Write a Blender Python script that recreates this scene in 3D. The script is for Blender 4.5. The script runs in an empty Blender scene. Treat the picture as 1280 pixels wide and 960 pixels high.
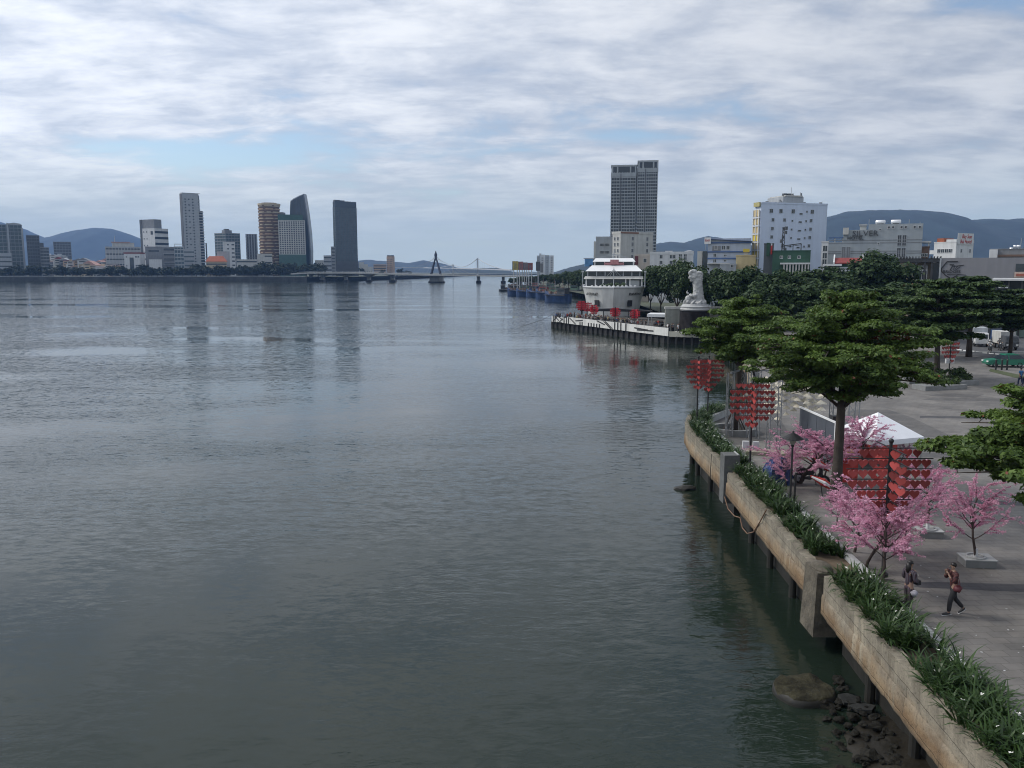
import bpy, bmesh, math, random
import numpy as np
from mathutils import Vector, Matrix

R = math.radians
PI = math.pi
scene = bpy.context.scene
COL = scene.collection
# ------------------------------------------------------------------ camera geometry (metres; y is away from the bridge, water is z = 0)
CH, PITCH, FPX = 13.5, R(7.77), 1040.0
SP, CP = math.sin(PITCH), math.cos(PITCH)
PZ = 2.5                                                     # plaza level


def ray(px, py):
    a, b = (px - 640) / FPX, (480 - py) / FPX
    return Vector((a, CP + b * SP, -SP + b * CP))


def G(px, py, z=0.0):
    d = ray(px, py)
    t = (z - CH) / d.z
    return Vector((d.x * t, d.y * t, z))


def at(px, py, Y):
    d = ray(px, py)
    t = Y / d.y
    return Vector((d.x * t, Y, CH + d.z * t))


def hz(py, Y):
    return at(640, py, Y).z


def hx(px, Y, py=338):
    return at(px, py, Y).x


# ------------------------------------------------------------------ materials
MATS = {}


def mat(name, col, rough=0.7, var=0.15, scale=1.0, bump=0.0, metal=0.0, streak=0.0, spec=0.5, island=0.0, detail=4.0, col2=None):
    if name in MATS:
        return MATS[name]
    m = bpy.data.materials.new(name)
    m.use_nodes = True
    nt = m.node_tree
    N, L = nt.nodes, nt.links
    b = N['Principled BSDF']
    b.inputs['Roughness'].default_value = rough
    b.inputs['Metallic'].default_value = metal
    b.inputs['Specular IOR Level'].default_value = spec
    tc = N.new('ShaderNodeTexCoord')
    nz = N.new('ShaderNodeTexNoise')
    nz.inputs['Scale'].default_value = scale
    nz.inputs['Detail'].default_value = detail
    nz.inputs['Roughness'].default_value = 0.62
    L.new(tc.outputs['Object'], nz.inputs['Vector'])
    rp = N.new('ShaderNodeValToRGB')
    lo = [max(0.0, c * (1 - var)) for c in col]
    hi = [min(1.0, c * (1 + var)) for c in (col2 or col)]
    rp.color_ramp.elements[0].position = 0.32
    rp.color_ramp.elements[1].position = 0.68
    rp.color_ramp.elements[0].color = (*lo, 1)
    rp.color_ramp.elements[1].color = (*hi, 1)
    L.new(nz.outputs['Fac'], rp.inputs['Fac'])
    out = rp.outputs['Color']
    if streak > 0:
        mp = N.new('ShaderNodeMapping')
        mp.inputs['Scale'].default_value = (1.4, 1.4, 0.08)
        L.new(tc.outputs['Object'], mp.inputs['Vector'])
        n2 = N.new('ShaderNodeTexNoise')
        n2.inputs['Scale'].default_value = 0.7
        n2.inputs['Detail'].default_value = 5
        L.new(mp.outputs['Vector'], n2.inputs['Vector'])
        mr = N.new('ShaderNodeMapRange')
        mr.inputs['From Min'].default_value = 0.42
        mr.inputs['From Max'].default_value = 0.75
        mr.inputs['To Min'].default_value = 1.0
        mr.inputs['To Max'].default_value = 1.0 - streak
        L.new(n2.outputs['Fac'], mr.inputs['Value'])
        mx = N.new('ShaderNodeMix')
        mx.data_type = 'RGBA'
        mx.blend_type = 'MULTIPLY'
        mx.inputs['Factor'].default_value = 1.0
        L.new(out, mx.inputs['A'])
        L.new(mr.outputs['Result'], mx.inputs['B'])
        out = mx.outputs['Result']
    if island > 0:
        ge = N.new('ShaderNodeNewGeometry')
        mr = N.new('ShaderNodeMapRange')
        mr.inputs['To Min'].default_value = 1 - island
        mr.inputs['To Max'].default_value = 1 + island
        L.new(ge.outputs['Random Per Island'], mr.inputs['Value'])
        mx = N.new('ShaderNodeMix')
        mx.data_type = 'RGBA'
        mx.blend_type = 'MULTIPLY'
        mx.inputs['Factor'].default_value = 1.0
        L.new(out, mx.inputs['A'])
        L.new(mr.outputs['Result'], mx.inputs['B'])
        out = mx.outputs['Result']
    L.new(out, b.inputs['Base Color'])
    if bump > 0:
        n3 = N.new('ShaderNodeTexNoise')
        n3.inputs['Scale'].default_value = scale * 5
        n3.inputs['Detail'].default_value = 6
        L.new(tc.outputs['Object'], n3.inputs['Vector'])
        bp = N.new('ShaderNodeBump')
        bp.inputs['Strength'].default_value = bump
        bp.inputs['Distance'].default_value = 0.05
        L.new(n3.outputs['Fac'], bp.inputs['Height'])
        L.new(bp.outputs['Normal'], b.inputs['Normal'])
    MATS[name] = m
    return m


def leafmat(name, dark, light, trans=0.25, rough=0.55, scale=0.5):
    """Leaf shader: each leaf its own shade, clumps vary softly, some light passes through."""
    m = bpy.data.materials.new(name)
    m.use_nodes = True
    N, L = m.node_tree.nodes, m.node_tree.links
    b = N['Principled BSDF']
    b.inputs['Roughness'].default_value = rough
    b.inputs['Specular IOR Level'].default_value = 0.3
    ge = N.new('ShaderNodeNewGeometry')
    tc = N.new('ShaderNodeTexCoord')
    nz = N.new('ShaderNodeTexNoise')
    nz.inputs['Scale'].default_value = scale
    nz.inputs['Detail'].default_value = 2
    L.new(tc.outputs['Object'], nz.inputs['Vector'])
    ad = N.new('ShaderNodeMath')
    ad.operation = 'MULTIPLY_ADD'
    L.new(ge.outputs['Random Per Island'], ad.inputs[0])
    ad.inputs[1].default_value = 0.55
    mr = N.new('ShaderNodeMapRange')
    mr.inputs['From Min'].default_value = 0.3
    mr.inputs['From Max'].default_value = 0.7
    mr.inputs['To Max'].default_value = 0.45
    L.new(nz.outputs['Fac'], mr.inputs['Value'])
    L.new(mr.outputs['Result'], ad.inputs[2])
    rp = N.new('ShaderNodeValToRGB')
    rp.color_ramp.elements[0].color = (*dark, 1)
    rp.color_ramp.elements[1].color = (*light, 1)
    L.new(ad.outputs['Value'], rp.inputs['Fac'])
    L.new(rp.outputs['Color'], b.inputs['Base Color'])
    tr = N.new('ShaderNodeBsdfTranslucent')
    L.new(rp.outputs['Color'], tr.inputs['Color'])
    ms = N.new('ShaderNodeMixShader')
    ms.inputs['Fac'].default_value = trans
    L.new(b.outputs['BSDF'], ms.inputs[1])
    L.new(tr.outputs['BSDF'], ms.inputs[2])
    L.new(ms.outputs['Shader'], N['Material Output'].inputs['Surface'])
    MATS[name] = m
    return m


# ------------------------------------------------------------------ object helpers
def tag(o, label=None, cat=None, group=None, kind=None):
    if label:
        o['label'] = label
    if cat:
        o['category'] = cat
    if group:
        o['group'] = group
    if kind:
        o['kind'] = kind
    return o


def thing(name, label, cat, loc=(0, 0, 0), rotz=0.0, group=None):
    o = bpy.data.objects.new(name, None)
    COL.objects.link(o)
    o.location = loc
    o.rotation_euler = (0, 0, rotz)
    o.empty_display_size = 0.2
    return tag(o, label, cat, group)


def link(name, me, parent=None, loc=(0, 0, 0), rot=(0, 0, 0), sc=None):
    o = bpy.data.objects.new(name, me)
    COL.objects.link(o)
    o.location = loc
    o.rotation_euler = rot
    if sc is not None:
        o.scale = sc if hasattr(sc, '__len__') else (sc, sc, sc)
    if parent is not None:
        o.parent = parent
    return o


KIDS = {}


def copy_tree(o, parent=None):
    c = o.copy()
    COL.objects.link(c)
    if parent is not None:
        c.parent = parent
    for ch in [x for x in bpy.data.objects if x.parent == o] if o not in KIDS else KIDS[o]:
        copy_tree(ch, c)
    return c


def kids_of(root):
    """Remember a finished thing's children so that copies are quick."""
    byp = {}
    for x in bpy.data.objects:
        if x.parent is not None:
            byp.setdefault(x.parent, []).append(x)

    def walk(o):
        KIDS[o] = byp.get(o, [])
        for c in KIDS[o]:
            walk(c)
    walk(root)


def place(root, loc, rotz=0.0, sc=None, label=None, group=None, first=False):
    o = root if first else copy_tree(root)
    o.location = loc
    o.rotation_euler = (0, 0, rotz)
    if sc is not None:
        o.scale = sc if hasattr(sc, '__len__') else (sc, sc, sc)
    if label:
        o['label'] = label
    if group:
        o['group'] = group
    return o


class MB:
    """Collects shapes into one mesh."""

    def __init__(self):
        self.v, self.f, self.m = [], [], []

    def add(self, vs, fs, mi=0):
        o = len(self.v)
        self.v.extend(tuple(p) for p in vs)
        for f in fs:
            self.f.append(tuple(i + o for i in f))
            self.m.append(mi)
        return self

    def box(self, x0, x1, y0, y1, z0, z1, mi=0, top=None):
        """top = (x0, x1, y0, y1) for a tapered box"""
        a = top or (x0, x1, y0, y1)
        vs = [(x0, y0, z0), (x1, y0, z0), (x1, y1, z0), (x0, y1, z0),
              (a[0], a[2], z1), (a[1], a[2], z1), (a[1], a[3], z1), (a[0], a[3], z1)]
        return self.add(vs, [(3, 2, 1, 0), (4, 5, 6, 7), (0, 1, 5, 4), (1, 2, 6, 5), (2, 3, 7, 6), (3, 0, 4, 7)], mi)

    def bar(self, p0, p1, w, h=None, mi=0, up=(0, 0, 1)):
        p0, p1 = Vector(p0), Vector(p1)
        h = h or w
        d = (p1 - p0).normalized()
        u = Vector(up)
        if abs(d.dot(u)) > 0.95:
            u = Vector((1, 0, 0))
        s = d.cross(u).normalized() * (w / 2)
        t = s.cross(d).normalized() * (h / 2)
        vs = [p + a * s + b * t for p in (p0, p1) for a, b in ((-1, -1), (1, -1), (1, 1), (-1, 1))]
        return self.add(vs, [(0, 1, 2, 3), (7, 6, 5, 4), (0, 4, 5, 1), (1, 5, 6, 2), (2, 6, 7, 3), (3, 7, 4, 0)], mi)

    def tube(self, pts, rads, n=8, mi=0, cap=True):
        pts = [Vector(p) for p in pts]
        if not hasattr(rads, '__len__'):
            rads = [rads] * len(pts)
        vs, fs = [], []
        ref = Vector((0.31, 0.17, 0.93))
        for i, p in enumerate(pts):
            d = (pts[min(i + 1, len(pts) - 1)] - pts[max(i - 1, 0)]).normalized()
            r = ref if abs(d.dot(ref)) < 0.97 else Vector((1, 0, 0))
            s = d.cross(r).normalized()
            t = s.cross(d)
            for k in range(n):
                a = 2 * PI * k / n
                vs.append(p + (s * math.cos(a) + t * math.sin(a)) * rads[i])
        for i in range(len(pts) - 1):
            for k in range(n):
                k2 = (k + 1) % n
                fs.append((i * n + k, i * n + k2, (i + 1) * n + k2, (i + 1) * n + k))
        if cap:
            fs.append(tuple(range(n - 1, -1, -1)))
            fs.append(tuple(range((len(pts) - 1) * n, len(pts) * n)))
        return self.add(vs, fs, mi)

    def cyl(self, x, y, z0, z1, r0, r1=None, n=16, mi=0):
        return self.lathe([(r0, z0), (r0 if r1 is None else r1, z1)], n, mi, (x, y))

    def lathe(self, prof, n=16, mi=0, c=(0, 0), cap=True):
        vs, fs = [], []
        for r, z in prof:
            for k in range(n):
                a = 2 * PI * k / n
                vs.append((c[0] + r * math.cos(a), c[1] + r * math.sin(a), z))
        for i in range(len(prof) - 1):
            for k in range(n):
                k2 = (k + 1) % n
                fs.append((i * n + k, i * n + k2, (i + 1) * n + k2, (i + 1) * n + k))
        if cap:
            fs.append(tuple(range(n - 1, -1, -1)))
            fs.append(tuple(range((len(prof) - 1) * n, len(prof) * n)))
        return self.add(vs, fs, mi)

    def ball(self, c, r, n=10, mi=0):
        rx, ry, rz = r if hasattr(r, '__len__') else (r, r, r)
        vs, fs = [(c[0], c[1], c[2] - rz)], []
        m = max(4, n // 2 + 1)
        for i in range(1, m):
            th = PI * i / m - PI / 2
            for k in range(n):
                a = 2 * PI * k / n
                vs.append((c[0] + rx * math.cos(th) * math.cos(a), c[1] + ry * math.cos(th) * math.sin(a), c[2] + rz * math.sin(th)))
        vs.append((c[0], c[1], c[2] + rz))
        e = len(vs) - 1
        for k in range(n):
            k2 = (k + 1) % n
            fs.append((0, 1 + k2, 1 + k))
            for i in range(m - 2):
                fs.append((1 + i * n + k, 1 + i * n + k2, 1 + (i + 1) * n + k2, 1 + (i + 1) * n + k))
            fs.append((e, e - n + k, e - n + k2))
        return self.add(vs, fs, mi)

    def prism(self, poly, z0, z1, mi=0, axis='z'):
        """poly: 2-D outline (counter-clockwise); axis z: (x,y), axis y: (x,z) extruded in y, axis x: (y,z) extruded in x"""
        n = len(poly)

        def p3(p, h):
            return (p[0], p[1], h) if axis == 'z' else ((p[0], h, p[1]) if axis == 'y' else (h, p[0], p[1]))
        vs = [p3(p, z0) for p in poly] + [p3(p, z1) for p in poly]
        fs = [tuple(range(n - 1, -1, -1)), tuple(range(n, 2 * n))]
        for k in range(n):
            k2 = (k + 1) % n
            fs.append((k, k2, n + k2, n + k))
        return self.add(vs, fs, mi)

    def mesh(self, name, mats, smooth=False):
        me = bpy.data.meshes.new(name)
        me.from_pydata(self.v, [], self.f)
        for m in (mats if isinstance(mats, (list, tuple)) else [mats]):
            me.materials.append(m)
        me.polygons.foreach_set('material_index', self.m)
        if smooth:
            me.polygons.foreach_set('use_smooth', [True] * len(self.f))
        bm = bmesh.new()
        bm.from_mesh(me)
        bmesh.ops.recalc_face_normals(bm, faces=bm.faces)
        bm.to_mesh(me)
        bm.free()
        me.update()
        return me

    def build(self, name, mats, parent=None, loc=(0, 0, 0), rot=(0, 0, 0), smooth=False):
        return link(name, self.mesh(name, mats, smooth), parent, loc, rot)


def baked(ob, keep=False):
    """The mesh of a temporary object with its modifiers applied."""
    dg = bpy.context.evaluated_depsgraph_get()
    dg.update()
    me = bpy.data.meshes.new_from_object(ob.evaluated_get(dg))
    if not keep:
        bpy.data.objects.remove(ob)
    return me


def text_mesh(body, size, extrude, m, align='CENTER', shear=0.0):
    cu = bpy.data.curves.new('lettering', 'FONT')
    cu.body = body
    cu.size = size
    cu.extrude = extrude
    cu.align_x = align
    cu.shear = shear
    cu.resolution_u = 2
    o = bpy.data.objects.new('lettering', cu)
    COL.objects.link(o)
    me = baked(o)
    me.materials.clear()
    me.materials.append(m)
    return me


def sheet(name, poly, z, m, label=None, cat=None, kind='structure', skirt=0.0):
    bm = bmesh.new()
    vs = [bm.verts.new((p[0], p[1], z)) for p in poly]
    f = bm.faces.new(vs)
    if f.normal.z < 0 or sum(poly[i][0] * poly[(i + 1) % len(poly)][1] - poly[(i + 1) % len(poly)][0] * poly[i][1] for i in range(len(poly))) < 0:
        f.normal_flip()
    bmesh.ops.triangulate(bm, faces=[f])
    me = bpy.data.meshes.new(name)
    bm.to_mesh(me)
    bm.free()
    me.materials.append(m)
    o = link(name, me)
    return tag(o, label, cat, None, kind)


def sweep(mb, path, prof, mi=0, jit=None, mis=None):
    """Sweeps a (offset, z) outline along a plan path; offset is measured to the LEFT of travel."""
    n = len(prof)
    vs, fs, ms = [], [], []
    P = [Vector((p[0], p[1])) for p in path]
    for i, p in enumerate(P):
        d = (P[min(i + 1, len(P) - 1)] - P[max(i - 1, 0)]).normalized()
        nrm = Vector((-d.y, d.x))
        for k, (o, z) in enumerate(prof):
            dx, dz = jit(i, k) if jit else (0, 0)
            q = p + nrm * (o + dx)
            vs.append((q.x, q.y, z + dz))
    base = len(mb.v)
    mb.v.extend(vs)
    for i in range(len(P) - 1):
        for k in range(n):
            k2 = (k + 1) % n
            mb.f.append(tuple(base + j for j in (i * n + k, i * n + k2, (i + 1) * n + k2, (i + 1) * n + k)))
            mb.m.append(mis[k] if mis else mi)
    mb.f.append(tuple(base + k for k in range(n)))
    mb.m.append(mi)
    mb.f.append(tuple(base + (len(P) - 1) * n + k for k in range(n - 1, -1, -1)))
    mb.m.append(mi)


def resample(path, step):
    out = []
    for a, b in zip(path[:-1], path[1:]):
        a, b = Vector(a), Vector(b)
        n = max(1, int((b - a).length / step))
        out += [a.lerp(b, k / n) for k in range(n)]
    out.append(Vector(path[-1]))
    return out


# ------------------------------------------------------------------ foliage
def leaf_mesh(name, C, Nn, S, mats, elong=1.7, rng=None, mi=None):
    """One pointed leaf-sized face per centre."""
    rng = rng or np.random.default_rng(1)
    n = len(C)
    Nn = Nn / (np.linalg.norm(Nn, axis=1, keepdims=True) + 1e-9)
    rv = rng.normal(size=(n, 3))
    T = np.cross(Nn, rv)
    T /= (np.linalg.norm(T, axis=1, keepdims=True) + 1e-9)
    Bv = np.cross(Nn, T)
    S = S[:, None]
    lift = Nn * S * 0.18
    v = np.stack([C - T * S * elong * 0.5, C + Bv * S * 0.5 + lift, C + T * S * elong * 0.5, C - Bv * S * 0.5 + lift], axis=1).reshape(-1, 3)
    me = bpy.data.meshes.new(name)
    me.vertices.add(n * 4)
    me.vertices.foreach_set('co', v.astype(np.float32).ravel())
    me.loops.add(n * 4)
    me.loops.foreach_set('vertex_index', np.arange(n * 4, dtype=np.int32))
    me.polygons.add(n)
    me.polygons.foreach_set('loop_start', np.arange(0, n * 4, 4, dtype=np.int32))
    me.polygons.foreach_set('loop_total', np.full(n, 4, dtype=np.int32))
    for m in (mats if isinstance(mats, (list, tuple)) else [mats]):
        me.materials.append(m)
    if mi is not None:
        me.polygons.foreach_set('material_index', mi.astype(np.int32))
    me.update(calc_edges=True)
    me.validate()
    return me


def puffs(rng, centres, rad, n_each, flat=0.5, up=0.8):
    """Leaf centres and normals in soft clumps."""
    C, Nn = [], []
    for c, r in zip(centres, rad):
        k = max(3, int(n_each * (r / np.mean(rad)) ** 2))
        d = rng.normal(size=(k, 3))
        d /= np.linalg.norm(d, axis=1, keepdims=True)
        q = rng.random(k) ** 0.45
        p = d * q[:, None] * r
        p[:, 2] *= flat
        C.append(p + c)
        nn = d * 0.6 + rng.normal(size=(k, 3)) * 0.5
        nn[:, 2] += up
        Nn.append(nn)
    return np.concatenate(C), np.concatenate(Nn)


def ell_points(rng, n, rx, ry, rz, shell=0.55, cut=-0.5):
    out = []
    while len(out) < n:
        d = rng.normal(size=3)
        d /= np.linalg.norm(d)
        if d[2] < cut:
            continue
        q = shell + (1 - shell) * rng.random()
        out.append(d * q * np.array([rx, ry, rz]))
    return np.array(out)

# ------------------------------------------------------------------ camera, sun, sky
cam = bpy.data.cameras.new('camera')
cam.sensor_width = 36.0
cam.lens = FPX / 1280 * 36
cam.clip_end = 30000
cam.clip_start = 0.1
co = bpy.data.objects.new('camera', cam)
COL.objects.link(co)
co.location = (0, 0, CH)
co.rotation_euler = (PI / 2 - PITCH, 0, 0)
scene.camera = co

SUNV = Vector((-0.78, 0.22, 0.72)).normalized()
sl = bpy.data.lights.new('sun', 'SUN')
sl.energy = 2.4
sl.angle = R(14)
sl.color = (1.0, 0.95, 0.87)
so = bpy.data.objects.new('sun', sl)
COL.objects.link(so)
so.rotation_euler = SUNV.to_track_quat('Z', 'Y').to_euler()

w = bpy.data.worlds.new('World')
scene.world = w
w.use_nodes = True
N, L = w.node_tree.nodes, w.node_tree.links
bg = N['Background']
bg.inputs['Strength'].default_value = 0.14
sky = N.new('ShaderNodeTexSky')
sky.sky_type = 'NISHITA'
sky.sun_disc = False
sky.sun_elevation = math.asin(SUNV.z)
sky.sun_rotation = math.atan2(SUNV.x, SUNV.y)
sky.air_density = 1.0
sky.dust_density = 0.4
tc = N.new('ShaderNodeTexCoord')


def wmath(op, a, b=None, c=None, clamp=False):
    n = N.new('ShaderNodeMath')
    n.operation = op
    n.use_clamp = clamp
    for i, x in enumerate((a, b, c)):
        if x is None:
            continue
        if isinstance(x, (int, float)):
            n.inputs[i].default_value = x
        else:
            L.new(x, n.inputs[i])
    return n.outputs['Value']


sx = N.new('ShaderNodeSeparateXYZ')
L.new(tc.outputs['Generated'], sx.inputs[0])
den = wmath('ADD', wmath('MAXIMUM', sx.outputs['Z'], 0.0), 0.16)
u_ = wmath('DIVIDE', sx.outputs['X'], den)
v_ = wmath('DIVIDE', sx.outputs['Y'], den)


def wnoise(su, sv, ou, ov, scale, detail, rough, dist=0.0):
    cx = N.new('ShaderNodeCombineXYZ')
    L.new(wmath('MULTIPLY_ADD', u_, su, ou), cx.inputs[0])
    L.new(wmath('MULTIPLY_ADD', v_, sv, ov), cx.inputs[1])
    n = N.new('ShaderNodeTexNoise')
    n.inputs['Scale'].default_value = scale
    n.inputs['Detail'].default_value = detail
    n.inputs['Roughness'].default_value = rough
    n.inputs['Distortion'].default_value = dist
    L.new(cx.outputs[0], n.inputs['Vector'])
    return n.outputs['Fac']


def wrange(x, a, b, lo=0.0, hi=1.0):
    n = N.new('ShaderNodeMapRange')
    n.interpolation_type = 'SMOOTHSTEP'
    n.inputs['From Min'].default_value = a
    n.inputs['From Max'].default_value = b
    n.inputs['To Min'].default_value = lo
    n.inputs['To Max'].default_value = hi
    L.new(x, n.inputs['Value'])
    return n.outputs['Result']


big = wnoise(0.55, 0.8, 5.3, 0.4, 0.8, 9, 0.55, 0.2)          # broad cloud fields
rip = wnoise(1.0, 1.15, 8.3, 2.2, 2.6, 8, 0.6, 0.25)           # rippled altocumulus
fine = wnoise(0.7, 1.6, 1.3, 9.2, 6.0, 6, 0.6, 0.4)
# a long gap in the layer where the blue shows
gu, gv = wmath('DIVIDE', wmath('ADD', u_, 1.42), 0.45), wmath('DIVIDE', wmath('SUBTRACT', v_, 3.25), 0.33)
gap = wmath('POWER', 2.718, wmath('MULTIPLY', wmath('ADD', wmath('MULTIPLY', gu, gu), wmath('MULTIPLY', gv, gv)), -1.0))
dens = wmath('SUBTRACT', wmath('ADD', wmath('MULTIPLY', big, 0.62), wmath('MULTIPLY', rip, 0.38)), wmath('MULTIPLY', gap, 0.125))
cover = wrange(dens, 0.33, 0.47)
thick = wmath('ADD', wmath('MULTIPLY', rip, 0.6), wmath('ADD', wmath('MULTIPLY', fine, 0.25), wmath('MULTIPLY', big, 0.3)))
shade = wrange(thick, 0.43, 0.72)
cr = N.new('ShaderNodeValToRGB')
cr.color_ramp.elements[0].color = (3.5, 3.9, 4.65, 1)
cr.color_ramp.elements[1].color = (6.5, 6.65, 6.9, 1)
L.new(shade, cr.inputs['Fac'])
# the cloud veil is brighter around the hidden sun
dt = N.new('ShaderNodeVectorMath')
dt.operation = 'DOT_PRODUCT'
L.new(tc.outputs['Generated'], dt.inputs[0])
dt.inputs[1].default_value = SUNV
glow = wrange(dt.outputs['Value'], -0.1, 0.9, 0.84, 1.35)
vm = N.new('ShaderNodeVectorMath')
vm.operation = 'SCALE'
L.new(cr.outputs['Color'], vm.inputs[0])
L.new(glow, vm.inputs['Scale'])
mixs = N.new('ShaderNodeMix')
mixs.data_type = 'RGBA'
L.new(wmath('MULTIPLY', cover, 0.93), mixs.inputs['Factor'])
L.new(sky.outputs['Color'], mixs.inputs['A'])
L.new(vm.outputs['Vector'], mixs.inputs['B'])
# towards the horizon the layers run together into one grey-blue veil
veil = N.new('ShaderNodeMix')
veil.data_type = 'RGBA'
L.new(wrange(sx.outputs['Z'], 0.0, 0.155, 0.95, 0.0), veil.inputs['Factor'])
L.new(mixs.outputs['Result'], veil.inputs['A'])
veil.inputs['B'].default_value = (4.65, 5.3, 5.2, 1)
L.new(veil.outputs['Result'], bg.inputs['Color'])

scene.view_settings.view_transform = 'Standard'
scene.view_settings.look = 'None'
scene.view_settings.exposure = 0.0
scene.view_settings.gamma = 1.0
scene.cycles.filter_width = 1.05
scene.cycles.max_bounces = 6
scene.cycles.diffuse_bounces = 2
scene.cycles.glossy_bounces = 3
scene.cycles.transmission_bounces = 3
scene.cycles.volume_bounces = 0
scene.cycles.caustics_reflective = False
scene.cycles.caustics_refractive = False
scene.cycles.sample_clamp_indirect = 4.0

# ------------------------------------------------------------------ haze: one closed box of even air round everything
hb = MB().box(-6400, 6400, -400, 7400, -3.0, 430)
hm = bpy.data.materials.new('haze_air')
hm.use_nodes = True
hn, hl = hm.node_tree.nodes, hm.node_tree.links
hn.remove(hn['Principled BSDF'])
pv = hn.new('ShaderNodeVolumePrincipled')
pv.inputs['Color'].default_value = (0.30, 0.53, 1.0, 1)
pv.inputs['Density'].default_value = 0.00009
pv.inputs['Anisotropy'].default_value = 0.0
hl.new(pv.outputs['Volume'], hn['Material Output'].inputs['Volume'])
haze = hb.build('haze', hm)
tag(haze, 'thin blue-grey haze over the river and far shore', 'haze', None, 'stuff')

# ------------------------------------------------------------------ water
WSLOPE = (0.20, 0.58, 0.0)
wm = bpy.data.materials.new('river_water')
wm.use_nodes = True
N2, L2 = wm.node_tree.nodes, wm.node_tree.links
b = N2['Principled BSDF']
b.inputs['Roughness'].default_value = 0.06
b.inputs['IOR'].default_value = 1.333
tcw = N2.new('ShaderNodeTexCoord')


def n2noise(scale3, scale, detail, rough=0.55, dist=0.0):
    mp = N2.new('ShaderNodeMapping')
    mp.inputs['Scale'].default_value = scale3
    mp.inputs['Rotation'].default_value = (0, 0, R(random.Random(str(scale3)).uniform(-14, 14)))
    L2.new(tcw.outputs['Object'], mp.inputs['Vector'])
    n = N2.new('ShaderNodeTexNoise')
    n.inputs['Scale'].default_value = scale
    n.inputs['Detail'].default_value = detail
    n.inputs['Roughness'].default_value = rough
    n.inputs['Distortion'].default_value = dist
    L2.new(mp.outputs['Vector'], n.inputs['Vector'])
    return n.outputs['Fac']


def n2math(op, a, b_=None, c=None):
    n = N2.new('ShaderNodeMath')
    n.operation = op
    for i, x in enumerate((a, b_, c)):
        if x is None:
            continue
        if isinstance(x, (int, float)):
            n.inputs[i].default_value = x
        else:
            L2.new(x, n.inputs[i])
    return n.outputs['Value']


def n2range(x, a, b_, lo=0.0, hi=1.0):
    n = N2.new('ShaderNodeMapRange')
    n.interpolation_type = 'SMOOTHSTEP'
    n.inputs['From Min'].default_value = a
    n.inputs['From Max'].default_value = b_
    n.inputs['To Min'].default_value = lo
    n.inputs['To Max'].default_value = hi
    L2.new(x, n.inputs['Value'])
    return n.outputs['Result']


silt = n2noise((1, 1, 1), 0.05, 4)
rpw = N2.new('ShaderNodeValToRGB')
rpw.color_ramp.elements[0].color = (0.009, 0.0165, 0.012, 1)
rpw.color_ramp.elements[1].color = (0.017, 0.026, 0.018, 1)
L2.new(silt, rpw.inputs['Fac'])
L2.new(rpw.outputs['Color'], b.inputs['Base Color'])
swell = n2noise((0.30, 0.75, 1), 0.55, 3, 0.5, 0.4)
wave = n2noise((0.55, 1.15, 1), 1.5, 3, 0.55, 0.6)
chop = n2noise((0.8, 1.3, 1), 4.6, 3, 0.6, 0.3)
hgt = n2math('ADD', n2math('MULTIPLY', swell, 0.16), n2math('ADD', n2math('MULTIPLY', wave, 0.085), n2math('MULTIPLY', chop, 0.026)))
# calmer and rougher patches lie in long streaks across the river
patch = n2noise((0.0075, 0.03, 1), 1.0, 5, 0.6, 0.8)
patch2 = n2noise((0.03, 0.06, 1), 1.0, 4, 0.55, 0.5)
calm = n2range(n2math('ADD', n2math('MULTIPLY', patch, 0.65), n2math('MULTIPLY', patch2, 0.35)), 0.36, 0.56, 0.05, 1.15)
# the lee of the bridge lies calmer
sw_ = N2.new('ShaderNodeSeparateXYZ')
L2.new(tcw.outputs['Object'], sw_.inputs[0])
dp_ = N2.new('ShaderNodeVectorMath')
dp_.operation = 'DISTANCE'
L2.new(tcw.outputs['Object'], dp_.inputs[0])
dp_.inputs[1].default_value = (16, 112, 0)
# and so does the water sheltered between pier and plaza
calm = n2math('MULTIPLY', calm, n2range(n2math('MULTIPLY_ADD', patch2, 40.0, dp_.outputs['Value']), 45.0, 95.0, 0.22, 1.0))
calm = n2math('MULTIPLY', calm, n2range(n2math('MULTIPLY_ADD', patch2, 40.0, sw_.outputs['Y']), 35.0, 110.0, 0.30, 1.0))
# slopes of the ripples too fine to draw one by one: they scatter the mirror image far out
def slope(scale3, scale, detail):
    mp = N2.new('ShaderNodeMapping')
    mp.inputs['Scale'].default_value = scale3
    L2.new(tcw.outputs['Object'], mp.inputs['Vector'])
    n = N2.new('ShaderNodeTexNoise')
    n.inputs['Scale'].default_value = scale
    n.inputs['Detail'].default_value = detail
    n.inputs['Roughness'].default_value = 0.65
    L2.new(mp.outputs['Vector'], n.inputs['Vector'])
    vs_ = N2.new('ShaderNodeVectorMath')
    vs_.operation = 'SUBTRACT'
    L2.new(n.outputs['Color'], vs_.inputs[0])
    vs_.inputs[1].default_value = (0.5, 0.5, 0.5)
    return vs_.outputs['Vector']


def vscale(v, k):
    n = N2.new('ShaderNodeVectorMath')
    n.operation = 'MULTIPLY'
    L2.new(v, n.inputs[0])
    if isinstance(k, tuple):
        n.inputs[1].default_value = k
    else:
        L2.new(k, n.inputs[1])
    return n.outputs['Vector']


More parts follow.
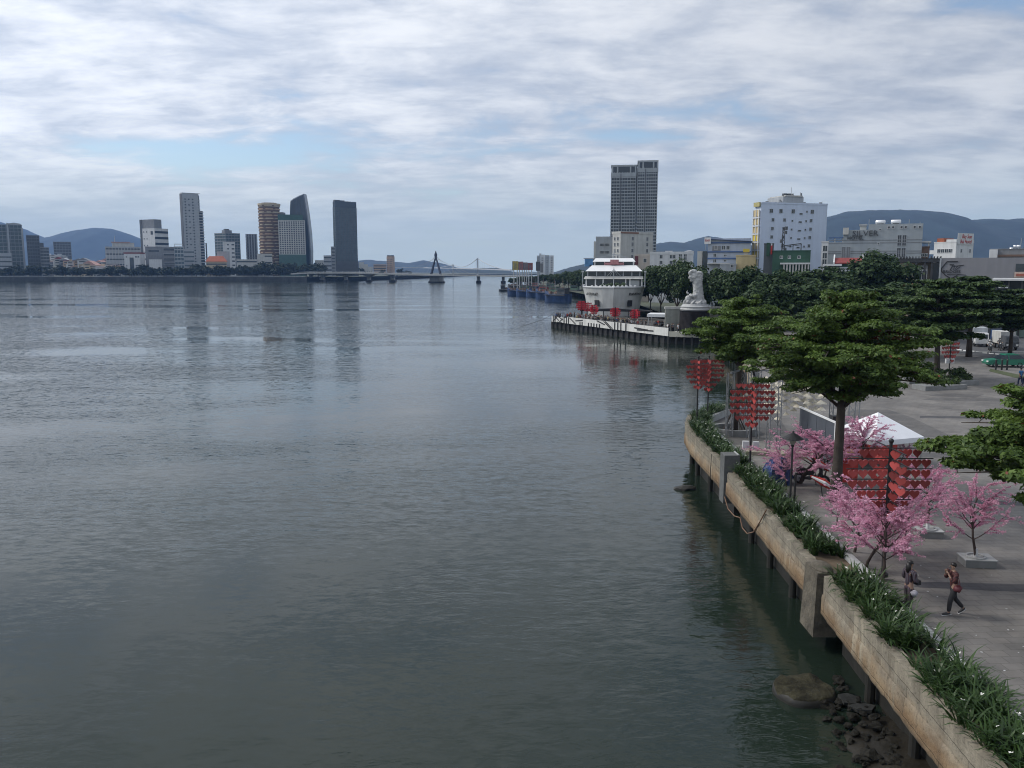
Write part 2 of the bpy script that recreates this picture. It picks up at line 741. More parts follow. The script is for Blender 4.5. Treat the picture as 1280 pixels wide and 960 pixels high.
calm2 = n2math('MULTIPLY_ADD', calm, 0.85, n2range(patch2, 0.45, 0.62, 0.0, 0.38))
sl_ = vscale(vscale(slope((0.6, 1.1, 1), 2.4, 4), calm), WSLOPE)
va_ = N2.new('ShaderNodeVectorMath')
va_.operation = 'ADD'
L2.new(sl_, va_.inputs[0])
va_.inputs[1].default_value = (0, 0, 1)
vn_ = N2.new('ShaderNodeVectorMath')
vn_.operation = 'NORMALIZE'
L2.new(va_.outputs['Vector'], vn_.inputs[0])
bpw = N2.new('ShaderNodeBump')
bpw.inputs['Distance'].default_value = 1.0
L2.new(vn_.outputs['Vector'], bpw.inputs['Normal'])
L2.new(n2math('MULTIPLY', calm2, 0.55), bpw.inputs['Strength'])
L2.new(hgt, bpw.inputs['Height'])
L2.new(bpw.outputs['Normal'], b.inputs['Normal'])
WATER = sheet('water', [(-6200, -300), (6200, -300), (6200, 7200), (-6200, 7200)], 0.0, wm, 'grey-green rippled river water', 'water')

# ------------------------------------------------------------------ land


def paved(name, c0, c1):
    m = mat(name, c0, .85, .14, .3, .2, col2=c1)
    n, l = m.node_tree.nodes, m.node_tree.links
    bs = n['Principled BSDF']
    src = bs.inputs['Base Color'].links[0].from_socket
    t = n.new('ShaderNodeTexCoord')
    mp = n.new('ShaderNodeMapping')
    mp.inputs['Rotation'].default_value = (0, 0, R(-4))
    l.new(t.outputs['Object'], mp.inputs['Vector'])
    br = n.new('ShaderNodeTexBrick')
    br.inputs['Scale'].default_value = 1.0
    br.inputs['Brick Width'].default_value = .6
    br.inputs['Row Height'].default_value = .4
    br.inputs['Mortar Size'].default_value = .012
    br.inputs['Color1'].default_value = (.92, .92, .92, 1)
    br.inputs['Color2'].default_value = (1.08, 1.06, 1.03, 1)
    br.inputs['Mortar'].default_value = (.62, .6, .58, 1)
    l.new(mp.outputs['Vector'], br.inputs['Vector'])
    sp = n.new('ShaderNodeTexNoise')
    sp.inputs['Scale'].default_value = 1.1
    sp.inputs['Detail'].default_value = 8
    sp.inputs['Roughness'].default_value = .72
    l.new(t.outputs['Object'], sp.inputs['Vector'])
    mr = n.new('ShaderNodeMapRange')
    mr.inputs['From Min'].default_value = .3
    mr.inputs['From Max'].default_value = .72
    mr.inputs['To Min'].default_value = .74
    mr.inputs['To Max'].default_value = 1.16
    l.new(sp.outputs['Fac'], mr.inputs['Value'])
    cur = src
    for k in (br.outputs['Color'], mr.outputs['Result']):
        mx = n.new('ShaderNodeMix')
        mx.data_type = 'RGBA'
        mx.blend_type = 'MULTIPLY'
        mx.inputs['Factor'].default_value = 1.0
        l.new(cur, mx.inputs['A'])
        l.new(k, mx.inputs['B'])
        cur = mx.outputs['Result']
    l.new(cur, bs.inputs['Base Color'])
    return m


M_pave = paved('plaza_paving', (0.140, 0.134, 0.130), (0.178, 0.170, 0.162))
M_soil = mat('planter_soil', (0.10, 0.075, 0.05), 0.95, 0.35, 2.0, 0.5)
M_land = mat('far_land', (0.06, 0.07, 0.045), 0.9, 0.3, 0.02)
M_conc = mat('old_concrete', (0.30, 0.27, 0.215), 0.9, 0.3, 0.9, 0.6, streak=0.35)
M_ochre = mat('stained_beam', (0.34, 0.225, 0.105), 0.85, 0.40, 0.55, 0.5, streak=0.45, col2=(0.42, 0.32, 0.2))


def wall_material():
    """Old poured concrete: grey-beige above, rust-ochre stain bands towards the foot, pale seep runs, pits."""
    m = bpy.data.materials.new('quay_concrete')
    m.use_nodes = True
    n, l = m.node_tree.nodes, m.node_tree.links
    bs = n['Principled BSDF']
    bs.inputs['Roughness'].default_value = .9
    t = n.new('ShaderNodeTexCoord')

    def nz(sc3, sc, det=6, rough=.65):
        mp = n.new('ShaderNodeMapping')
        mp.inputs['Scale'].default_value = sc3
        l.new(t.outputs['Object'], mp.inputs['Vector'])
        x = n.new('ShaderNodeTexNoise')
        x.inputs['Scale'].default_value = sc
        x.inputs['Detail'].default_value = det
        x.inputs['Roughness'].default_value = rough
        l.new(mp.outputs['Vector'], x.inputs['Vector'])
        return x.outputs['Fac']

    def rng_(x, a, b, lo=0.0, hi=1.0):
        q = n.new('ShaderNodeMapRange')
        q.inputs['From Min'].default_value = a
        q.inputs['From Max'].default_value = b
        q.inputs['To Min'].default_value = lo
        q.inputs['To Max'].default_value = hi
        l.new(x, q.inputs['Value'])
        return q.outputs['Result']

    def mixc(f, a, b, mode='MIX'):
        q = n.new('ShaderNodeMix')
        q.data_type = 'RGBA'
        q.blend_type = mode
        for sck, v in (('Factor', f), ('A', a), ('B', b)):
            if isinstance(v, tuple):
                q.inputs[sck].default_value = (*v, 1)
            elif isinstance(v, float):
                q.inputs[sck].default_value = v
            else:
                l.new(v, q.inputs[sck])
        return q.outputs['Result']
    sep = n.new('ShaderNodeSeparateXYZ')
    l.new(t.outputs['Object'], sep.inputs[0])
    blot = nz((1, 1, 1), 1.7)
    base = mixc(rng_(blot, .32, .7), (.165, .147, .115), (.315, .283, .225))
    wob = n.new('ShaderNodeMath')
    wob.operation = 'MULTIPLY_ADD'
    l.new(nz((1, .6, 1), .8, 5), wob.inputs[0])
    wob.inputs[1].default_value = 1.3
    l.new(sep.outputs['Z'], wob.inputs[2])
    stain = rng_(wob.outputs['Value'], 3.05, 2.45)
    och = mixc(rng_(nz((1, .5, 1), 1.1), .35, .65), (.17, .107, .058), (.33, .24, .145))
    c1 = mixc(stain, base, och)
    run = rng_(nz((1, 2.2, .12), 1.0, 5), .58, .72)
    c2 = mixc(run, c1, (.38, .34, .26))
    dark = rng_(nz((1, 3.0, .25), 1.3, 6), .55, .75, 0.0, .65)
    c3 = mixc(dark, c2, (.075, .065, .05))
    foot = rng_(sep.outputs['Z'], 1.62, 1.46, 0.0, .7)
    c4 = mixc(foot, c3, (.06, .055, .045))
    # day joints and board marks of the pours
    cb = n.new('ShaderNodeCombineXYZ')
    l.new(sep.outputs['Y'], cb.inputs[0])
    l.new(sep.outputs['Z'], cb.inputs[1])
    br = n.new('ShaderNodeTexBrick')
    br.inputs['Scale'].default_value = 1.0
    br.inputs['Brick Width'].default_value = 3.4
    br.inputs['Row Height'].default_value = .83
    br.inputs['Mortar Size'].default_value = .016
    br.inputs['Mortar Smooth'].default_value = .4
    br.offset = .37
    br.inputs['Color1'].default_value = (.9, .9, .9, 1)
    br.inputs['Color2'].default_value = (1.06, 1.05, 1.03, 1)
    br.inputs['Mortar'].default_value = (.38, .36, .33, 1)
    l.new(cb.outputs[0], br.inputs['Vector'])
    c5 = mixc(1.0, c4, br.outputs['Color'], 'MULTIPLY')
    pit = rng_(nz((1, 1, 1), 9.0, 5, .7), .30, .46, .45, 1.0)
    c6 = mixc(1.0, c5, pit, 'MULTIPLY')
    l.new(c6, bs.inputs['Base Color'])
    bp = n.new('ShaderNodeBump')
    bp.inputs['Strength'].default_value = .8
    bp.inputs['Distance'].default_value = .06
    l.new(nz((1, 1, 1), 7.0, 8, .7), bp.inputs['Height'])
    l.new(bp.outputs['Normal'], bs.inputs['Normal'])
    return m


M_wall = wall_material()
M_grey = mat('grey_granite', (0.20, 0.205, 0.205), 0.75, 0.2, 1.5, 0.2)
M_kerb = mat('pale_kerb', (0.36, 0.37, 0.37), 0.7, 0.15, 2.0, 0.15)
M_darkc = mat('wet_dark_concrete', (0.020, 0.019, 0.016), 0.6, 0.4, 0.8, 0.4)

# shoreline of the near bank, from beneath the bridge outwards
SHORE = [(9.05, -6), (10.94, 28.3), (11.6, 44.5), (11.68, 50), (11.78, 54), (12.15, 57.5), (13.0, 60.6), (14.9, 63.6), (18.3, 67.2), (21.5, 74), (27, 95), (32, 120),
         (35.5, 146), (36.5, 170), (38, 215), (40, 270), (36, 340), (30, 440), (17, 700), (12, 900), (30, 1500), (160, 2450)]


def offs(path, d):
    """path moved d metres towards the land (to the right of travel)"""
    P = [Vector(p) for p in path]
    out = []
    for i, p in enumerate(P):
        t = (P[min(i + 1, len(P) - 1)] - P[max(i - 1, 0)]).normalized()
        out.append(p + Vector((t.y, -t.x)) * d)
    return out


inner = offs(SHORE, 1.1)
sheet('plaza', [tuple(p) for p in inner[:14]] + [(60, 215), (260, 215), (260, -6)], PZ, M_pave, 'grey paved riverside plaza', 'plaza')
sheet('ground', [tuple(p) for p in inner[13:]] + [(6100, 2450), (6100, 215.0), (38.2, 215.0)], PZ - 0.004, M_land, 'flat city ground beyond the plaza', 'ground')
sheet('terrain', [(-6100, 1043), (-262, 1043), (-200, 1075), (-150, 1500), (-100, 2450), (-160, 3000), (-6100, 3000)], 5.5, M_land, 'flat far bank carrying the skyline', 'terrain')
sheet('land', [(-6100, 3003), (-700, 3003), (-300, 2750), (160, 2453), (6100, 2453), (6100, 7100), (-6100, 7100)], 2.2, M_land, 'low land at the river mouth', 'land')

# darker paving bands laid in the plaza
M_band = paved('dark_paving', (0.058, 0.058, 0.066), (.078, .078, .085))
M_band2 = paved('pale_paving', (0.175, 0.168, 0.158), (.205, .197, .186))
M_mid = paved('mid_paving', (0.098, 0.095, 0.095), (.122, .118, .116))


def band(pts, m, dz=0.004, name='paving_band'):
    sheet(name, [tuple(G(x, y, PZ).xy) for x, y in pts], PZ + dz, m, 'flat band of paving stones across the plaza', 'paving')


band([(1143, 727), (1143, 734), (1300, 741), (1300, 731)], M_band)
band([(1120, 622), (1120, 626), (1300, 633), (1300, 628)], M_band)
band([(1150, 566), (1150, 571), (1300, 578), (1300, 573)], M_mid)
band([(1060, 512), (1055, 530), (1130, 545), (1195, 548), (1140, 522), (1110, 512)], M_mid)
band([(1150, 520), (1150, 522.5), (1300, 524), (1300, 521.5)], M_band)
band([(1090, 545), (1120, 556), (1200, 560), (1215, 555), (1150, 541)], M_band2, 0.003)
band([(1165, 497), (1150, 500), (1300, 503), (1300, 499)], M_mid)
band([(1175, 492), (1160, 495), (1220, 497), (1230, 493)], M_mid, 0.008)
band([(930, 556), (930, 582), (990, 590), (1010, 575), (1000, 556)], M_band2)
band([(885, 520), (893, 556), (935, 556), (985, 540), (960, 500), (930, 500)], M_mid, 0.008)

band([(944, 474), (944, 500), (962, 506), (1056, 512), (1062, 476)], M_mid, .012)

# street behind the plaza, with kerb and markings
M_asph = mat('asphalt', (0.075, 0.076, 0.08), 0.85, 0.15, 0.4, 0.2)
M_line = mat('road_paint', (0.62, 0.62, 0.6), 0.7, 0.12, 1.0)
st = [G(1188, 442, PZ), G(1290, 452, PZ), G(1520, 470, PZ), G(1480, 404, PZ), G(1290, 399, PZ), G(1195, 399, PZ)]
sheet('street', [tuple(p.xy) for p in st], PZ + 0.012, M_asph, 'grey asphalt street behind the trees', 'street')
for k in range(7):
    a, b2 = G(1196 + k * 8, 436.5 + k * 0.9, PZ), G(1202 + k * 8, 436.9 + k * 0.9, PZ)
    c, d = G(1202 + k * 8, 438.3 + k * 0.9, PZ), G(1196 + k * 8, 437.9 + k * 0.9, PZ)
    sheet('road_marking', [tuple(q.xy) for q in (a, b2, c, d)], PZ + 0.018, M_line, 'white painted crossing bar on the street', 'road marking')

# ------------------------------------------------------------------ hills
M_hill = mat('hill_forest', (0.015, 0.026, 0.026), 0.95, 0.5, 0.010, 0.0)


def hill(label, prof, Y, depth, z0=2.0, seed=1):
    rng = random.Random(seed)
    from mathutils import noise
    pxs = [p[0] for p in prof]
    n = max(24, int((pxs[-1] - pxs[0]) / 3))
    rows = 17
    vs, fs = [], []
    for i in range(n + 1):
        px = pxs[0] + (pxs[-1] - pxs[0]) * i / n
        row = np.interp(px, pxs, [p[1] for p in prof])
        row += 1.1 * noise.noise(Vector((px * 0.06, seed, 0))) + 0.5 * noise.noise(Vector((px * 0.3, seed, 4)))
        h = max(0.5, hz(row, Y) - z0)
        x = hx(px, Y, row)
        for j in range(rows):
            t = -1 + 2 * j / (rows - 1)
            y = Y + t * depth
            g = 1 - abs(t) ** 1.5
            nn = noise.noise(Vector((x * 0.004, y * 0.004, seed))) + 0.5 * noise.noise(Vector((x * 0.011, y * 0.011, seed)))
            z = z0 - 1.2 + h * g * (1 + 0.45 * nn * (1 - g)) + (1.2 if t == 0 else 0)
            vs.append((x + nn * 30 * (1 - g), y, z))
    for i in range(n):
        for j in range(rows - 1):
            a = i * rows + j
            fs.append((a, a + rows, a + rows + 1, a + 1))
    mb = MB().add(vs, fs)
    o = mb.build('hill', M_hill, smooth=True)
    return tag(o, label, 'hill', None, 'structure')


hill('hazy dome-shaped blue hill behind the low houses', [(20, 338), (45, 300), (62, 297), (80, 292), (100, 287), (118, 284.5), (140, 286), (160, 292), (178, 301), (215, 322), (260, 338)], 6100, 900, 2.2, 3)
hill('hazy ridge behind the glass office blocks', [(-120, 300), (-60, 288), (0, 277), (25, 285), (45, 294), (62, 299), (90, 318), (130, 338)], 6300, 800, 2.2, 5)
hill('long low hazy ridge behind the bridges', [(400, 334), (440, 326), (465, 325), (490, 327), (512, 328.5), (530, 325.5), (548, 328), (565, 333), (590, 338)], 5200, 900, 2.2, 7)
hill('low wooded headland beyond the suspension bridge', [(556, 340), (566, 336), (590, 335.5), (610, 334.5), (630, 336), (645, 341)], 3300, 250, 2.2, 8)
hill('small wooded hill behind the blue sign', [(690, 342), (705, 336), (725, 331), (745, 327), (775, 318), (800, 322), (830, 338)], 2600, 350, 2.2, 9)
hill('two-humped blue hill between the tower and the white hotel', [(780, 330), (800, 310), (818, 305), (838, 302), (855, 303.5), (872, 298), (885, 295), (900, 297), (925, 303), (960, 315), (1000, 338)], 3600, 700, 2.5, 11)
hill('high dark blue mountain behind the hotels', [(960, 325), (1000, 290), (1033, 271), (1060, 264.5), (1090, 262.5), (1125, 262.5), (1160, 263), (1178, 267), (1192, 273), (1206, 276.5), (1225, 273.5), (1260, 274), (1290, 273), (1340, 280), (1420, 305), (1500, 338)], 3300, 700, 2.5, 13)

# ------------------------------------------------------------------ quay wall, in three lengths with blocks between
rj = random.Random(4)
from mathutils import noise as mnoise


def qjit(top_rough):
    off = rj.uniform(0, 50)

    def f(i, k):
        a, b6 = mnoise.noise(Vector((i * .17, k * 3.1, off))), mnoise.noise(Vector((i * .61, k * 5.3, off + 9)))
        if k in (0, 5):
            return (.05 * a + .04 * b6, top_rough * (1.3 * a + .9 * b6 - .3) + .015 * b6)
        return (.03 * a + .015 * b6, .03 * a)
    return f


QPROF = [(0.02, 2.92), (-0.02, 2.14), (0.16, 2.03), (0.18, 1.48), (-0.35, 1.42), (-0.38, 2.92)]


def quay_wall(label, path, rough, top=0.0, pile_step=3.1):
    t = thing('quay_wall', label, 'quay wall', (path[0][0], path[0][1], 0))
    off = Vector((path[0][0], path[0][1]))
    P = [p - off for p in resample(path, 0.22)]
    mb = MB()
    prof = [(o, z + (top if z > 2.5 else 0)) for o, z in QPROF]
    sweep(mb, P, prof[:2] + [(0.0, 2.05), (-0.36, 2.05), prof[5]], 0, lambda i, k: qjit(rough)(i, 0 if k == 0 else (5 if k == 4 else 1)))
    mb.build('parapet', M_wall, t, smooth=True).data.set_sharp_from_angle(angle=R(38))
    mb = MB()
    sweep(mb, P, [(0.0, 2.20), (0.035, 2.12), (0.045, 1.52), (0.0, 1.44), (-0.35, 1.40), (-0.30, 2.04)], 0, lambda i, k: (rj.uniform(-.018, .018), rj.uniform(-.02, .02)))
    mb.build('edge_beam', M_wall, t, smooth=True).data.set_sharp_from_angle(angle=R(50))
    mb = MB()
    sweep(mb, P, [(-0.75, 2.4), (-0.8, -1.2), (-1.2, -1.2), (-1.2, 2.4)], 0)
    mb.build('recess_wall', M_darkc, t)
    Q = resample(path, pile_step)
    for p in Q[1:-1]:
        m2 = MB()
        q = p - off
        m2.cyl(q.x + 0.55, q.y, -1.2, 1.47, 0.16, n=10)
        m2.build('pile', M_darkc, t)
    return t


quay_wall('stained concrete quay wall below the big lily bed, with white seep marks', [(9.1, -5), (10.93, 28.0)], 0.03)
quay_wall('crumbling stained concrete quay wall between two upright blocks, hung with a rope', [(11.0, 29.7), (11.57, 43.7)], 0.16, -0.08)
quay_wall('stained concrete quay wall curving round the far end of the planter', [(11.62, 45.1), (11.68, 50), (11.78, 54), (12.15, 57.5), (13.0, 60.6), (14.9, 63.6), (18.3, 67.2), (21.5, 74), (27, 95), (32, 120), (35.5, 146)], 0.05)

mb = MB()
mb.box(-0.28, 0.55, 0, 1.35, 0.55, 2.9, top=(-0.2, 0.5, 0.06, 1.25))
mb.ball((0.15, 0.65, 2.9), (0.36, 0.6, 0.2), 12)
o = mb.build('wall_block', mat('weathered_block', (0.10, 0.088, 0.068), 0.95, 0.5, 1.6, 0.8, streak=0.5), loc=(10.99, 28.15, 0))
tag(o, 'rounded weathered concrete block between two lengths of quay wall', 'block')
o = MB().box(-0.12, 0.72, 0, 0.9, 0.95, 3.62).build('wall_block', mat('dark_block', (0.12, 0.125, 0.125), 0.85, 0.25, 1.5, 0.4, streak=0.4), loc=(11.58, 43.9, 0))
tag(o, 'square dark grey slab-sided block standing up from the quay wall', 'block')
mb = MB().box(-0.02, 0.06, 0.02, 0.88, 0, 0.04)
o2 = mb.build('capping', M_kerb, o, loc=(0.62, 0, 3.625))

# kerb on the plaza side of the planter
KPATH = [tuple(p) for p in offs([(9.1, -5), (10.94, 28.3), (11.58, 43.9)], 1.62)]
K2 = [tuple(p) for p in offs([(11.62, 45.1), (11.68, 50), (11.78, 54), (12.15, 57.5), (13.0, 60.6), (14.9, 63.6), (18.3, 67.2)], 1.7)]
for path, lab in ((KPATH[:2], 'straight pale stone kerb between the big lily bed and the plaza'), (KPATH[1:], 'pale stone kerb of the lily bed beside the lamp post'), (K2, 'curved pale stone kerb round the far lily bed')):
    mb = MB()
    P = resample([Vector(p) for p in path], 0.8)
    sweep(mb, P, [(0.11, 2.98), (0.13, 2.3), (-0.13, 2.3), (-0.11, 2.98)], 0, lambda i, k: (rj.uniform(-.008, .008), rj.uniform(-.008, .008)))
    o = mb.build('planter_kerb', M_kerb)
    tag(o, lab, 'kerb')

# planter soil
for path in ([(9.1, -5), (10.94, 28.3), (11.58, 43.9)], [(11.62, 44.9), (11.68, 50), (11.78, 54), (12.15, 57.5), (13.0, 60.6), (14.9, 63.6), (18.3, 67.2)]):
    a = offs(path, 0.3)
    b3 = offs(path, 1.6)
    sheet('planter_bed', [tuple(p) for p in a] + [tuple(p) for p in reversed(b3)], 2.74, M_soil, 'brown planter soil along the quay', 'soil')

# ------------------------------------------------------------------ lilies: strap leaves and white flowers, ground cover nobody could count
M_lily = leafmat('lily_leaf', (0.010, 0.026, 0.007), (0.055, 0.105, 0.026), 0.15, 0.4, 1.2)
M_lilyw = mat('lily_flower', (0.72, 0.72, 0.66), 0.6, 0.1)


def lily_bed(name_label, path, d0, d1, density, scale=1.0, seed=1, gaps=(), flowers=0.16):
    rng = random.Random(seed)
    P = [Vector(p) for p in path]
    seg = [(b4 - a4).length for a4, b4 in zip(P[:-1], P[1:])]
    total = sum(seg)
    mb = MB()
    n = int(total * density)
    for c in range(n):
        s = rng.random() * total
        if any(g0 < s < g1 for g0, g1 in gaps):
            continue
        k = 0
        ss = s
        while k < len(seg) - 1 and ss > seg[k]:
            ss -= seg[k]
            k += 1
        d = (P[k + 1] - P[k]).normalized()
        nrm = Vector((d.y, -d.x))
        q = P[k] + d * ss + nrm * rng.uniform(d0, d1)
        nb = rng.randint(15, 24)
        h0 = scale * rng.uniform(0.8, 1.15)
        for _ in range(nb):
            az = rng.uniform(0, 2 * PI)
            ln = h0 * rng.uniform(0.55, 0.95)
            el = R(rng.uniform(48, 84))
            wd = rng.uniform(0.018, 0.034)
            dr = Vector((math.cos(az), math.sin(az), 0))
            sd = Vector((-math.sin(az), math.cos(az), 0))
            p = Vector((q.x + rng.uniform(-.06, .06), q.y + rng.uniform(-.06, .06), 2.72))
            vs = []
            e = el
            ns = 4
            droop = R(rng.uniform(70, 135)) / ns
            for i in range(ns + 1):
                ww = wd * (1.0, 1.15, 1.0, 0.75, 0.1)[i]
                vs += [p - sd * ww, p + sd * ww]
                p = p + (dr * math.cos(e) + Vector((0, 0, 1)) * math.sin(e)) * (ln / ns)
                e -= droop * (0.4 + 0.35 * i)
            mb.add(vs, [(2 * i, 2 * i + 1, 2 * i + 3, 2 * i + 2) for i in range(ns)], 0)
        if rng.random() < flowers:
            fx, fy, fz = q.x + rng.uniform(-.2, .2), q.y + rng.uniform(-.2, .2), 2.72 + h0 * rng.uniform(0.5, 0.72)
            for _ in range(rng.randint(3, 6)):
                az = rng.uniform(0, 2 * PI)
                a5 = Vector((math.cos(az), math.sin(az), rng.uniform(-.2, .6)))
                s5 = Vector((-math.sin(az), math.cos(az), 0))
                c5 = Vector((fx, fy, fz))
                t5 = rng.uniform(0.04, 0.07)
                mb.add([c5, c5 + a5 * t5 * 0.6 + s5 * 0.018, c5 + a5 * t5, c5 + a5 * t5 * 0.6 - s5 * 0.018], [(0, 1, 2, 3)], 1)
    me = bpy.data.meshes.new('lily_bed')
    me.from_pydata(mb.v, [], mb.f)
    me.materials.append(M_lily)
    me.materials.append(M_lilyw)
    me.polygons.foreach_set('material_index', mb.m)
    o = link('lily_bed', me)
    tag(o, name_label, 'lilies', 'lily beds along the quay wall', 'stuff')


lily_bed('dense bed of strappy green lilies with white flowers along the straight kerb', [(10.03, 11), (10.93, 27.6)], 0.14, 1.45, 15, 1.22, 2, gaps=((10.3, 11.3),), flowers=0.20)
lily_bed('ragged bed of green lilies above the crumbling quay wall', [(11.05, 30.3), (11.58, 43.2)], 0.30, 1.45, 13, 1.15, 3, gaps=((1.5, 2.2), (4.0, 5.2)))
lily_bed('bed of green lilies with white flowers beyond the dark square block', [(11.64, 45.2), (11.7, 50), (11.8, 54), (12.1, 56.5)], 0.3, 1.5, 13, 1.0, 4, flowers=0.4)
lily_bed('thin green planting round the curved far kerb by the water', [(12.1, 56.5), (13.0, 60.6), (14.9, 63.6), (18.3, 67.2)], 0.3, 1.5, 11, 1.0, 5, flowers=0.05)

# ------------------------------------------------------------------ mud, rubble and stones at the foot of the wall
from mathutils import noise as mnoise
M_mud = mat('wet_mud', (0.018, 0.0155, 0.011), 0.55, 0.5, 1.2, 0.7, spec=.3)
vs, fs = [], []
nx, ny = 34, 70
for i in range(nx + 1):
    for j in range(ny + 1):
        x = 7.3 + 4.7 * i / nx
        y = 13 + 15.5 * j / ny
        tt = max(0.0, (x - 7.6) / 4.2)
        edge = 1.0 if y < 22 else max(0.0, 1 - (y - 22) / 5.0)
        z = -0.36 + 0.66 * (tt ** 0.7) * edge + 0.10 * mnoise.noise(Vector((x * 1.1, y * 1.1, 2))) + 0.06 * mnoise.noise(Vector((x * 3.1, y * 3.1, 5)))
        vs.append((x, y, z))
for i in range(nx):
    for j in range(ny):
        a = i * (ny + 1) + j
        fs.append((a, a + ny + 1, a + ny + 2, a + 1))
o = MB().add(vs, fs).build('mud_bank', M_mud, smooth=True)
tag(o, 'dark wet mud bank under the quay wall', 'mud', None, 'structure')


def stone_mesh(seed, flat=0.5, rough=0.35):
    bm = bmesh.new()
    bmesh.ops.create_icosphere(bm, subdivisions=2, radius=1.0)
    for v in bm.verts:
        k = 1 + rough * mnoise.noise(v.co * 1.3 + Vector((seed * 7.1, 0, 0))) + 0.15 * mnoise.noise(v.co * 3.5 + Vector((seed, 3, 0)))
        v.co = Vector((v.co.x * k, v.co.y * k, v.co.z * k * flat))
    me = bpy.data.meshes.new('stone')
    bm.to_mesh(me)
    bm.free()
    return me


M_rub = mat('wet_rubble', (0.017, 0.016, 0.0125), 0.85, 0.6, 2.0, 0.7, spec=.2)
rng = random.Random(8)
svar = [stone_mesh(k, 0.75 if k < 3 else 0.5, 0.6) for k in range(5)]
for m_ in svar:
    m_.materials.append(M_rub)
for k in range(170):
    p = G(rng.uniform(1030, 1165), rng.uniform(850, 965), 0.0)
    if p.x > 11.0 or p.x < 8.3:
        continue
    tt = max(0.0, (p.x - 7.6) / 4.2)
    z = -0.36 + 0.66 * tt ** 0.7
    s = rng.uniform(0.05, 0.15) * (1.7 if rng.random() < 0.12 else 1)
    o = link('rubble_stone', svar[k % 5], None, (p.x, p.y, max(-0.03, z + s * 0.05)), (rng.uniform(-.3, .3), rng.uniform(-.3, .3), rng.uniform(0, 6)), (s, s * rng.uniform(0.7, 1.3), s))
    tag(o, 'small dark wet stone scattered on the mud under the quay wall', 'stone', 'rubble on the mud bank')
for px, py, s, lab in ((1062, 880, 0.34, 'flat grey slab of broken concrete at the edge of the rubble'), (1077, 890, 0.36, 'angular pale slab of broken concrete in the rubble')):
    p = G(px, py, 0.0)
    mb = MB()
    mb.prism([(-1, -.7), (.8, -.9), (1.1, .3), (.2, .9), (-.9, .6)], -0.3, 0.3)
    o = mb.build('broken_slab', mat('slab_grey', (0.028, 0.029, 0.028), 0.8, 0.4, 2, 0.5, spec=.2), loc=(p.x, p.y, 0.14), rot=(0.1, 0.12, px))
    o.scale = (s, s, s * 0.5)
    tag(o, lab, 'slab')

# broken pile head standing out of the water
p = G(1003, 868, 0.0)
vs, fs = [], []
mb = MB()
n = 26
prof = [(0.96, -0.9), (0.95, 0.06), (0.92, 0.22), (0.84, 0.27), (0.56, 0.29), (0.28, 0.30)]
for r_, z_ in prof:
    for k in range(n):
        a = 2 * PI * k / n
        kk = 1 + 0.16 * mnoise.noise(Vector((math.cos(a) * 1.6, math.sin(a) * 1.6, 4)))
        vs.append((r_ * kk * math.cos(a), r_ * kk * math.sin(a), z_ + (0.20 * mnoise.noise(Vector((r_ * math.cos(a) * 2.2, r_ * math.sin(a) * 2.2, 1))) if z_ > 0.2 else 0)))
for i in range(len(prof) - 1):
    for k in range(n):
        fs.append((i * n + k, i * n + (k + 1) % n, (i + 1) * n + (k + 1) % n, (i + 1) * n + k))
fs.append(tuple((len(prof) - 1) * n + k for k in range(n)))
mb.add(vs, fs)
mb.m = [1 if i < 2 * n else 0 for i in range(len(mb.f))]
o = mb.build('boulder', [mat('boulder_top', (0.027, 0.025, 0.015), 0.9, 0.8, 2.5, 1.0, spec=.2), M_darkc], loc=(p.x, p.y, 0), smooth=True)
tag(o, 'large round flat-topped boulder standing in the shallow water', 'boulder')
p = G(857, 611, 0.0)
me = stone_mesh(11, 0.45, 0.4)
me.materials.append(M_darkc)
o = link('rock', me, None, (p.x, p.y, -0.05), (0, 0, 0.4), (0.72, 0.5, 0.7))
tag(o, 'dark low rock breaking the water beside the quay wall', 'rock')

# mooring rope hung along the wall
rp_ = []
for px, py in ((889, 585), (893, 600), (901, 612), (906, 622), (910, 636), (918, 645), (925, 647), (928, 660), (934, 667), (942, 665), (950, 652), (958, 637)):
    d = ray(px, py)
    t_ = 9.55 / (d.x - .045 * d.y)
    rp_.append(Vector((d.x * t_, d.y * t_, CH + d.z * t_)))
pts = []
for a, b5 in zip(rp_[:-1], rp_[1:]):
    pts += [a, a.lerp(b5, 0.5)]
o = MB().tube(pts + [rp_[-1]], 0.028, 6).build('mooring_rope', mat('rope_brown', (0.17, 0.10, 0.065), 0.9, 0.2, 8.0))
tag(o, 'loose brown rope hanging in loops on the quay wall', 'rope')
# thin cable down the far length of wall
o = MB().tube([(11.5, 47.0, 3.0), (11.48, 47.0, 1.9), (11.45, 46.9, 0.8)], 0.02, 5).build('hanging_cable', mat('black_rubber', (0.02, 0.02, 0.02), 0.6, 0.2))
tag(o, 'thin black cable hanging down the far quay wall', 'cable')

# ================================================================== buildings
M_glassd = mat('dark_window_glass', (0.025, 0.035, 0.045), 0.18, 0.3, 0.4, spec=0.6)
M_glassb = mat('blue_window_glass', (0.05, 0.085, 0.11), 0.2, 0.3, 0.3, spec=0.6)
M_glassg = mat('green_glass', (0.035, 0.062, 0.068), 0.2, 0.25, 0.15, spec=0.6)
M_white = mat('white_render', (0.62, 0.63, 0.64), 0.8, 0.08, 0.3, streak=0.18)
M_offw = mat('offwhite_render', (0.50, 0.50, 0.48), 0.8, 0.1, 0.3, streak=0.22)
M_lgrey = mat('light_grey_render', (0.37, 0.395, 0.42), 0.8, 0.1, 0.3, streak=0.2)
M_mgrey = mat('mid_grey_render', (0.22, 0.23, 0.245), 0.8, 0.12, 0.3, streak=0.2)
M_dgrey = mat('dark_grey_cladding', (0.075, 0.082, 0.092), 0.6, 0.15, 0.3)
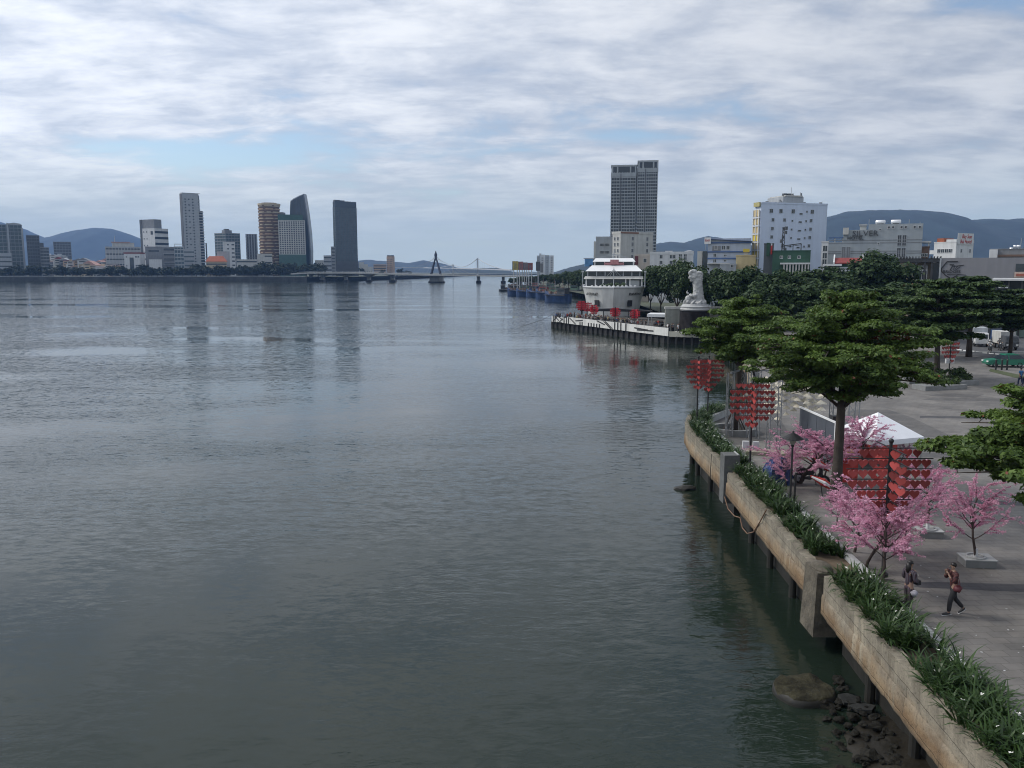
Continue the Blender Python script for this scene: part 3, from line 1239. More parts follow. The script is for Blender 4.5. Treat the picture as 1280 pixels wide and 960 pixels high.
M_cream = mat('cream_render', (0.50, 0.42, 0.30), 0.8, 0.1, 0.3, streak=0.15)
M_tan = mat('tan_render', (0.42, 0.30, 0.21), 0.8, 0.12, 0.3, streak=0.15)
M_brown = mat('brown_cladding', (0.15, 0.095, 0.07), 0.7, 0.2, 0.3)
M_redroof = mat('red_roof', (0.20, 0.032, 0.028), 0.8, 0.2, 0.6)
M_orroof = mat('orange_roof', (0.34, 0.10, 0.045), 0.8, 0.2, 0.6)
M_pink = mat('pink_roof', (0.42, 0.25, 0.22), 0.8, 0.15, 0.4)
M_roof = mat('roof_grey', (0.25, 0.25, 0.25), 0.85, 0.2, 0.4)
M_green = mat('green_cladding', (0.028, 0.085, 0.055), 0.7, 0.15, 0.4, streak=0.2)
M_net = mat('green_netting', (0.06, 0.12, 0.105), 0.9, 0.15, 0.5)
M_blue = mat('blue_cladding', (0.06, 0.12, 0.28), 0.6, 0.12, 0.4)
M_lblue = mat('pale_blue_render', (0.40, 0.45, 0.53), 0.75, 0.08, 0.3, streak=0.12)
M_yel = mat('yellow_panel', (0.62, 0.47, 0.06), 0.7, 0.1, 0.5)
M_pyel = mat('pale_yellow_render', (0.58, 0.47, 0.26), 0.8, 0.08, 0.3, streak=0.12)
M_steel = mat('galvanised_steel', (0.42, 0.43, 0.44), 0.45, 0.1, 0.8, metal=0.6)
M_dsteel = mat('dark_steel', (0.06, 0.062, 0.066), 0.5, 0.15, 1.0, metal=0.3)
M_tank = mat('polished_tank', (0.75, 0.76, 0.78), 0.3, 0.05, 0.5, metal=0.5)
M_wframe = mat('window_frame_white', (0.55, 0.56, 0.57), 0.6, 0.05, 1.0)

_WIN = {}


def window_mesh(w, h, frame=M_wframe, pane=M_glassd, bars=1):
    key = (round(w, 2), round(h, 2), frame.name, pane.name, bars)
    if key not in _WIN:
        fr = 0.09
        mb = MB()
        mb.box(-w / 2, w / 2, -0.05, 0.0, 0, h, 1)
        for x0, x1, z0, z1 in ((-w / 2 - fr, -w / 2, -fr, h + fr), (w / 2, w / 2 + fr, -fr, h + fr), (-w / 2, w / 2, -fr, 0), (-w / 2, w / 2, h, h + fr)):
            mb.box(x0, x1, -0.14, 0.0, z0, z1, 0)
        for k in range(bars):
            x = -w / 2 + w * (k + 1) / (bars + 1)
            mb.box(x - 0.04, x + 0.04, -0.10, -0.05, 0, h, 0)
        _WIN[key] = mb.mesh('window', [frame, pane])
    return _WIN[key]


class Bld:
    """A building placed from its outline: front face between two picture columns at distance Y, turned by phi so that one flank shows."""

    def __init__(self, name, label, cat, px0, px1, top, Y, split=None, side=None, phi=0.0, depth=18.0, base=PZ, group=None):
        self.Y, self.base = Y, base
        self.px0, self.px1 = px0, px1
        xa, xb = hx(px0, Y), hx(px1, Y)
        if split is None:
            cx = (xa + xb) / 2
            th = -math.atan2(cx, Y) + R(phi)
            self.w = (xb - xa) / math.cos(R(phi)) * math.cos(math.atan2(cx, Y))
            self.d = depth
            org = Vector((xa, Y))
            self.f0, self.f1 = px0, px1
        else:
            xs = hx(split, Y)
            th0 = -math.atan2(xs, Y)
            ph = R(phi or 28)
            cs = math.cos(th0)
            if side == 'L':
                th = th0 + ph
                self.w = (xb - xs) * cs / math.cos(ph)
                self.d = (xs - xa) * cs / math.sin(ph)
                org = Vector((xs, Y))
                self.f0, self.f1 = split, px1
            else:
                th = th0 - ph
                self.w = (xs - xa) * cs / math.cos(ph)
                self.d = (xb - xs) * cs / math.sin(ph)
                org = Vector((xs, Y)) - Vector((math.cos(th), math.sin(th))) * self.w
                self.f0, self.f1 = px0, split
        self.th = th
        self.h = hz(top, Y) - base
        self.o = thing(name, label, cat, (org.x, org.y, base), th, group)

    def z(self, row):
        return hz(row, self.Y) - self.base

    def x(self, px):
        return self.w * (px - self.f0) / (self.f1 - self.f0)

    def box(self, name, x0, x1, y0, y1, z0, z1, m, **k):
        return MB().box(x0, x1, y0, y1, z0, z1, **k).build(name, m, self.o)

    def body(self, m, top=None, name='wall', par=0.9, roof=M_roof):
        h = top or self.h
        self.box(name, 0, self.w, 0, self.d, 0, h, m)
        e = 0.35
        mb = MB()
        mb.box(-0.1, self.w + 0.1, -0.1, e, h, h + par)
        mb.box(-0.1, self.w + 0.1, self.d - e, self.d + 0.1, h, h + par)
        mb.box(-0.1, e, e, self.d - e, h, h + par)
        mb.box(self.w - e, self.w + 0.1, e, self.d - e, h, h + par)
        mb.build('roof_parapet', m, self.o)

    def win(self, xs, zs, w, h, face='front', frame=M_wframe, pane=M_glassd, bars=1):
        me = window_mesh(w, h, frame, pane, bars)
        for z in zs:
            for x in xs:
                if face == 'front':
                    link('window', me, self.o, (x, -0.002, z))
                elif face == 'left':
                    link('window', me, self.o, (-0.002, x, z), (0, 0, -PI / 2))
                else:
                    link('window', me, self.o, (self.w + 0.002, x, z), (0, 0, PI / 2))

    def tower(self, core, slab, n, pier=None, npx=8, npy=4, z0=0.0, z1=None, sh=0.4, out=0.35, pw=0.5, slabname='floor_slab', piers=True):
        """Dark core with floor slabs and upright piers standing proud of it."""
        z1 = z1 or self.h
        self.box('core', 0, self.w, 0, self.d, z0, z1, core)
        fl = (z1 - z0) / n
        me = MB().box(-out, self.w + out, -out, self.d + out, 0, sh * fl).mesh(slabname, slab)
        for k in range(n + 1):
            link(slabname, me, self.o, (0, 0, z0 + k * fl - (sh * fl if k == n else 0)))
        if piers:
            o2 = out * 0.8
            me = MB().box(-pw / 2, pw / 2, -o2, -0.003, z0, z1 - 0.01).mesh('pier', pier or slab)
            for k in range(npx + 1):
                link('pier', me, self.o, (pw / 2 + (self.w - pw) * k / npx, 0, 0))
            me = MB().box(-o2, -0.003, -pw / 2, pw / 2, z0, z1 - 0.01).mesh('pier', pier or slab)
            for k in range(1, npy):
                link('pier', me, self.o, (0, self.d * k / npy, 0))
            me = MB().box(0.003, o2, -pw / 2, pw / 2, z0, z1 - 0.01).mesh('pier', pier or slab)
            for k in range(1, npy):
                link('pier', me, self.o, (self.w, self.d * k / npy, 0))

    def ribbons(self, zs, h, x0=0.4, x1=None, m=M_glassd, face='front', name='window_band'):
        x1 = x1 if x1 is not None else (self.w if face == 'front' else self.d) - 0.4
        me = MB().box(x0, x1, -0.12, 0, 0, h).mesh(name, m)
        for z in zs:
            if face == 'front':
                link(name, me, self.o, (0, -0.003, z))
            elif face == 'left':
                link(name, me, self.o, (-0.003, self.d, z), (0, 0, -PI / 2))
            else:
                link(name, me, self.o, (self.w + 0.003, 0, z), (0, 0, PI / 2))


LB = 5.5                                                     # level of the far bank
fr = lambda a, b, n: [a + (b - a) * k / (n - 1) for k in range(n)] if n > 1 else [(a + b) / 2]

# --- glass office blocks at the picture's edge
B = Bld('office_block', 'blue-green glass office block with pale upright fins, at the picture edge', 'office building', -14, 32, 280, 1110, depth=26, base=LB)
B.tower(M_glassg, M_mgrey, 14, M_mgrey, 9, 3, sh=0.16, out=0.25, pw=0.5)
B.box('corner_fin', B.x(12.5), B.x(15), -2.0, 0.1, 0, B.z(278), M_lgrey)
B.box('corner_fin', B.x(30.5), B.x(33), -2.0, 0.1, 0, B.z(284), M_lgrey)
mb = MB()
mb.prism([(B.x(12), B.h), (B.x(32), B.h), (B.x(30), B.z(278.5)), (B.x(22), B.z(277.4)), (B.x(14), B.z(278.6))], 0, 20, axis='y')
mb.build('roof_canopy', M_lgrey, B.o)
B = Bld('office_block', 'dark flat-topped office block beside the glass office block', 'office building', 36, 52, 294, 1125, depth=20, base=LB)
B.tower(M_glassd, M_dgrey, 12, M_dgrey, 5, 3, sh=0.3, out=0.2)
B = Bld('office_block', 'narrow dark office block with a stepped roof, next to low houses', 'office building', 52, 63, 309, 1115, depth=18, base=LB)
B.tower(M_glassd, M_mgrey, 9, M_dgrey, 3, 2, sh=0.3, out=0.2)
B.box('roof_step', 0, B.w * .45, 2, 14, B.h, B.z(303.5), M_dgrey)
B = Bld('low_building', 'pale low terrace building in front of the glass office block', 'building', -6, 16, 317, 1085, depth=12, base=LB)
B.body(M_lgrey)
B.ribbons([B.h * k / 5 + 0.8 for k in range(5)], 1.6)
B = Bld('tower_block', 'small square dark tower standing under the domed hill', 'tower block', 69, 91, 302, 1500, depth=22, base=LB)
B.tower(M_dgrey, M_mgrey, 12, M_mgrey, 6, 2, sh=0.22, out=0.2)
# --- low rise quarter
rng = random.Random(21)
wallm = [M_offw, M_lgrey, M_white, M_cream, M_tan, M_mgrey]
roofm = [M_roof, M_mgrey, M_redroof, M_lgrey, M_white, M_pink]
names = ['white', 'pale grey', 'white', 'cream', 'tan', 'grey']
for k in range(46):
    px = 56 + 96 * ((k * 0.618) % 1.0)
    Y = 1085 + 260 * ((k * 0.377) % 1.0)
    wd = rng.uniform(8, 17)
    row = 336 - (Y - 1085) / 260 * 15 + rng.uniform(-5, 4)
    h = max(5, hz(row, Y) - LB)
    i = rng.randrange(6)
    t = thing('low_house', 'small house in the dense low-rise quarter under the domed hill', 'house', (hx(px, Y), Y, LB), rng.uniform(-.35, .35), 'low houses under the domed hill')
    mb = MB().box(-wd / 2, wd / 2, 0, 10, 0, h)
    mb.build('wall', wallm[i], t)
    if rng.random() < 0.55:
        MB().prism([(-wd / 2 - .4, h), (wd / 2 + .4, h), (0, h + wd * 0.22)], -0.4, 10.4, axis='y').build('roof', rng.choice(roofm), t)
    else:
        MB().box(-wd / 2 - .2, wd / 2 + .2, -0.2, 10.2, h + 0.003, h + 0.7).build('roof', rng.choice(roofm), t)
        if rng.random() < .6:
            MB().box(-wd / 4, wd / 6, 3, 7, h + 0.703, h + 3.2).build('roof_room', wallm[(i + 1) % 6], t)
    nf = max(1, int(h / 3.4))
    me = MB().box(-wd * 0.36, wd * 0.36, -0.12, 0, 0, 1.3).mesh('window_band', M_glassd)
    for f in range(nf):
        link('window_band', me, t, (0, -0.003, 1.0 + f * h / nf))
    kids_of(t)
# --- middle left group
B = Bld('hotel', 'long pale hotel with pink roof terraces and a mast', 'hotel', 133, 178, 309, 1150, depth=22, base=LB)
B.body(M_lgrey, roof=M_pink)
B.ribbons(fr(1.0, B.h - 3, 6), 1.7)
mepi = MB().box(-0.3, 0.3, -0.3, 0, 0, B.h).mesh('pier', M_offw)
for k in range(12):
    link('pier', mepi, B.o, (1 + k * (B.w - 2) / 11, 0, 0))
B.box('upper_storey', B.x(142), B.x(170), 3, 18, B.h + 0.95, B.z(303), M_offw)
B.box('pink_roof', B.x(141), B.x(165), 2, 18.6, B.z(303) + 0.003, B.z(302), M_pink)
MB().tube([(B.x(145.5), 8, B.h), (B.x(145.5), 8, B.z(294))], [0.5, 0.2], 6).build('mast', M_steel, B.o)
B = Bld('apartment_house', 'white house with a bright red flat roof and dark window panels', 'house', 156, 182, 318, 1075, split=176, side='R', phi=20, base=LB)
B.body(M_white)
B.box('red_roof', -0.3, B.w + .3, -0.3, B.d + .3, B.h + 0.905, B.z(315.5), M_redroof)
B.box('dark_panel', B.x(163), B.x(168), -0.2, 0, 0, B.h * 0.86, M_glassd)
B.win([B.x(171), B.x(174)], fr(2, B.h - 4, 3), 1.9, 1.8)
B.win([B.x(159)], fr(2, B.h - 4, 3), 1.2, 1.6)
B = Bld('office_tower', 'white and dark banded mid-rise with a tall grey roof screen', 'office building', 178, 213, 286, 1190, split=196, side='L', phi=40, base=LB)
B.body(M_white)
B.ribbons(fr(3, B.h - 6, 8), 3.2, 0.0, B.w)
for z in fr(6, B.h - 8, 3):
    B.win([B.d * .2], [z], 4.5, 5, 'left')
B.win([B.d * .55, B.d * .75], fr(4, B.h - 5, 7), 1.7, 2.0, 'left')
B.box('dark_corner', -0.15, 0.9, B.d * .86, B.d + 0.3, 0, B.z(274), M_dgrey)
B.box('roof_screen', 0.4, B.w * .55, 0.3, B.d - .3, B.h + 0.95, B.z(274), M_mgrey)
B = Bld('concrete_building', 'bare grey concrete building with open dark floors below the banded mid-rise', 'building', 183, 221, 309, 1100, depth=18, base=LB)
B.body(M_mgrey)
B.ribbons(fr(2, B.h - 4, 6), 2.6, B.x(206), B.x(219))
B.ribbons(fr(4, B.h - 6, 3), 2.4, B.x(187), B.x(200))
for z in fr(1.2, B.h - 1.2, 6):
    B.box('floor_slab', B.x(205), B.w + .2, -0.9, -0.004, z, z + 0.5, M_lgrey)
B = Bld('low_building', 'plain white box of a building before the concrete one', 'building', 187, 203, 325, 1070, depth=10, base=LB)
B.body(M_white)
B.win([B.w * .75], [2.5], 1.6, 1.6)
B = Bld('glass_house', 'narrow blue glass building with a sign frame on its roof', 'building', 219, 231, 308, 1085, depth=14, base=LB)
B.tower(M_glassb, M_lgrey, 8, M_lgrey, 3, 2, sh=0.3, out=0.2)
mb = MB()
mb.bar((1, 3, B.h), (1, 3, B.z(304.5)), .5).bar((B.w - 1, 3, B.h), (B.w - 1, 3, B.z(304.5)), .5).bar((1, 3, B.z(305)), (B.w - 1, 3, B.z(305)), .8)
mb.build('sign_frame', M_offw, B.o)
B = Bld('low_building', 'pale blue-grey building tucked against the tall white tower', 'building', 228, 244, 312, 1120, depth=14, base=LB)
B.body(M_lgrey)
B.ribbons(fr(1.5, B.h - 4, 6), 1.7, m=M_glassb)
# --- tall white tower with stepped balconies
B = Bld('apartment_tower', 'tall pale apartment tower with a dark flank and stepped curved balconies', 'tower', 229.5, 252.5, 242, 1180, split=232.5, side='L', phi=20, base=LB)
B.body(M_lgrey)
fl = 27
zs = [4 + (B.h - 8) * k / fl for k in range(fl)]
me = window_mesh(2.0, 1.5, M_lgrey, M_glassd, 0)
for k, z in enumerate(zs):
    for i, fx in enumerate((0.17, 0.40, 0.64)):
        if k % 2 == 0 or i != 1:
            link('window', me, B.o, (B.w * fx, -0.002, z))
B.box('dark_flank', -0.35, -0.004, 0.4, B.d, 0, B.h, M_dgrey)
x1 = B.w * 0.98
bal = lambda r, m: MB().prism([(x1 - 4, 0.2)] + [(x1 + r * math.sin(a), 0.2 + 5 - 5 * math.cos(a) + 4 * (1 - math.cos(a))) for a in fr(0, PI / 2, 7)] + [(x1 - 4, 12)], 0, 1.35).mesh('balcony', m)
hi_, lo_ = bal(5.0, M_lgrey), bal(9.8, M_lgrey)
core_hi = MB().prism([(x1 - 4, 0.5)] + [(x1 + 4.2 * math.sin(a), 0.6 + 8 * (1 - math.cos(a))) for a in fr(0, PI / 2, 6)] + [(x1 - 4, 11.5)], 0, B.h - 1)
core_hi.build('balcony_core', M_glassd, B.o)
zstep = B.z(262)
MB().prism([(x1 - 4, 0.5)] + [(x1 + 8.9 * math.sin(a), 0.6 + 8 * (1 - math.cos(a))) for a in fr(0, PI / 2, 6)] + [(x1 - 4, 11.6)], 0, zstep - 0.5).build('balcony_core', M_glassd, B.o)
for z in zs:
    link('balcony', lo_ if z < zstep else hi_, B.o, (0, -0.01, z - 1.0))
B.box('roof_crown', 0.6, B.w + 3, 1, 8, B.h + 0.95, B.z(240.5), M_mgrey)
# --- green-grey block with white front
B = Bld('office_block', 'dark green-grey office block with a roof plant room and mast', 'office building', 270, 302, 291, 1260, split=284, side='L', phi=35, base=LB)
B.tower(M_glassg, M_mgrey, 15, M_mgrey, 5, 4, sh=0.25, out=0.2)
B.box('plant_room', B.w * .0, B.w * .5, 2, 9, B.h + .003, B.z(287.5), M_mgrey)
B.box('plant_room', B.w * .1, B.w * .35, 3, 8, B.z(287.5) + .003, B.z(286), M_dgrey)
MB().tube([(-B.w * .75, B.d * .8, 0), (-B.w * .75, B.d * .8, B.z(304))], [1.2, 1.0], 8).build('flue', M_dgrey, B.o)
B = Bld('white_block', 'white block with tall window strips before the dark green-grey block', 'building', 280, 295, 303, 1190, depth=14, base=LB)
B.body(M_white)
B.ribbons(fr(3, B.h - 4, 8), 1.8, B.w * .35, B.w * .5)
B.ribbons(fr(3, B.h - 4, 8), 1.8, B.w * .72, B.w * .95)
B = Bld('low_building', 'plain pale house wall beside the red-roofed hall', 'building', 272, 288, 315, 1110, depth=12, base=LB)
B.body(M_lgrey)
B.win(fr(2, B.w - 2, 3), [3, 8], 1.3, 1.4)
B = Bld('hall', 'low hall with a broad orange-red tiled roof among the trees', 'hall', 258, 284, 327, 1085, depth=16, base=LB)
B.box('wall', 0, B.w, 0, B.d, 0, B.h, M_cream)
B.ribbons([B.h - 4], 1.6)
zt = B.z(320)
mb = MB()
mb.add([(-1, -1, B.h), (B.w + 1, -1, B.h), (B.w + 1, B.d + 1, B.h), (-1, B.d + 1, B.h), (4, B.d / 2, zt), (B.w - 4, B.d / 2, zt)],
       [(0, 1, 5, 4), (1, 2, 5), (2, 3, 4, 5), (3, 0, 4), (3, 2, 1, 0)])
mb.build('roof', M_orroof, B.o)
B = Bld('tower_block', 'slim grey tower block with upright stripes beside the round tower', 'tower block', 309, 323, 292.5, 1300, depth=16, base=LB)
B.tower(M_dgrey, M_mgrey, 14, M_lgrey, 4, 3, sh=0.15, out=0.4, pw=1.4)
B = Bld('low_building', 'low white terrace with dark window strips under the round tower', 'building', 296, 322, 325, 1090, depth=12, base=LB)
B.body(M_offw)
B.ribbons(fr(1.5, B.h - 3, 3), 1.8)
B = Bld('low_building', 'low white stepped house at the foot of the round tower', 'building', 322, 341, 318, 1100, depth=12, base=LB)
B.body(M_offw)
B.ribbons(fr(1.5, B.h - 3, 4), 1.5, B.w * .5)
# --- round tower
Y = 1190
cx, r_ = hx(335.5, Y), 13.2 * Y / FPX
T = thing('round_tower', 'round apartment tower ringed with cream and brown balcony bands', 'tower', (cx, Y + r_, LB))
H = hz(256, Y) - LB
MB().cyl(0, 0, 0, H, r_ - 0.8, n=40).build('core', M_brown, T)
n = 23
prng = random.Random(5)
rings = [MB().lathe([(r_ - 1, 0), (r_ + .1, 0), (r_ + .1, 1.6), (r_ - 1, 1.6)], 40, cap=False).mesh('balcony_band', m_) for m_ in (M_cream, mat('peach_render', (0.47, 0.33, 0.22), 0.8, 0.1, 0.3))]
me = MB().box(-1.6, 1.6, -r_ - 0.3, -r_ + 1.0, 0, 2.4).mesh('balcony_screen', M_brown)
for k in range(n):
    z = 2 + k * (H - 4) / (n - 1)
    link('balcony_band', rings[k % 2], T, (0, 0, z))
    for q in range(3):
        link('balcony_screen', me, T, (0, 0, z + 0.5), (0, 0, R(-70 + ((k * 47 + q * 53) % 140))))
MB().lathe([(r_ - 0.5, H), (r_ + .6, H), (r_ + .6, H + 2.4), (r_ - .5, H + 2.4)], 40, cap=False).build('roof_ring', M_cream, T)
MB().cyl(0, 0, H, H + 3.6, r_ * 0.7, n=24).build('plant_room', M_tan, T)
MB().box(r_ - 3, r_ + 4, 2, 14, 0, H - 9).build('lift_shaft', M_mgrey, T)
# --- gridded block with green top
B = Bld('apartment_block', 'white gridded apartment block with a green netted crown', 'apartment block', 350, 383, 275, 1170, depth=20, base=LB)
B.tower(M_glassd, M_offw, 16, M_offw, 11, 4, z0=B.z(318), z1=B.h, sh=0.36, out=0.4, pw=1.15)
B.box('podium', -0.6, B.w + .6, -0.6, B.d, 0, B.z(318), M_net)
B.box('crown_netting', -0.5, B.w * .93, -0.5, B.d, B.h + .003, B.z(268), M_net)
# --- dark sail tower
Y = 1235
T = thing('sail_tower', 'dark curved sail-shaped glass tower with a slanting top', 'tower', (hx(378, Y), Y, LB))
prof = [(365, 336), (364.6, 310), (364.4, 285), (365, 262), (366, 251), (370, 248), (377, 244.5), (383, 242), (384.5, 252), (386.5, 268), (388.4, 290), (389.2, 312), (388.5, 336)]
pts = [(hx(a, Y) - T.location.x, max(0, hz(b_, Y) - LB)) for a, b_ in prof]
M_sail = mat('dark_blue_glass', (0.030, 0.045, 0.065), 0.22, 0.2, 0.05, spec=0.6)
mb = MB()
N_ = len(pts)
front, mid_, back = [], [], []
cxm = sum(p[0] for p in pts) / N_
vs = []
for dep, sc_ in ((-3, 0.93), (0, 1.0), (16, 1.0), (19, 0.93)):
    vs += [(cxm + (p[0] - cxm) * sc_, dep, p[1] * (1 if sc_ == 1 else 0.985)) for p in pts]
fs = [tuple(range(N_)), tuple(range(4 * N_ - 1, 3 * N_ - 1, -1))]
for q in range(3):
    fs += [(q * N_ + k, q * N_ + (k + 1) % N_, (q + 1) * N_ + (k + 1) % N_, (q + 1) * N_ + k) for k in range(N_)]
mb.add(vs, fs).build('glass_shell', M_sail, T)
for f in (0.28, 0.5, 0.72):
    a = Vector((pts[0][0] + (pts[-1][0] - pts[0][0]) * f, -3.15, 0))
    b_ = Vector((pts[4][0] + (pts[7][0] - pts[4][0]) * f, -3.15, pts[4][1] + (pts[7][1] - pts[4][1]) * f - 2.5))
    MB().bar(a, b_, 0.5, 0.4).build('fin', M_dsteel, T)
# --- big glass slab
B = Bld('glass_tower', 'tall straight glass tower with a fine grid and ragged roof, by the bridge end', 'tower', 418, 448, 252, 1180, split=421, side='L', phi=22, base=LB)
B.tower(mat('grey_green_glass', (0.075, 0.105, 0.12), 0.25, 0.25, 0.2, spec=0.6), M_dgrey, 31, M_dgrey, 14, 2, z0=B.z(327), z1=B.z(259), sh=0.16, out=0.2, pw=0.45)
B.box('podium', -0.5, B.w + .5, -1, B.d, 0, B.z(327), M_dgrey)
B.box('crown', 0.2, B.w - .2, 0.2, B.d - .2, B.z(259) + .003, B.z(251.5), M_sail)
for a, b_, t_ in ((419.5, 426, 249.6), (424, 432, 250), (433, 440, 251), (442, 446, 251.2)):
    B.box('roof_plant', B.x(a + 1.5), B.x(b_ + 1.5), 1, B.d * .7, B.z(251.5) + .003, B.z(t_), M_dgrey)
B = Bld('annex', 'thin grey slab standing against the flank of the straight glass tower', 'building', 414.5, 420, 309, 1150, depth=12, base=LB)
B.body(M_mgrey)
B.ribbons(fr(2, B.h - 3, 9), 1.5, 0.8, B.w - .8)
B = Bld('low_building', 'pale block with dark window rows short of the straight glass tower', 'building', 405, 416, 320, 1180, depth=12, base=LB)
B.body(M_lgrey)
B.ribbons(fr(2, B.h - 3, 5), 1.7)
B = Bld('low_building', 'low pale house beyond the sail tower', 'building', 394, 405, 326, 1300, depth=12, base=LB)
B.body(M_offw)
B.win(fr(2, B.w - 2, 4), fr(3, B.h - 5, 3), 1.4, 1.5)
# --- far group past the bridge
B = Bld('tan_tower', 'tan tower with a dark cap beyond the swing bridge', 'tower', 483.5, 493.5, 321, 1700, split=491, side='R', phi=25, base=LB)
B.body(M_tan)
B.win(fr(2, B.w - 2, 4), fr(4, B.h - 6, 7), 1.5, 1.8)
B.box('dark_cap', 0.8, B.w - .8, 1, B.d - 1, B.h + .95, B.z(319), M_dgrey)
B = Bld('tan_block', 'low reddish block beside the tan tower', 'building', 467, 483, 331, 1680, depth=14, base=LB)
B.body(M_tan)
B.ribbons(fr(1.5, B.h - 3, 4), 1.8)
for a, b_, t_ in ((452, 460, 331), (458, 466, 334), (449, 455, 328.5)):
    B = Bld('low_house', 'small pale house past the straight glass tower', 'house', a, b_, t_, 1450, depth=10, base=LB, group='small pale houses past the glass tower')
    B.body(M_offw)
    B.win(fr(2, B.w - 2, 3), [2.5, 5.5], 1.4, 1.4)

# ------------------------------------------------------------------ embankment wall and railing of the far bank
t = thing('embankment_wall', 'long dark embankment wall along the far shore with a pale railing', 'wall', (-640, 1040, 0))
MB().box(-1500, 385, 0, 2.5, -1, 5.4).build('wall_face', mat('dark_stone_bank', (0.055, 0.057, 0.055), 0.9, 0.4, 0.15, streak=0.4), t)
MB().box(-1500, 385, -0.25, 2.6, 5.404, 5.9).build('coping', mat('dim_coping', (0.24, 0.245, 0.24), 0.85, 0.3, 0.05), t)
mb = MB()
for k in range(190):
    mb.box(-1500 + k * 10, -1500 + k * 10 + 0.25, 0.3, 0.5, 5.9, 7.0)
mb.box(-1500, 385, 0.3, 0.45, 6.85, 7.0)
mb.box(-1500, 385, 0.3, 0.45, 6.3, 6.4)
mb.build('railing', M_lgrey, t)

# ------------------------------------------------------------------ far trees (one mesh of each kind, copied)
def simple_tree(seed, h, r, nclump, nleaf, leaf, lm, name, trunk_h=0.35, mtr=None, flat=0.75):
    rg = np.random.default_rng(seed)
    root = thing(name, 'tree', 'tree')
    c = ell_points(rg, nclump, r, r, h * (1 - trunk_h) * 0.5, 0.45, -0.8)
    c[:, 2] += h * (trunk_h + (1 - trunk_h) * 0.5)
    rad = rg.uniform(0.22, 0.42, nclump) * r
    C, Nn = puffs(rg, c, rad, nleaf, flat, 0.8)
    S = rg.uniform(0.7, 1.3, len(C)) * leaf
    me = leaf_mesh('crown', C, Nn, S, lm, 1.5, rg)
    link('crown', me, root)
    mb = MB()
    mb.tube([(0, 0, -0.3), (0.1, 0, h * trunk_h * .6), (0, 0.1, h * (trunk_h + 0.25))], [0.03 * h * .8, 0.024 * h * .8, 0.012 * h * .8], 7)
    for k in range(5):
        a = k * 2 * PI / 5 + seed
        mb.tube([(0, 0, h * trunk_h * .8), (math.cos(a) * r * .35, math.sin(a) * r * .35, h * (trunk_h + .18)), (math.cos(a) * r * .7, math.sin(a) * r * .7, h * (trunk_h + .33))], [0.012 * h, 0.008 * h, 0.003 * h], 5)
    mb.build('trunk', mtr or mat('bark', (0.10, 0.08, 0.06), 0.95, 0.3, 2.0, 0.5), root)
    kids_of(root)
    return root


M_leafar = leafmat('far_leaf', (0.010, 0.020, 0.011), (0.034, 0.052, 0.024), 0.15, 0.7, 0.25)
M_leafdk = leafmat('dark_leaf', (0.010, 0.028, 0.010), (0.062, 0.105, 0.034), 0.2, 0.6, 0.3)
far_tr = [simple_tree(31 + k, 13, 7.2, 26, 22, 1.5, M_leafar, 'far_tree', 0.2) for k in range(3)]
rng = random.Random(77)
k = 0
for px in np.arange(-8, 402, 5.4):
    for rowi in range(2 if 240 < px < 400 else (2 if rng.random() < .6 else 1)):
        Y = 1052 + rowi * 26 + rng.uniform(0, 22)
        s = rng.uniform(0.6, 1.0) * (1.3 if 240 < px < 400 else 1.12)
        if rng.random() < 0.08:
            continue
        place(far_tr[k % 3], (hx(px + rng.uniform(-3, 3), Y), Y, LB), rng.uniform(0, 6.2), (s * rng.uniform(.85, 1.15), s, s * rng.uniform(.8, 1.1)),
              'dark bushy tree in the line along the far embankment', 'trees along the far embankment', first=k < 3)
        k += 1
for px, row, n_ in ((400, 330, 1), (397, 331, 1), (452, 335, 0), (500, 336, 0), (506, 337.5, 0), (478, 337, 0), (512, 339, 0)):
    Y = 1120 if px < 420 else 1450
    h = hz(row, Y) - LB
    place(far_tr[k % 3], (hx(px, Y), Y, LB), k, h / 13, 'dark tree by the far end of the swing bridge', 'trees by the far bridge end')
    k += 1

# ------------------------------------------------------------------ swing bridge
M_brc = mat('bridge_concrete', (0.30, 0.31, 0.31), 0.85, 0.15, 0.1, streak=0.25)
BY = lambda px: 1022 - (px - 380) * 0.52
bp_ = lambda px: Vector((hx(px, BY(px)), BY(px)))
T = thing('swing_bridge', 'low arched river bridge with one dark cable pylon', 'bridge', (*bp_(545), 0))
org = bp_(545)


def bpt(px, row, dy=0.0):
    q = bp_(px) - org
    return Vector((q.x, q.y + dy, hz(row, BY(px))))


path = [bp_(px) - org for px in np.arange(372, 662, 8)]
mb = MB()
zz = [hz(np.interp(px, [372, 395, 440, 495, 545, 600, 660], [341.5, 340.3, 340.2, 341.5, 343, 343.4, 344.5]), BY(px)) for px in np.arange(372, 662, 8)]


def deckjit(i, k):
    return (0, zz[i])


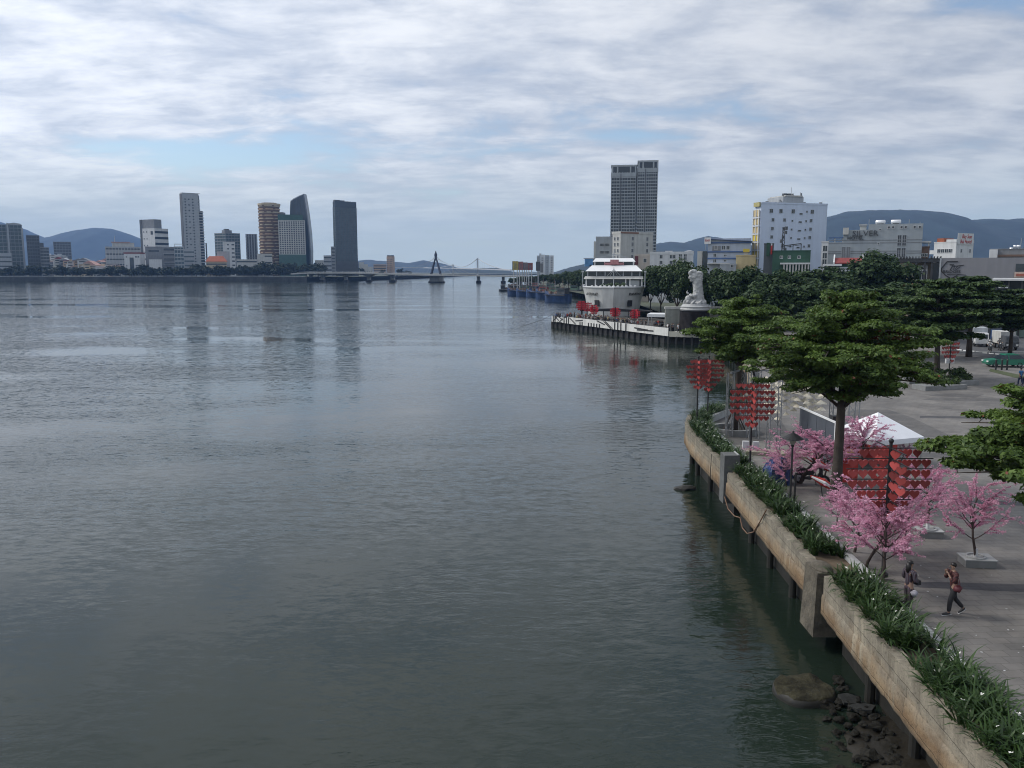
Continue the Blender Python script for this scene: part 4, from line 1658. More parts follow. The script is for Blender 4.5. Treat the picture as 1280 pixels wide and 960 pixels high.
sweep(mb, path, [(0, 0), (0, -1.6), (-13, -1.6), (-13, 0)], 0, deckjit)
mb.build('deck', M_brc, T)
mb = MB()
sweep(mb, path, [(0.1, 1.3), (0.1, 1.05), (-0.1, 1.05), (-0.1, 1.3)], 0, deckjit)
for i in range(0, len(path), 1):
    mb.box(path[i].x - .12, path[i].x + .12, path[i].y - .12, path[i].y + .12, zz[i], zz[i] + 1.2)
mb.build('railing', M_lgrey, T)
arcs = [(386, 401.5), (401.5, 431), (431, 460), (460, 490)]
for a, b_ in arcs:
    mb = MB()
    up_, lo2 = [], []
    for k in range(13):
        px = a + (b_ - a) * k / 12
        u = k / 12 * 2 - 1
        up_.append(bpt(px, 341.7))
        lo2.append(bpt(px, 343.0 + 4.0 * abs(u) ** 2.2))
    vs = up_ + lo2 + [p + Vector((0, 12, 0)) for p in up_] + [p + Vector((0, 12, 0)) for p in lo2]
    fs = []
    for k in range(12):
        fs += [(k, k + 1, 13 + k + 1, 13 + k), (26 + k + 1, 26 + k, 39 + k, 39 + k + 1), (13 + k, 14 + k, 40 + k, 39 + k)]
    mb.add(vs, fs).build('arch', M_brc, T)
for px, wd in ((401.5, 1.6), (431, 1.6), (460, 2.0), (490, 2.4), (598, 1.8), (629, 1.8)):
    q = bp_(px) - org
    s = wd * 0.97
    MB().box(q.x - s * .7, q.x + s * .7, q.y + 1, q.y + 11, -1, hz(343, BY(px)) - .5, top=(q.x - s, q.x + s, q.y + .5, q.y + 11.5)).build('pier', M_brc, T)
    MB().box(q.x - s * 1.5, q.x + s * 1.5, q.y - 1, q.y + 13, -1, 2.4).build('pier_foot', mat('dark_fender', (0.035, 0.035, 0.038), 0.8, 0.3, 0.5), T)
mb = MB()
q0, q1 = bpt(490, 343.2), bpt(541, 344)
nb = 16
for k in range(nb):
    a, b_ = q0.lerp(q1, k / nb), q0.lerp(q1, (k + 1) / nb)
    dz = Vector((0, 0, -3.2))
    mb.bar(a + dz, b_ + dz, .5).bar(a + (dz if k % 2 else Vector()), b_ + (Vector() if k % 2 else dz), .4).bar(a, a + dz, .35)
mb.build('deck_truss', M_dsteel, T)
# pylon on its turning pier
M_pyl = mat('dark_blue_paint', (0.022, 0.032, 0.06), 0.5, 0.15, 0.3)
q = bpt(545, 349)
mb = MB()
mb.lathe([(8.6, -1), (8.6, 2.2), (8.0, 2.2), (8.0, 6.0), (9.2, 7.4), (9.2, 9.0)], 24, c=(0, 6))
mb.build('turning_pier', M_brc, T)
mb = MB()
mb.lathe([(9.6, -1), (9.6, 1.3), (8.7, 1.3)], 24, c=(0, 6)).build('pier_fender', mat('dark_fender', (0.035, 0.035, 0.038)), T)
top_ = bpt(544.3, 324, 6)
ap = bpt(544.3, 313.5, 6)
for s in (-1, 1):
    for dy in (0, 12):
        MB().tube([bpt(544.3 + s * 6.0, 343.5, dy), Vector((top_.x + s * .8, 6 + (dy - 6) * 0.25, top_.z))], [1.0, 0.8], 8).build('pylon_leg', M_pyl, T)
MB().tube([top_ - Vector((0, 0, 1)), bpt(544.3, 317, 6), ap], [1.5, 1.3, 0.35], 8).build('pylon_mast', M_pyl, T)
MB().tube([bpt(544.3, 320.5, 6), bpt(544.3, 317.2, 6)], [1.7, 1.7], 8).build('mast_head', M_pyl, T)
for k in range(5):
    for s in (-1, 1):
        MB().tube([bpt(544.3, 318 + k * 1.2, 6), bpt(544.3 + s * (12 + k * 8), 342.6, 6)], 0.09, 4).build('stay_cable', M_lgrey, T)
# suspension bridge far away
M_susp = mat('pale_bridge_steel', (0.42, 0.44, 0.46), 0.7, 0.08, 0.05)
T = thing('suspension_bridge', 'pale distant suspension bridge with two towers at the river mouth', 'bridge', (0, 0, 0))
tw = [(597, 322.5, 1900), (566.5, 330.5, 2300)]
deck = [(640, 337.6, 1620), (620, 337, 1720), (597, 336.2, 1900), (566.5, 335.4, 2300), (530, 334.8, 2420), (494, 334.3, 2440)]
mb = MB()
for a, b_ in zip(deck[:-1], deck[1:]):
    mb.bar(at(*a), at(*b_), 9, 2.0)
mb.build('deck', M_susp, T)
for px, row, Y in tw:
    z1, zd = hz(row, Y), hz(336, Y)
    x = hx(px, Y)
    mb = MB()
    for dy in (-6, 6):
        mb.box(x - 1.7, x + 1.7, Y + dy - 1.6, Y + dy + 1.6, -1, z1)
    for z in (zd - 3, z1 - 3, (z1 + zd) / 2 + 3):
        mb.box(x - 1.4, x + 1.4, Y - 5.99 + 1.6, Y + 5.99 - 1.6, z, z + 2)
    mb.build('tower', M_susp, T)


def catenary(p0, p1, sag, n=16):
    out = []
    for k in range(n + 1):
        u = k / n
        q = p0.lerp(p1, u)
        q.z -= sag * 4 * u * (1 - u)
        out.append(q)
    return out


A_, B_ = at(597, 322.8, 1900), at(566.5, 330.8, 2300)
for p0, p1, sag in ((A_, B_, 12), (at(634, 336.8, 1660), A_, 5), (B_, at(531, 334.2, 2420), 4)):
    pts = catenary(p0, p1, sag)
    MB().tube(pts, 0.75, 5).build('main_cable', M_susp, T)
    mb = MB()
    for q in pts[1:-1]:
        dz = np.interp(q.x, [at(*d).x for d in reversed(deck)], [at(*d).z for d in reversed(deck)])
        if q.z > dz + .5:
            mb.bar(q, Vector((q.x, q.y, dz)), 0.22)
    mb.build('hanger', M_susp, T)
# tour boat by the bridge
q = G(411, 349.8, 0)
T = thing('tour_boat', 'white flat tour boat lying under the arches of the swing bridge', 'boat', q)
mb = MB().prism([(-13, 0.2), (11, 0.2), (14, 2.2), (-13.5, 2.2)], -2.5, 2.5, axis='y')
mb.build('hull', M_white, T)
MB().box(-11, 8, -2.1, 2.1, 2.21, 4.4).build('cabin', M_glassd, T)
MB().box(-12, 9.5, -2.5, 2.5, 4.41, 4.9).build('roof', M_offw, T)

# ================================================================== near bank, buildings behind the trees
M_sign = mat('white_sign', (0.7, 0.7, 0.7), 0.6, 0.04, 1.0)
M_redp = mat('red_paint', (0.42, 0.025, 0.02), 0.6, 0.1, 1.0)
M_blackp = mat('black_paint_and_shade', (0.02, 0.02, 0.022), 0.6, 0.1, 1.0)  # black paint; also colours the shade beneath the pier



def strokes(n, width, h, m, seed):
    """Writing too far off to read: a row of slanted pen strokes, standing in the x-z plane."""
    rg = random.Random(seed)
    mb = MB()
    w = width / n
    for k in range(n):
        x = -width / 2 + k * w
        a, b_ = rg.choice((0, .15)), rg.choice((.75, 1.0))
        mb.bar((x, 0, h * a), (x + w * .35, 0, h * b_), w * .3, .05, up=(0, 1, 0))
        mb.bar((x + w * .3, 0, h * rg.choice((.1, .5, .8))), (x + w * .8, 0, h * rg.choice((.1, .5, .8))), w * .24, .05, up=(0, 1, 0))
    return mb


# --- tall twin-slab tower
B = Bld('high_rise', 'tall dark high-rise of two joined slabs with pale floor bands, rising behind the ship', 'high-rise', 762, 819, 206.5, 610, depth=24)
me_s = lambda x0, x1: MB().box(x0, x1, -0.55, 24.2, 0, 1.15).mesh('floor_slab', M_lgrey)
fl = (hz(222, 610) - PZ - 0) / 27
for (a, b_, top, y0) in ((762.5, 792.5, 206.5, 0.0), (795, 819, 201.5, -0.6)):
    x0, x1 = B.x(a), B.x(b_)
    zt = B.z(top)
    B.box('core', x0, x1, y0, 24 + y0, 0, zt - 0.4, M_glassd)
    sm = MB().box(x0 - .3, x1 + .3, y0 - 0.5, 24.4 + y0, 0, .72).mesh('floor_slab', M_lgrey)
    zs = [B.z(330) + k * 2.25 for k in range(-3, 50) if 0 < B.z(330) + k * 2.25 < B.z(top + 14)]
    for z in zs:
        link('floor_slab', sm, B.o, (0, 0, z))
    for f in fr(0, 1, 10):
        xx = x0 + (x1 - x0) * f
        B.box('pier', xx - .16, xx + .16, y0 - .75, y0 - .003, 0, zt - 5, M_lgrey)
    B.box('dark_stripe', x0 + (x1 - x0) * .37, x0 + (x1 - x0) * .41, y0 - .62, y0 - .004, 0, zt - 6, M_dgrey)
    B.box('roof_band', x0 - .4, x1 + .4, y0 - .6, 24.5 + y0, zt - 8.2, zt - 5.4, M_lgrey)
    B.box('roof_rim', x0 - .4, x1 + .4, y0 - .6, 24.5 + y0, zt - 1.2, zt, M_lgrey)
    for f in (.01, .22, .75, .955):
        B.box('roof_post', x0 + (x1 - x0) * f, x0 + (x1 - x0) * f + 1.0, y0 - .5, y0 + .5, zt - 5.4, zt - 1.2, M_lgrey)
    for f in (0.1, .45, .7):
        B.box('roof_plant', x0 + (x1 - x0) * f, x0 + (x1 - x0) * (f + .16), 3 + y0, 9 + y0, zt + .003, zt + .5, M_mgrey)
B.box('link_wall', B.x(792.5) + .35, B.x(795) - .35, 1.2, 22, 0, B.z(206), M_mgrey)

B = Bld('white_block', 'plain off-white block with a few small windows directly behind the ship', 'building', 765, 816.5, 292, 330, split=775, side='L', phi=40, depth=20)
B.body(M_offw)
for r in (297, 304, 312, 320):
    B.win([B.x(790), B.x(809)], [B.z(r) - 1], 1.0, 1.4)
    B.win([B.d * .3, B.d * .7], [B.z(r) - 1], 0.9, 1.2, 'left')
for a, b_, t_ in ((778, 790, 289.5), (797, 808, 290), (812, 816, 290)):
    B.box('roof_room', B.x(a), B.x(b_), 2, 7, B.h + .003, B.z(t_), M_offw)
B.box('rust_edge', 0, B.w * .55, -0.15, -.1, B.h + .1, B.h + .7, mat('rust_edge', (0.22, 0.12, 0.09), 0.9, 0.2))
B = Bld('grey_block', 'flat grey windowed block joined to the off-white block behind the ship', 'building', 744.5, 766, 298.5, 345, depth=16)
B.body(M_lgrey)
B.win(fr(2, B.w - 2, 4), fr(B.h - 12, B.h - 3, 4), 0.9, 1.1)
B.box('fire_stair', -0.9, -0.004, 1, 6, 0, B.h - 1, M_offw)
B = Bld('cream_block', 'low cream block with a maroon end wall beside the ship', 'building', 793, 815, 321, 300, depth=12)
B.body(mat('warm_grey_render', (.44, .40, .36), .8, .08, .3, streak=.15))
B.box('maroon_panel', B.x(793.5), B.x(797.5), -.25, -.004, B.z(331), B.z(320), mat('maroon', (0.12, 0.035, 0.045), 0.7, 0.1))
B.win([B.x(806)], [B.z(328)], 1.0, 1.3)
B = Bld('white_house', 'long low white building with scattered small dark windows', 'building', 812, 866, 318, 290, depth=14)
B.body(M_white)
B.win([B.x(826), B.x(838.5), B.x(842)], [B.z(323), B.z(330)], 0.9, 1.1)
B.win([B.x(850), B.x(856)], [B.z(321), B.z(325), B.z(329)], 0.9, .9)
B.box('roof_railing', B.x(817), B.x(831), 0.1, .2, B.h + .9, B.z(314.5), M_dsteel)
B.box('stair_house', B.x(831), B.x(840), 1, 6, B.h + .003, B.z(313.5), M_white)
MB().lathe([(1.6, B.h), (1.6, B.z(314)), (0.5, B.z(313))], 14, c=(B.x(861), 3)).build('water_tank', M_steel, B.o)

B = Bld('blue_building', 'pale blue building with blue floor lines, dark glass corner and a red-lettered sign', 'building', 884, 937, 302, 255, depth=18)
B.body(M_lblue, roof=M_dgrey)
for r in (303.5, 314.8, 323):
    B.box('blue_line', -.1, B.w + .1, -.3, -.004, B.z(r) - .2, B.z(r) + .16, M_blue)
B.win([B.x(894), B.x(903.5), B.x(909)], [B.z(312)], 0.85, 1.1)
B.box('dark_recess', B.x(889.5), B.x(900), -.12, -.004, B.z(313.5), B.z(307.5), M_mgrey)
B.win([B.x(906)], [B.z(320.5), B.z(327)], 0.7, .5)
B.win([B.x(893)], [B.z(321), B.z(328)], 0.8, .9)
MB().add([(-.4, -.8, B.z(299.5)), (B.w + .4, -.8, B.z(302.8)), (B.w + .4, 18, B.z(302.8)), (-.4, 18, B.z(299.5)), (-.4, -.8, B.z(298.6)), (B.w + .4, -.8, B.z(301.9)), (B.w + .4, 18, B.z(301.9)), (-.4, 18, B.z(298.6))],
         [(3, 2, 1, 0), (4, 5, 6, 7), (0, 1, 5, 4), (1, 2, 6, 5), (2, 3, 7, 6), (3, 0, 4, 7)]).build('roof', mat('navy_roof', (0.03, 0.05, 0.12), 0.6, .1), B.o)
B.box('glass_corner', B.x(877.5), -.05, 0.5, 12, 0, B.z(314), M_glassd)
B.box('white_side', B.x(871), B.x(877.3), 0.7, 12, 0, B.z(313.8), M_offw)
B.box('awning', B.x(884), B.x(912), -2.2, -.004, B.z(329.8), B.z(329), M_white)
s_ = MB().box(B.x(879.5), B.x(887.5), -.9, -.5, B.z(305), B.z(297)).build('sign_board', M_sign, B.o)
strokes(7, 1.4, .75, M_redp, 4).build('lettering', M_redp, s_, ((B.x(879.5) + B.x(887.5)) / 2, -.93, B.z(302.2)))
MB().box(B.x(881), B.x(881.5), -.6, 0, B.z(305.2), B.z(312)).build('sign_post', M_steel, B.o)
B = Bld('yellow_house', 'low plain yellow house between the blue building and the tall white hotel', 'house', 919.5, 944, 320, 238, depth=10)
B.body(M_pyel, par=.3)
B.box('roof_tank_stand', B.x(929), B.x(934.5), 1, 3, B.h + .3, B.z(315), M_offw)
B.box('roof_tank', B.x(928), B.x(936), .6, 3.4, B.z(315) + .003, B.z(311), M_yel)
B = Bld('grey_house', 'small grey house wall under the blue building', 'house', 900, 920, 331, 236, depth=8)
B.body(M_lgrey, par=.3)
B.win([B.x(915)], [B.z(334)], .7, .8)

# --- tall white hotel
B = Bld('hotel', 'tall plain white hotel with scattered small windows and a yellow striped edge', 'hotel', 940, 1032.5, 254.5, 262, split=948.5, side='L', phi=33)
B.body(mat('lilac_white', (0.54, 0.61, 0.74), 0.8, 0.05, 0.2, streak=0.1), par=0.5)
X = lambda p: B.x(p)
big_ = window_mesh(1.0, 1.1, M_lgrey, M_glassd, 1)
med = window_mesh(0.75, 0.85, M_lgrey, M_glassd, 1)
sml = window_mesh(0.42, 0.45, M_lgrey, M_glassd, 0)
wid = window_mesh(1.0, 0.36, M_lgrey, M_glassd, 0)
for p in (961, 973, 988.5, 1013):
    link('window', big_, B.o, (X(p), -.002, B.z(265.5)))
link('window', wid, B.o, (X(998.7), -.002, B.z(267)))
link('window', sml, B.o, (X(1006), -.002, B.z(264.2)))
for i, r in enumerate((276.2, 287.2, 297.8, 308.5, 319)):
    for p, m_ in ((963.5, med), (978, med), (1012, med), (988, sml), (1005.5, sml)):
        link('window', m_, B.o, (X(p - i * .4), -.002, B.z(r)))
    link('window', wid, B.o, (X(998 - i * .4), -.002, B.z(r + 1.2)))
# yellow striped flank
fs_ = fr(262, 334, 8)
for i in range(7):
    m_ = M_pyel if i in (0, 1, 2, 4) else M_yel
    B.box('balcony_panel', -0.3, -0.004, 0.6, B.d - 0.2, B.z(fs_[i + 1]) + .5, B.z(fs_[i]), m_)
    B.box('balcony_slab', -0.55, -0.004, 0.3, B.d, B.z(fs_[i + 1]) - .1, B.z(fs_[i + 1]) + .3, M_white)
for f in (.1, .5, .93):
    B.box('upright', -0.5, -0.31, B.d * f, B.d * f + .3, 0, B.z(262), M_white)
B.box('flank_sign', -.6, -.2, .2, B.d * .9, B.z(258), B.z(252.5), mat('gold_sign', (0.4, 0.36, 0.16), .6, .1))
B.box('roof_room', X(979), X(1005), 1.5, 10, B.h + .003, B.z(244), M_lgrey)
B.box('roof_room', X(981), X(1003), 1.2, 9.6, B.z(244) + .003, B.z(242.5), M_offw)
for p, r0, r1, rr in ((961, 254, 250.5, .5), (966, 254, 251.5, .4), (972, 254, 251, .35), (977, 254, 248, .3), (1009, 254, 250.5, .4), (983, 242.5, 240, .8), (988, 242.5, 240, .8), (993, 242.5, 239.8, .35), (1004, 244, 239, .3), (1029.5, 254, 250, .45)):
    MB().cyl(X(p), 2.5, B.z(r0), B.z(r1), rr, n=10).build('roof_tank', M_mgrey if rr < .6 else M_dgrey, B.o)
for p, r0, r1 in ((990, 242, 232), (1030.5, 254, 249), (976, 254, 247), (1002, 243, 238)):
    MB().tube([(X(p), 2, B.z(r0)), (X(p), 2, B.z(r1))], .08, 5).build('mast', M_lgrey, B.o)

# --- green roofed building with a lattice mast in front of the hotel
B = Bld('green_building', 'low building clad in green sheet with a frame of steel on its roof', 'building', 965, 1012, 314, 225, depth=10)
B.body(M_green, par=.2)
B.box('canopy', X(974) * 0 + B.x(975), B.x(1012), -2, -.004, B.z(330.5), B.z(328.5), M_white)
B.win([B.x(976), B.x(986), B.x(998)], [B.z(323)], .6, .6)
for p in fr(979, 1009, 9):
    B.box('canopy_post', B.x(p), B.x(p) + .35, -1.9, -1.6, 0, B.z(330.5), M_offw)
mb = MB()
for a, b_ in ((979, 1000),):
    mb.bar((B.x(a), 2, B.z(307)), (B.x(b_), 2, B.z(304.5)), .25).bar((B.x(a), 2, B.h), (B.x(a), 2, B.z(307)), .25).bar((B.x(b_), 2, B.h), (B.x(b_), 2, B.z(304.5)), .25).bar((B.x(990), 2, B.h), (B.x(990), 2, B.z(305.5)), .2).bar((B.x(a), 2, B.z(309)), (B.x(b_), 2, B.z(306)), .15)
mb.build('roof_frame', M_dsteel, B.o)
t = thing('lattice_mast', 'thin rusty telecom mast with dishes before the tall white hotel', 'mast', at(978, 320, 230).xy.to_3d() + Vector((0, 0, PZ)))
mb = MB()
h0, h1 = hz(318, 230) - PZ - 2, hz(284, 230) - PZ
q = [(-.45, -.3), (.45, -.3), (0, .5)]
nz_ = 9
for (x, y) in q:
    mb.bar((x * 1.4, y * 1.4, h0 - 10), (x * .5, y * .5, h1), .12)
for k in range(nz_):
    za, zb = h0 + (h1 - h0) * k / nz_, h0 + (h1 - h0) * (k + 1) / nz_
    for i in range(3):
        a, b_ = q[i], q[(i + 1) % 3]
        s = 1.3 - k / nz_ * .7
        mb.bar((a[0] * s, a[1] * s, za), (b_[0] * s, b_[1] * s, zb), .07)
mb.build('lattice', M_dsteel, t)
for k, (z, x) in enumerate(((.3, .5), (.55, -.6), (.8, .5), (.92, .6))):
    MB().cyl(x, -.4, h0 + (h1 - h0) * z, h0 + (h1 - h0) * z + .9, .42, n=10).build('antenna', M_dgrey, t)
B = Bld('narrow_building', 'narrow dark building wrapped in green with a red doorway strip', 'building', 954, 966, 305, 228, depth=8)
B.body(M_dgrey, par=.2)
B.box('green_panel', B.x(957), B.x(961), -.2, -.004, B.z(320), B.z(303.5), M_green)
B.box('red_strip', B.x(962.3), B.x(964.3), -.25, -.004, B.z(318), B.z(307), M_redp)
B.box('white_cap', B.x(962.5), B.x(964), -.25, .5, B.z(307) + .003, B.z(304.5), M_white)

# --- grey hotel with the big letters
B = Bld('grey_hotel', 'broad grey hotel with big dark letters and two steel water tanks on its roof', 'hotel', 1033, 1148, 284.5, 232, depth=18)
M_sil = mat('silver_grey_render', (0.33, 0.365, 0.39), 0.75, 0.07, 0.3, streak=0.12)
x52, x82 = B.x(1052), B.x(1083)
B.box('wall', 0, x52 - .002, 0, 18, 0, B.z(303), M_sil)
B.box('wall', x52, x82 - .002, 0, 18.01, 0, B.z(288), M_sil)
B.box('wall', x82, B.w, -.01, 18.02, 0, B.z(281.5), M_sil)
for r in (301, 304.2, 314.5, 317):
    B.box('wall_groove', 0, B.w, -.06, -.011, B.z(r) - .1, B.z(r) + .1, M_mgrey)
for p in (1053.5, 1059.5):
    B.win([B.x(p)], [B.z(323)], .85, 3.0, bars=1, frame=M_lgrey, pane=M_mgrey)
for p in (1121, 1126.8):
    B.win([B.x(p)], [B.z(308)], .85, 2.7, bars=1, frame=M_lgrey, pane=M_dgrey)
    B.win([B.x(p)], [B.z(322)], .85, 2.4, bars=1, frame=M_lgrey, pane=M_dgrey)
for p in (1107.5, 1112.5, 1122.5, 1127.5, 1138, 1144):
    B.win([B.x(p)], [B.z(287)], .5, .55, bars=0, pane=M_dgrey)
B.win([B.x(1097)], [B.z(288.8)], .4, .3, bars=0)
B.win([B.x(1096)], [B.z(306)], .4, .35, bars=0)
link('lettering', text_mesh('SILVER', 2.05, .12, M_dgrey), B.o, (B.x(1079.2), -.22, B.z(295.5)), (PI / 2, 0, 0), (1.10, 1, 1))
link('lettering', text_mesh('HOTEL', 1.25, .12, M_dgrey), B.o, (B.x(1067.2), -.22, B.z(299.8)), (PI / 2, 0, 0), (1.05, 1, 1))
for p in (1097, 1116):
    t_ = MB().tube([(B.x(p - 6.2), 4, B.z(278)), (B.x(p - 5.6), 4, B.z(278)), (B.x(p + 5.6), 4, B.z(278)), (B.x(p + 6.2), 4, B.z(278))], [.25, .55, .55, .25], 14).build('water_tank', M_tank, B.o, smooth=True)
    MB().box(B.x(p - 4), B.x(p + 4), 3.6, 4.4, B.z(281.4), B.z(280)).build('tank_stand', M_dsteel, B.o)
for p, a, b_ in ((1083, 288, 275), (1131.5, 281, 276), (1144.5, 281, 279)):
    MB().tube([(B.x(p), 2, B.z(a)), (B.x(p), 2, B.z(b_))], .06, 5).build('mast', M_lgrey, B.o)
B.box('roof_room', B.x(1072), B.x(1080), 2, 5, B.z(288) + .003, B.z(282.5), M_offw)
B.box('roof_slab', B.x(1071), B.x(1081), 1.5, 5.5, B.z(282.5) + .003, B.z(280.5), M_lgrey)
B.box('sign_box', B.x(1051.5), B.x(1058.5), -1, 0.5, B.z(296) + .5, B.z(288) + .6, M_offw)
MB().box(B.x(1034), B.x(1052), -.3, .5, B.z(298) , B.z(296.8)).build('blue_rail', M_blue, B.o)
for p in (1041, 1051):
    B.box('rail_post', B.x(p), B.x(p) + .3, 0, .3, B.z(303), B.z(298), M_offw)
B = Bld('white_shop', 'narrow white shopfront building against the grey lettered hotel', 'building', 1025.5, 1034, 303, 222, depth=8)
B.body(M_white, par=.3)
B.win([B.x(1030)], [B.z(314), B.z(323), B.z(331)], 1.0, 1.4)
B = Bld('gable_house', 'house with a bright red roof, white gable ends and green wall', 'house', 1041, 1080, 328.5, 205, depth=7)
B.box('wall', 0, B.w, 0, 7, 0, B.h, M_green)
zt = B.z(322)
MB().prism([(-.5, B.h - .3), (7.5, B.h - .3), (7.5, B.h), (3.5, zt), (-.5, B.h)], B.x(1043), B.x(1077), axis='x').build('roof', M_redroof, B.o)
for a, b_ in ((1041, 1042.8), (1077.2, 1079.5)):
    MB().prism([(-.6, B.h - .8), (7.6, B.h - .8), (7.6, B.h + .2), (3.5, zt + .8), (-.6, B.h + .2)], B.x(a), B.x(b_), axis='x').build('gable', M_white, B.o)
B = Bld('shed', 'small grey shed with two square windows and a white awning below the red roof', 'shed', 1050, 1062, 335, 190, depth=5)
B.body(M_lgrey, par=.2)
B.win([B.w * .3, B.w * .7], [B.h - 1.3], .5, .6, bars=0)
B.box('awning', 1, B.w, -1, -.004, B.h - 2.4, B.h - 2.0, M_white)
B = Bld('carport', 'low white canopied building over dark openings near the red roof', 'building', 1030, 1050, 330, 198, depth=7)
B.box('wall', 0, B.w, 1, 7, 0, B.h - .5, M_glassd)
B.box('canopy', -.3, B.w + .3, -1, 7.2, B.h - .45, B.h, M_white)
B.box('canopy', B.w * .2, B.w + 1.3, -2, 5.2, B.h - 2.2, B.h - 1.7, M_offw)

B = Bld('white_hotel', 'small stepped white hotel with red lettering on its top wall', 'hotel', 1165, 1215, 303, 300, split=1193, side='R', phi=-0.0 or 30)
B.o.rotation_euler[2] += 0
B.body(M_white, par=.3)
B.box('upper_storey', B.w * .55, B.w + .05, -.05, B.d + .05, B.h + .31, B.z(299), M_white)
B.win(fr(2, B.w - 2, 4), fr(1.5, B.h - 3.5, 5), 1.2, 1.2)
B.win(fr(B.d * .3, B.d * .8, 2), fr(1.5, B.h - 3.5, 4), .9, 1.2, 'right')
B.box('orange_roof', 1, B.w * .45, 0, 6, B.h + .31, B.h + 1.6, M_orroof)
B.box('terrace', -1.6, -.01, 0, 6, B.h - 4, B.h - 2.6, M_white)
bd = MB().box(0, B.d * .9, -.15, 0, -1.9, 2.1).build('sign_wall', M_white, B.o, (B.w + .06, .5, B.h + 1.2), (0, 0, PI / 2))
me = text_mesh('Bay Sun', 2.0, .03, M_redp, shear=.15)
link('lettering', me, bd, (B.d * .5, -.2, .35), (PI / 2, 0, 0))
link('lettering', text_mesh('Bal Hotel', 1.9, .03, M_redp, shear=.15), bd, (B.d * .46, -.2, -1.45), (PI / 2, 0, 0))

B = Bld('dark_pergola_building', 'building of cream panels under a dark steel roof frame', 'building', 1124, 1178, 322, 195, depth=12)
B.box('wall', 0, B.w, 2, 12, 0, B.h - 1.2, M_cream)
B.box('roof', -.5, B.w + .5, -.6, 12.5, B.h - 1.1, B.h - .2, M_dsteel)
B.box('dark_bay', B.w * .72, B.w + .1, .5, 1.99, 0, B.h - 1.3, M_glassd)
for f in (.12, .36, .56, .72):
    B.box('column', B.w * f, B.w * f + .45, -.4, 0, 0, B.h - 1.11, M_dsteel)
B.box('white_frame', B.w * .4, B.w * .66, 1.4, 1.99, B.h - 5.5, B.h - 1.8, M_white)
B.win([B.w * .53], [B.h - 5], 1.9, 2.0)
mb = MB()
for k in range(14):
    mb.box(B.w * k / 14, B.w * k / 14 + .18, -1.2, 12, B.h - .19, B.h + .25)
mb.build('roof_grating', M_dsteel, B.o)
B = Bld('brown_house', 'small brown house with a white roof slab behind the steel roof frame', 'house', 1148, 1160, 309, 225, depth=8)
B.body(M_brown, par=.2)
B.win([B.w * .35, B.w * .7], [B.h - 2.4], .7, .7)
B.box('roof_slab', -.3, B.w + .3, -.3, 8.2, B.h + 1.2, B.h + 1.6, M_white)
for f in (.1, .9):
    B.box('roof_post', B.w * f - .15, B.w * f + .15, .1, .4, B.h + .2, B.h + 1.2, M_offw)

B = Bld('brewery', 'long grey windowless building with a black hexagon emblem on its wall', 'brewery', 1176, 1290, 322.5, 172, depth=16)
M_brew = mat('mauve_grey_render', (0.235, 0.235, 0.255), 0.8, 0.06, 0.3, streak=0.12)
B.box('wall', 0, B.w, 0, 16, 0, B.h, M_brew)
B.box('pale_edge', -.3, -.004, -.1, 1, 0, B.h, M_lgrey)
em = thing  # emblem is a part: hexagon ring, bridge lines and words
cx_, cz_, rr = B.x(1190), B.z(337.6), 1.72
hexp = [(cx_ + rr * 1.12 * a, cz_ + rr * b_) for a, b_ in ((-.55, -.62), (0, -1), (.55, -.62), (.98, -.1), (.98, .2), (.5, 1), (-.5, 1), (-.98, .2), (-.98, -.1))]
mb = MB()
for (a, b_), (c, d) in zip(hexp, hexp[1:] + hexp[:1]):
    if a > cx_ + .6 and c > cx_ + .6:
        continue
    mb.bar((a, -.06, b_), (c, -.06, d), .2, .1, up=(0, 1, 0))
e_ = mb.build('hexagon_emblem', M_blackp, B.o)
for body, sz, dx, dz in (('7', 1.7, -.1, .02), ('BRIDGES', .78, 0, -.55), ('BREWING', .34, 0, -1.0)):
    link('lettering', text_mesh(body, sz, .03, M_blackp), B.o, (cx_ + dx, -.07, cz_ + dz), (PI / 2, 0, 0), (1.06, 1.0, 1))
mb = MB()
for k in range(3):
    mb.bar((cx_ + .3 + k * .25, -.05, cz_ + .1), (cx_ + .5 + k * .5, -.05, cz_ + .95 - k * .12), .1, .06, up=(0, 1, 0))
mb.bar((cx_ + .2, -.05, cz_ + .75), (cx_ + 2.1, -.05, cz_ + 1.0), .12, .06, up=(0, 1, 0)).bar((cx_ + .9, -.05, cz_ - .85), (cx_ + 2.6, -.05, cz_ - 1.0), .12, .06, up=(0, 1, 0))
mb.build('bridge_lines', M_blackp, B.o)
B.box('dark_opening', B.x(1268), B.x(1288), -.1, -.004, B.z(339), B.z(330), M_glassd)
B.box('sign_strip', B.x(1267), B.x(1288), -.25, -.101, B.z(346.5), B.z(340), mat('sign_cream', (.55, .42, .36), .7, .1))
B.box('sign_red', B.x(1269), B.x(1288), -.3, -.251, B.z(345), B.z(342), mat('dull_red', (.38, .12, .08), .7, .2))
B = Bld('flat_building', 'low grey building with white roof tanks behind the emblem building', 'building', 1236, 1295, 312, 215, depth=14)
B.body(M_mgrey, par=.2)
B.box('maroon_roof', B.x(1243), B.w, -1, 3, B.z(321), B.z(318.5), M_brown)
B.box('white_box', B.x(1235), B.x(1245.5), -1.2, 1, B.z(324), B.z(312), M_white)
for p, r in ((1262, 311), (1266.5, 308), (1271, 308), (1270, 313)):
    MB().tube([(B.x(p - 2.2), 3, B.z(r)), (B.x(p + 2.2), 3, B.z(r))], [.34, .34], 10).build('roof_tank', M_tank, B.o, smooth=True)
    B.box('tank_leg', B.x(p) - .1, B.x(p) + .1, 2.9, 3.1, B.h, B.z(r) - .3, M_steel)
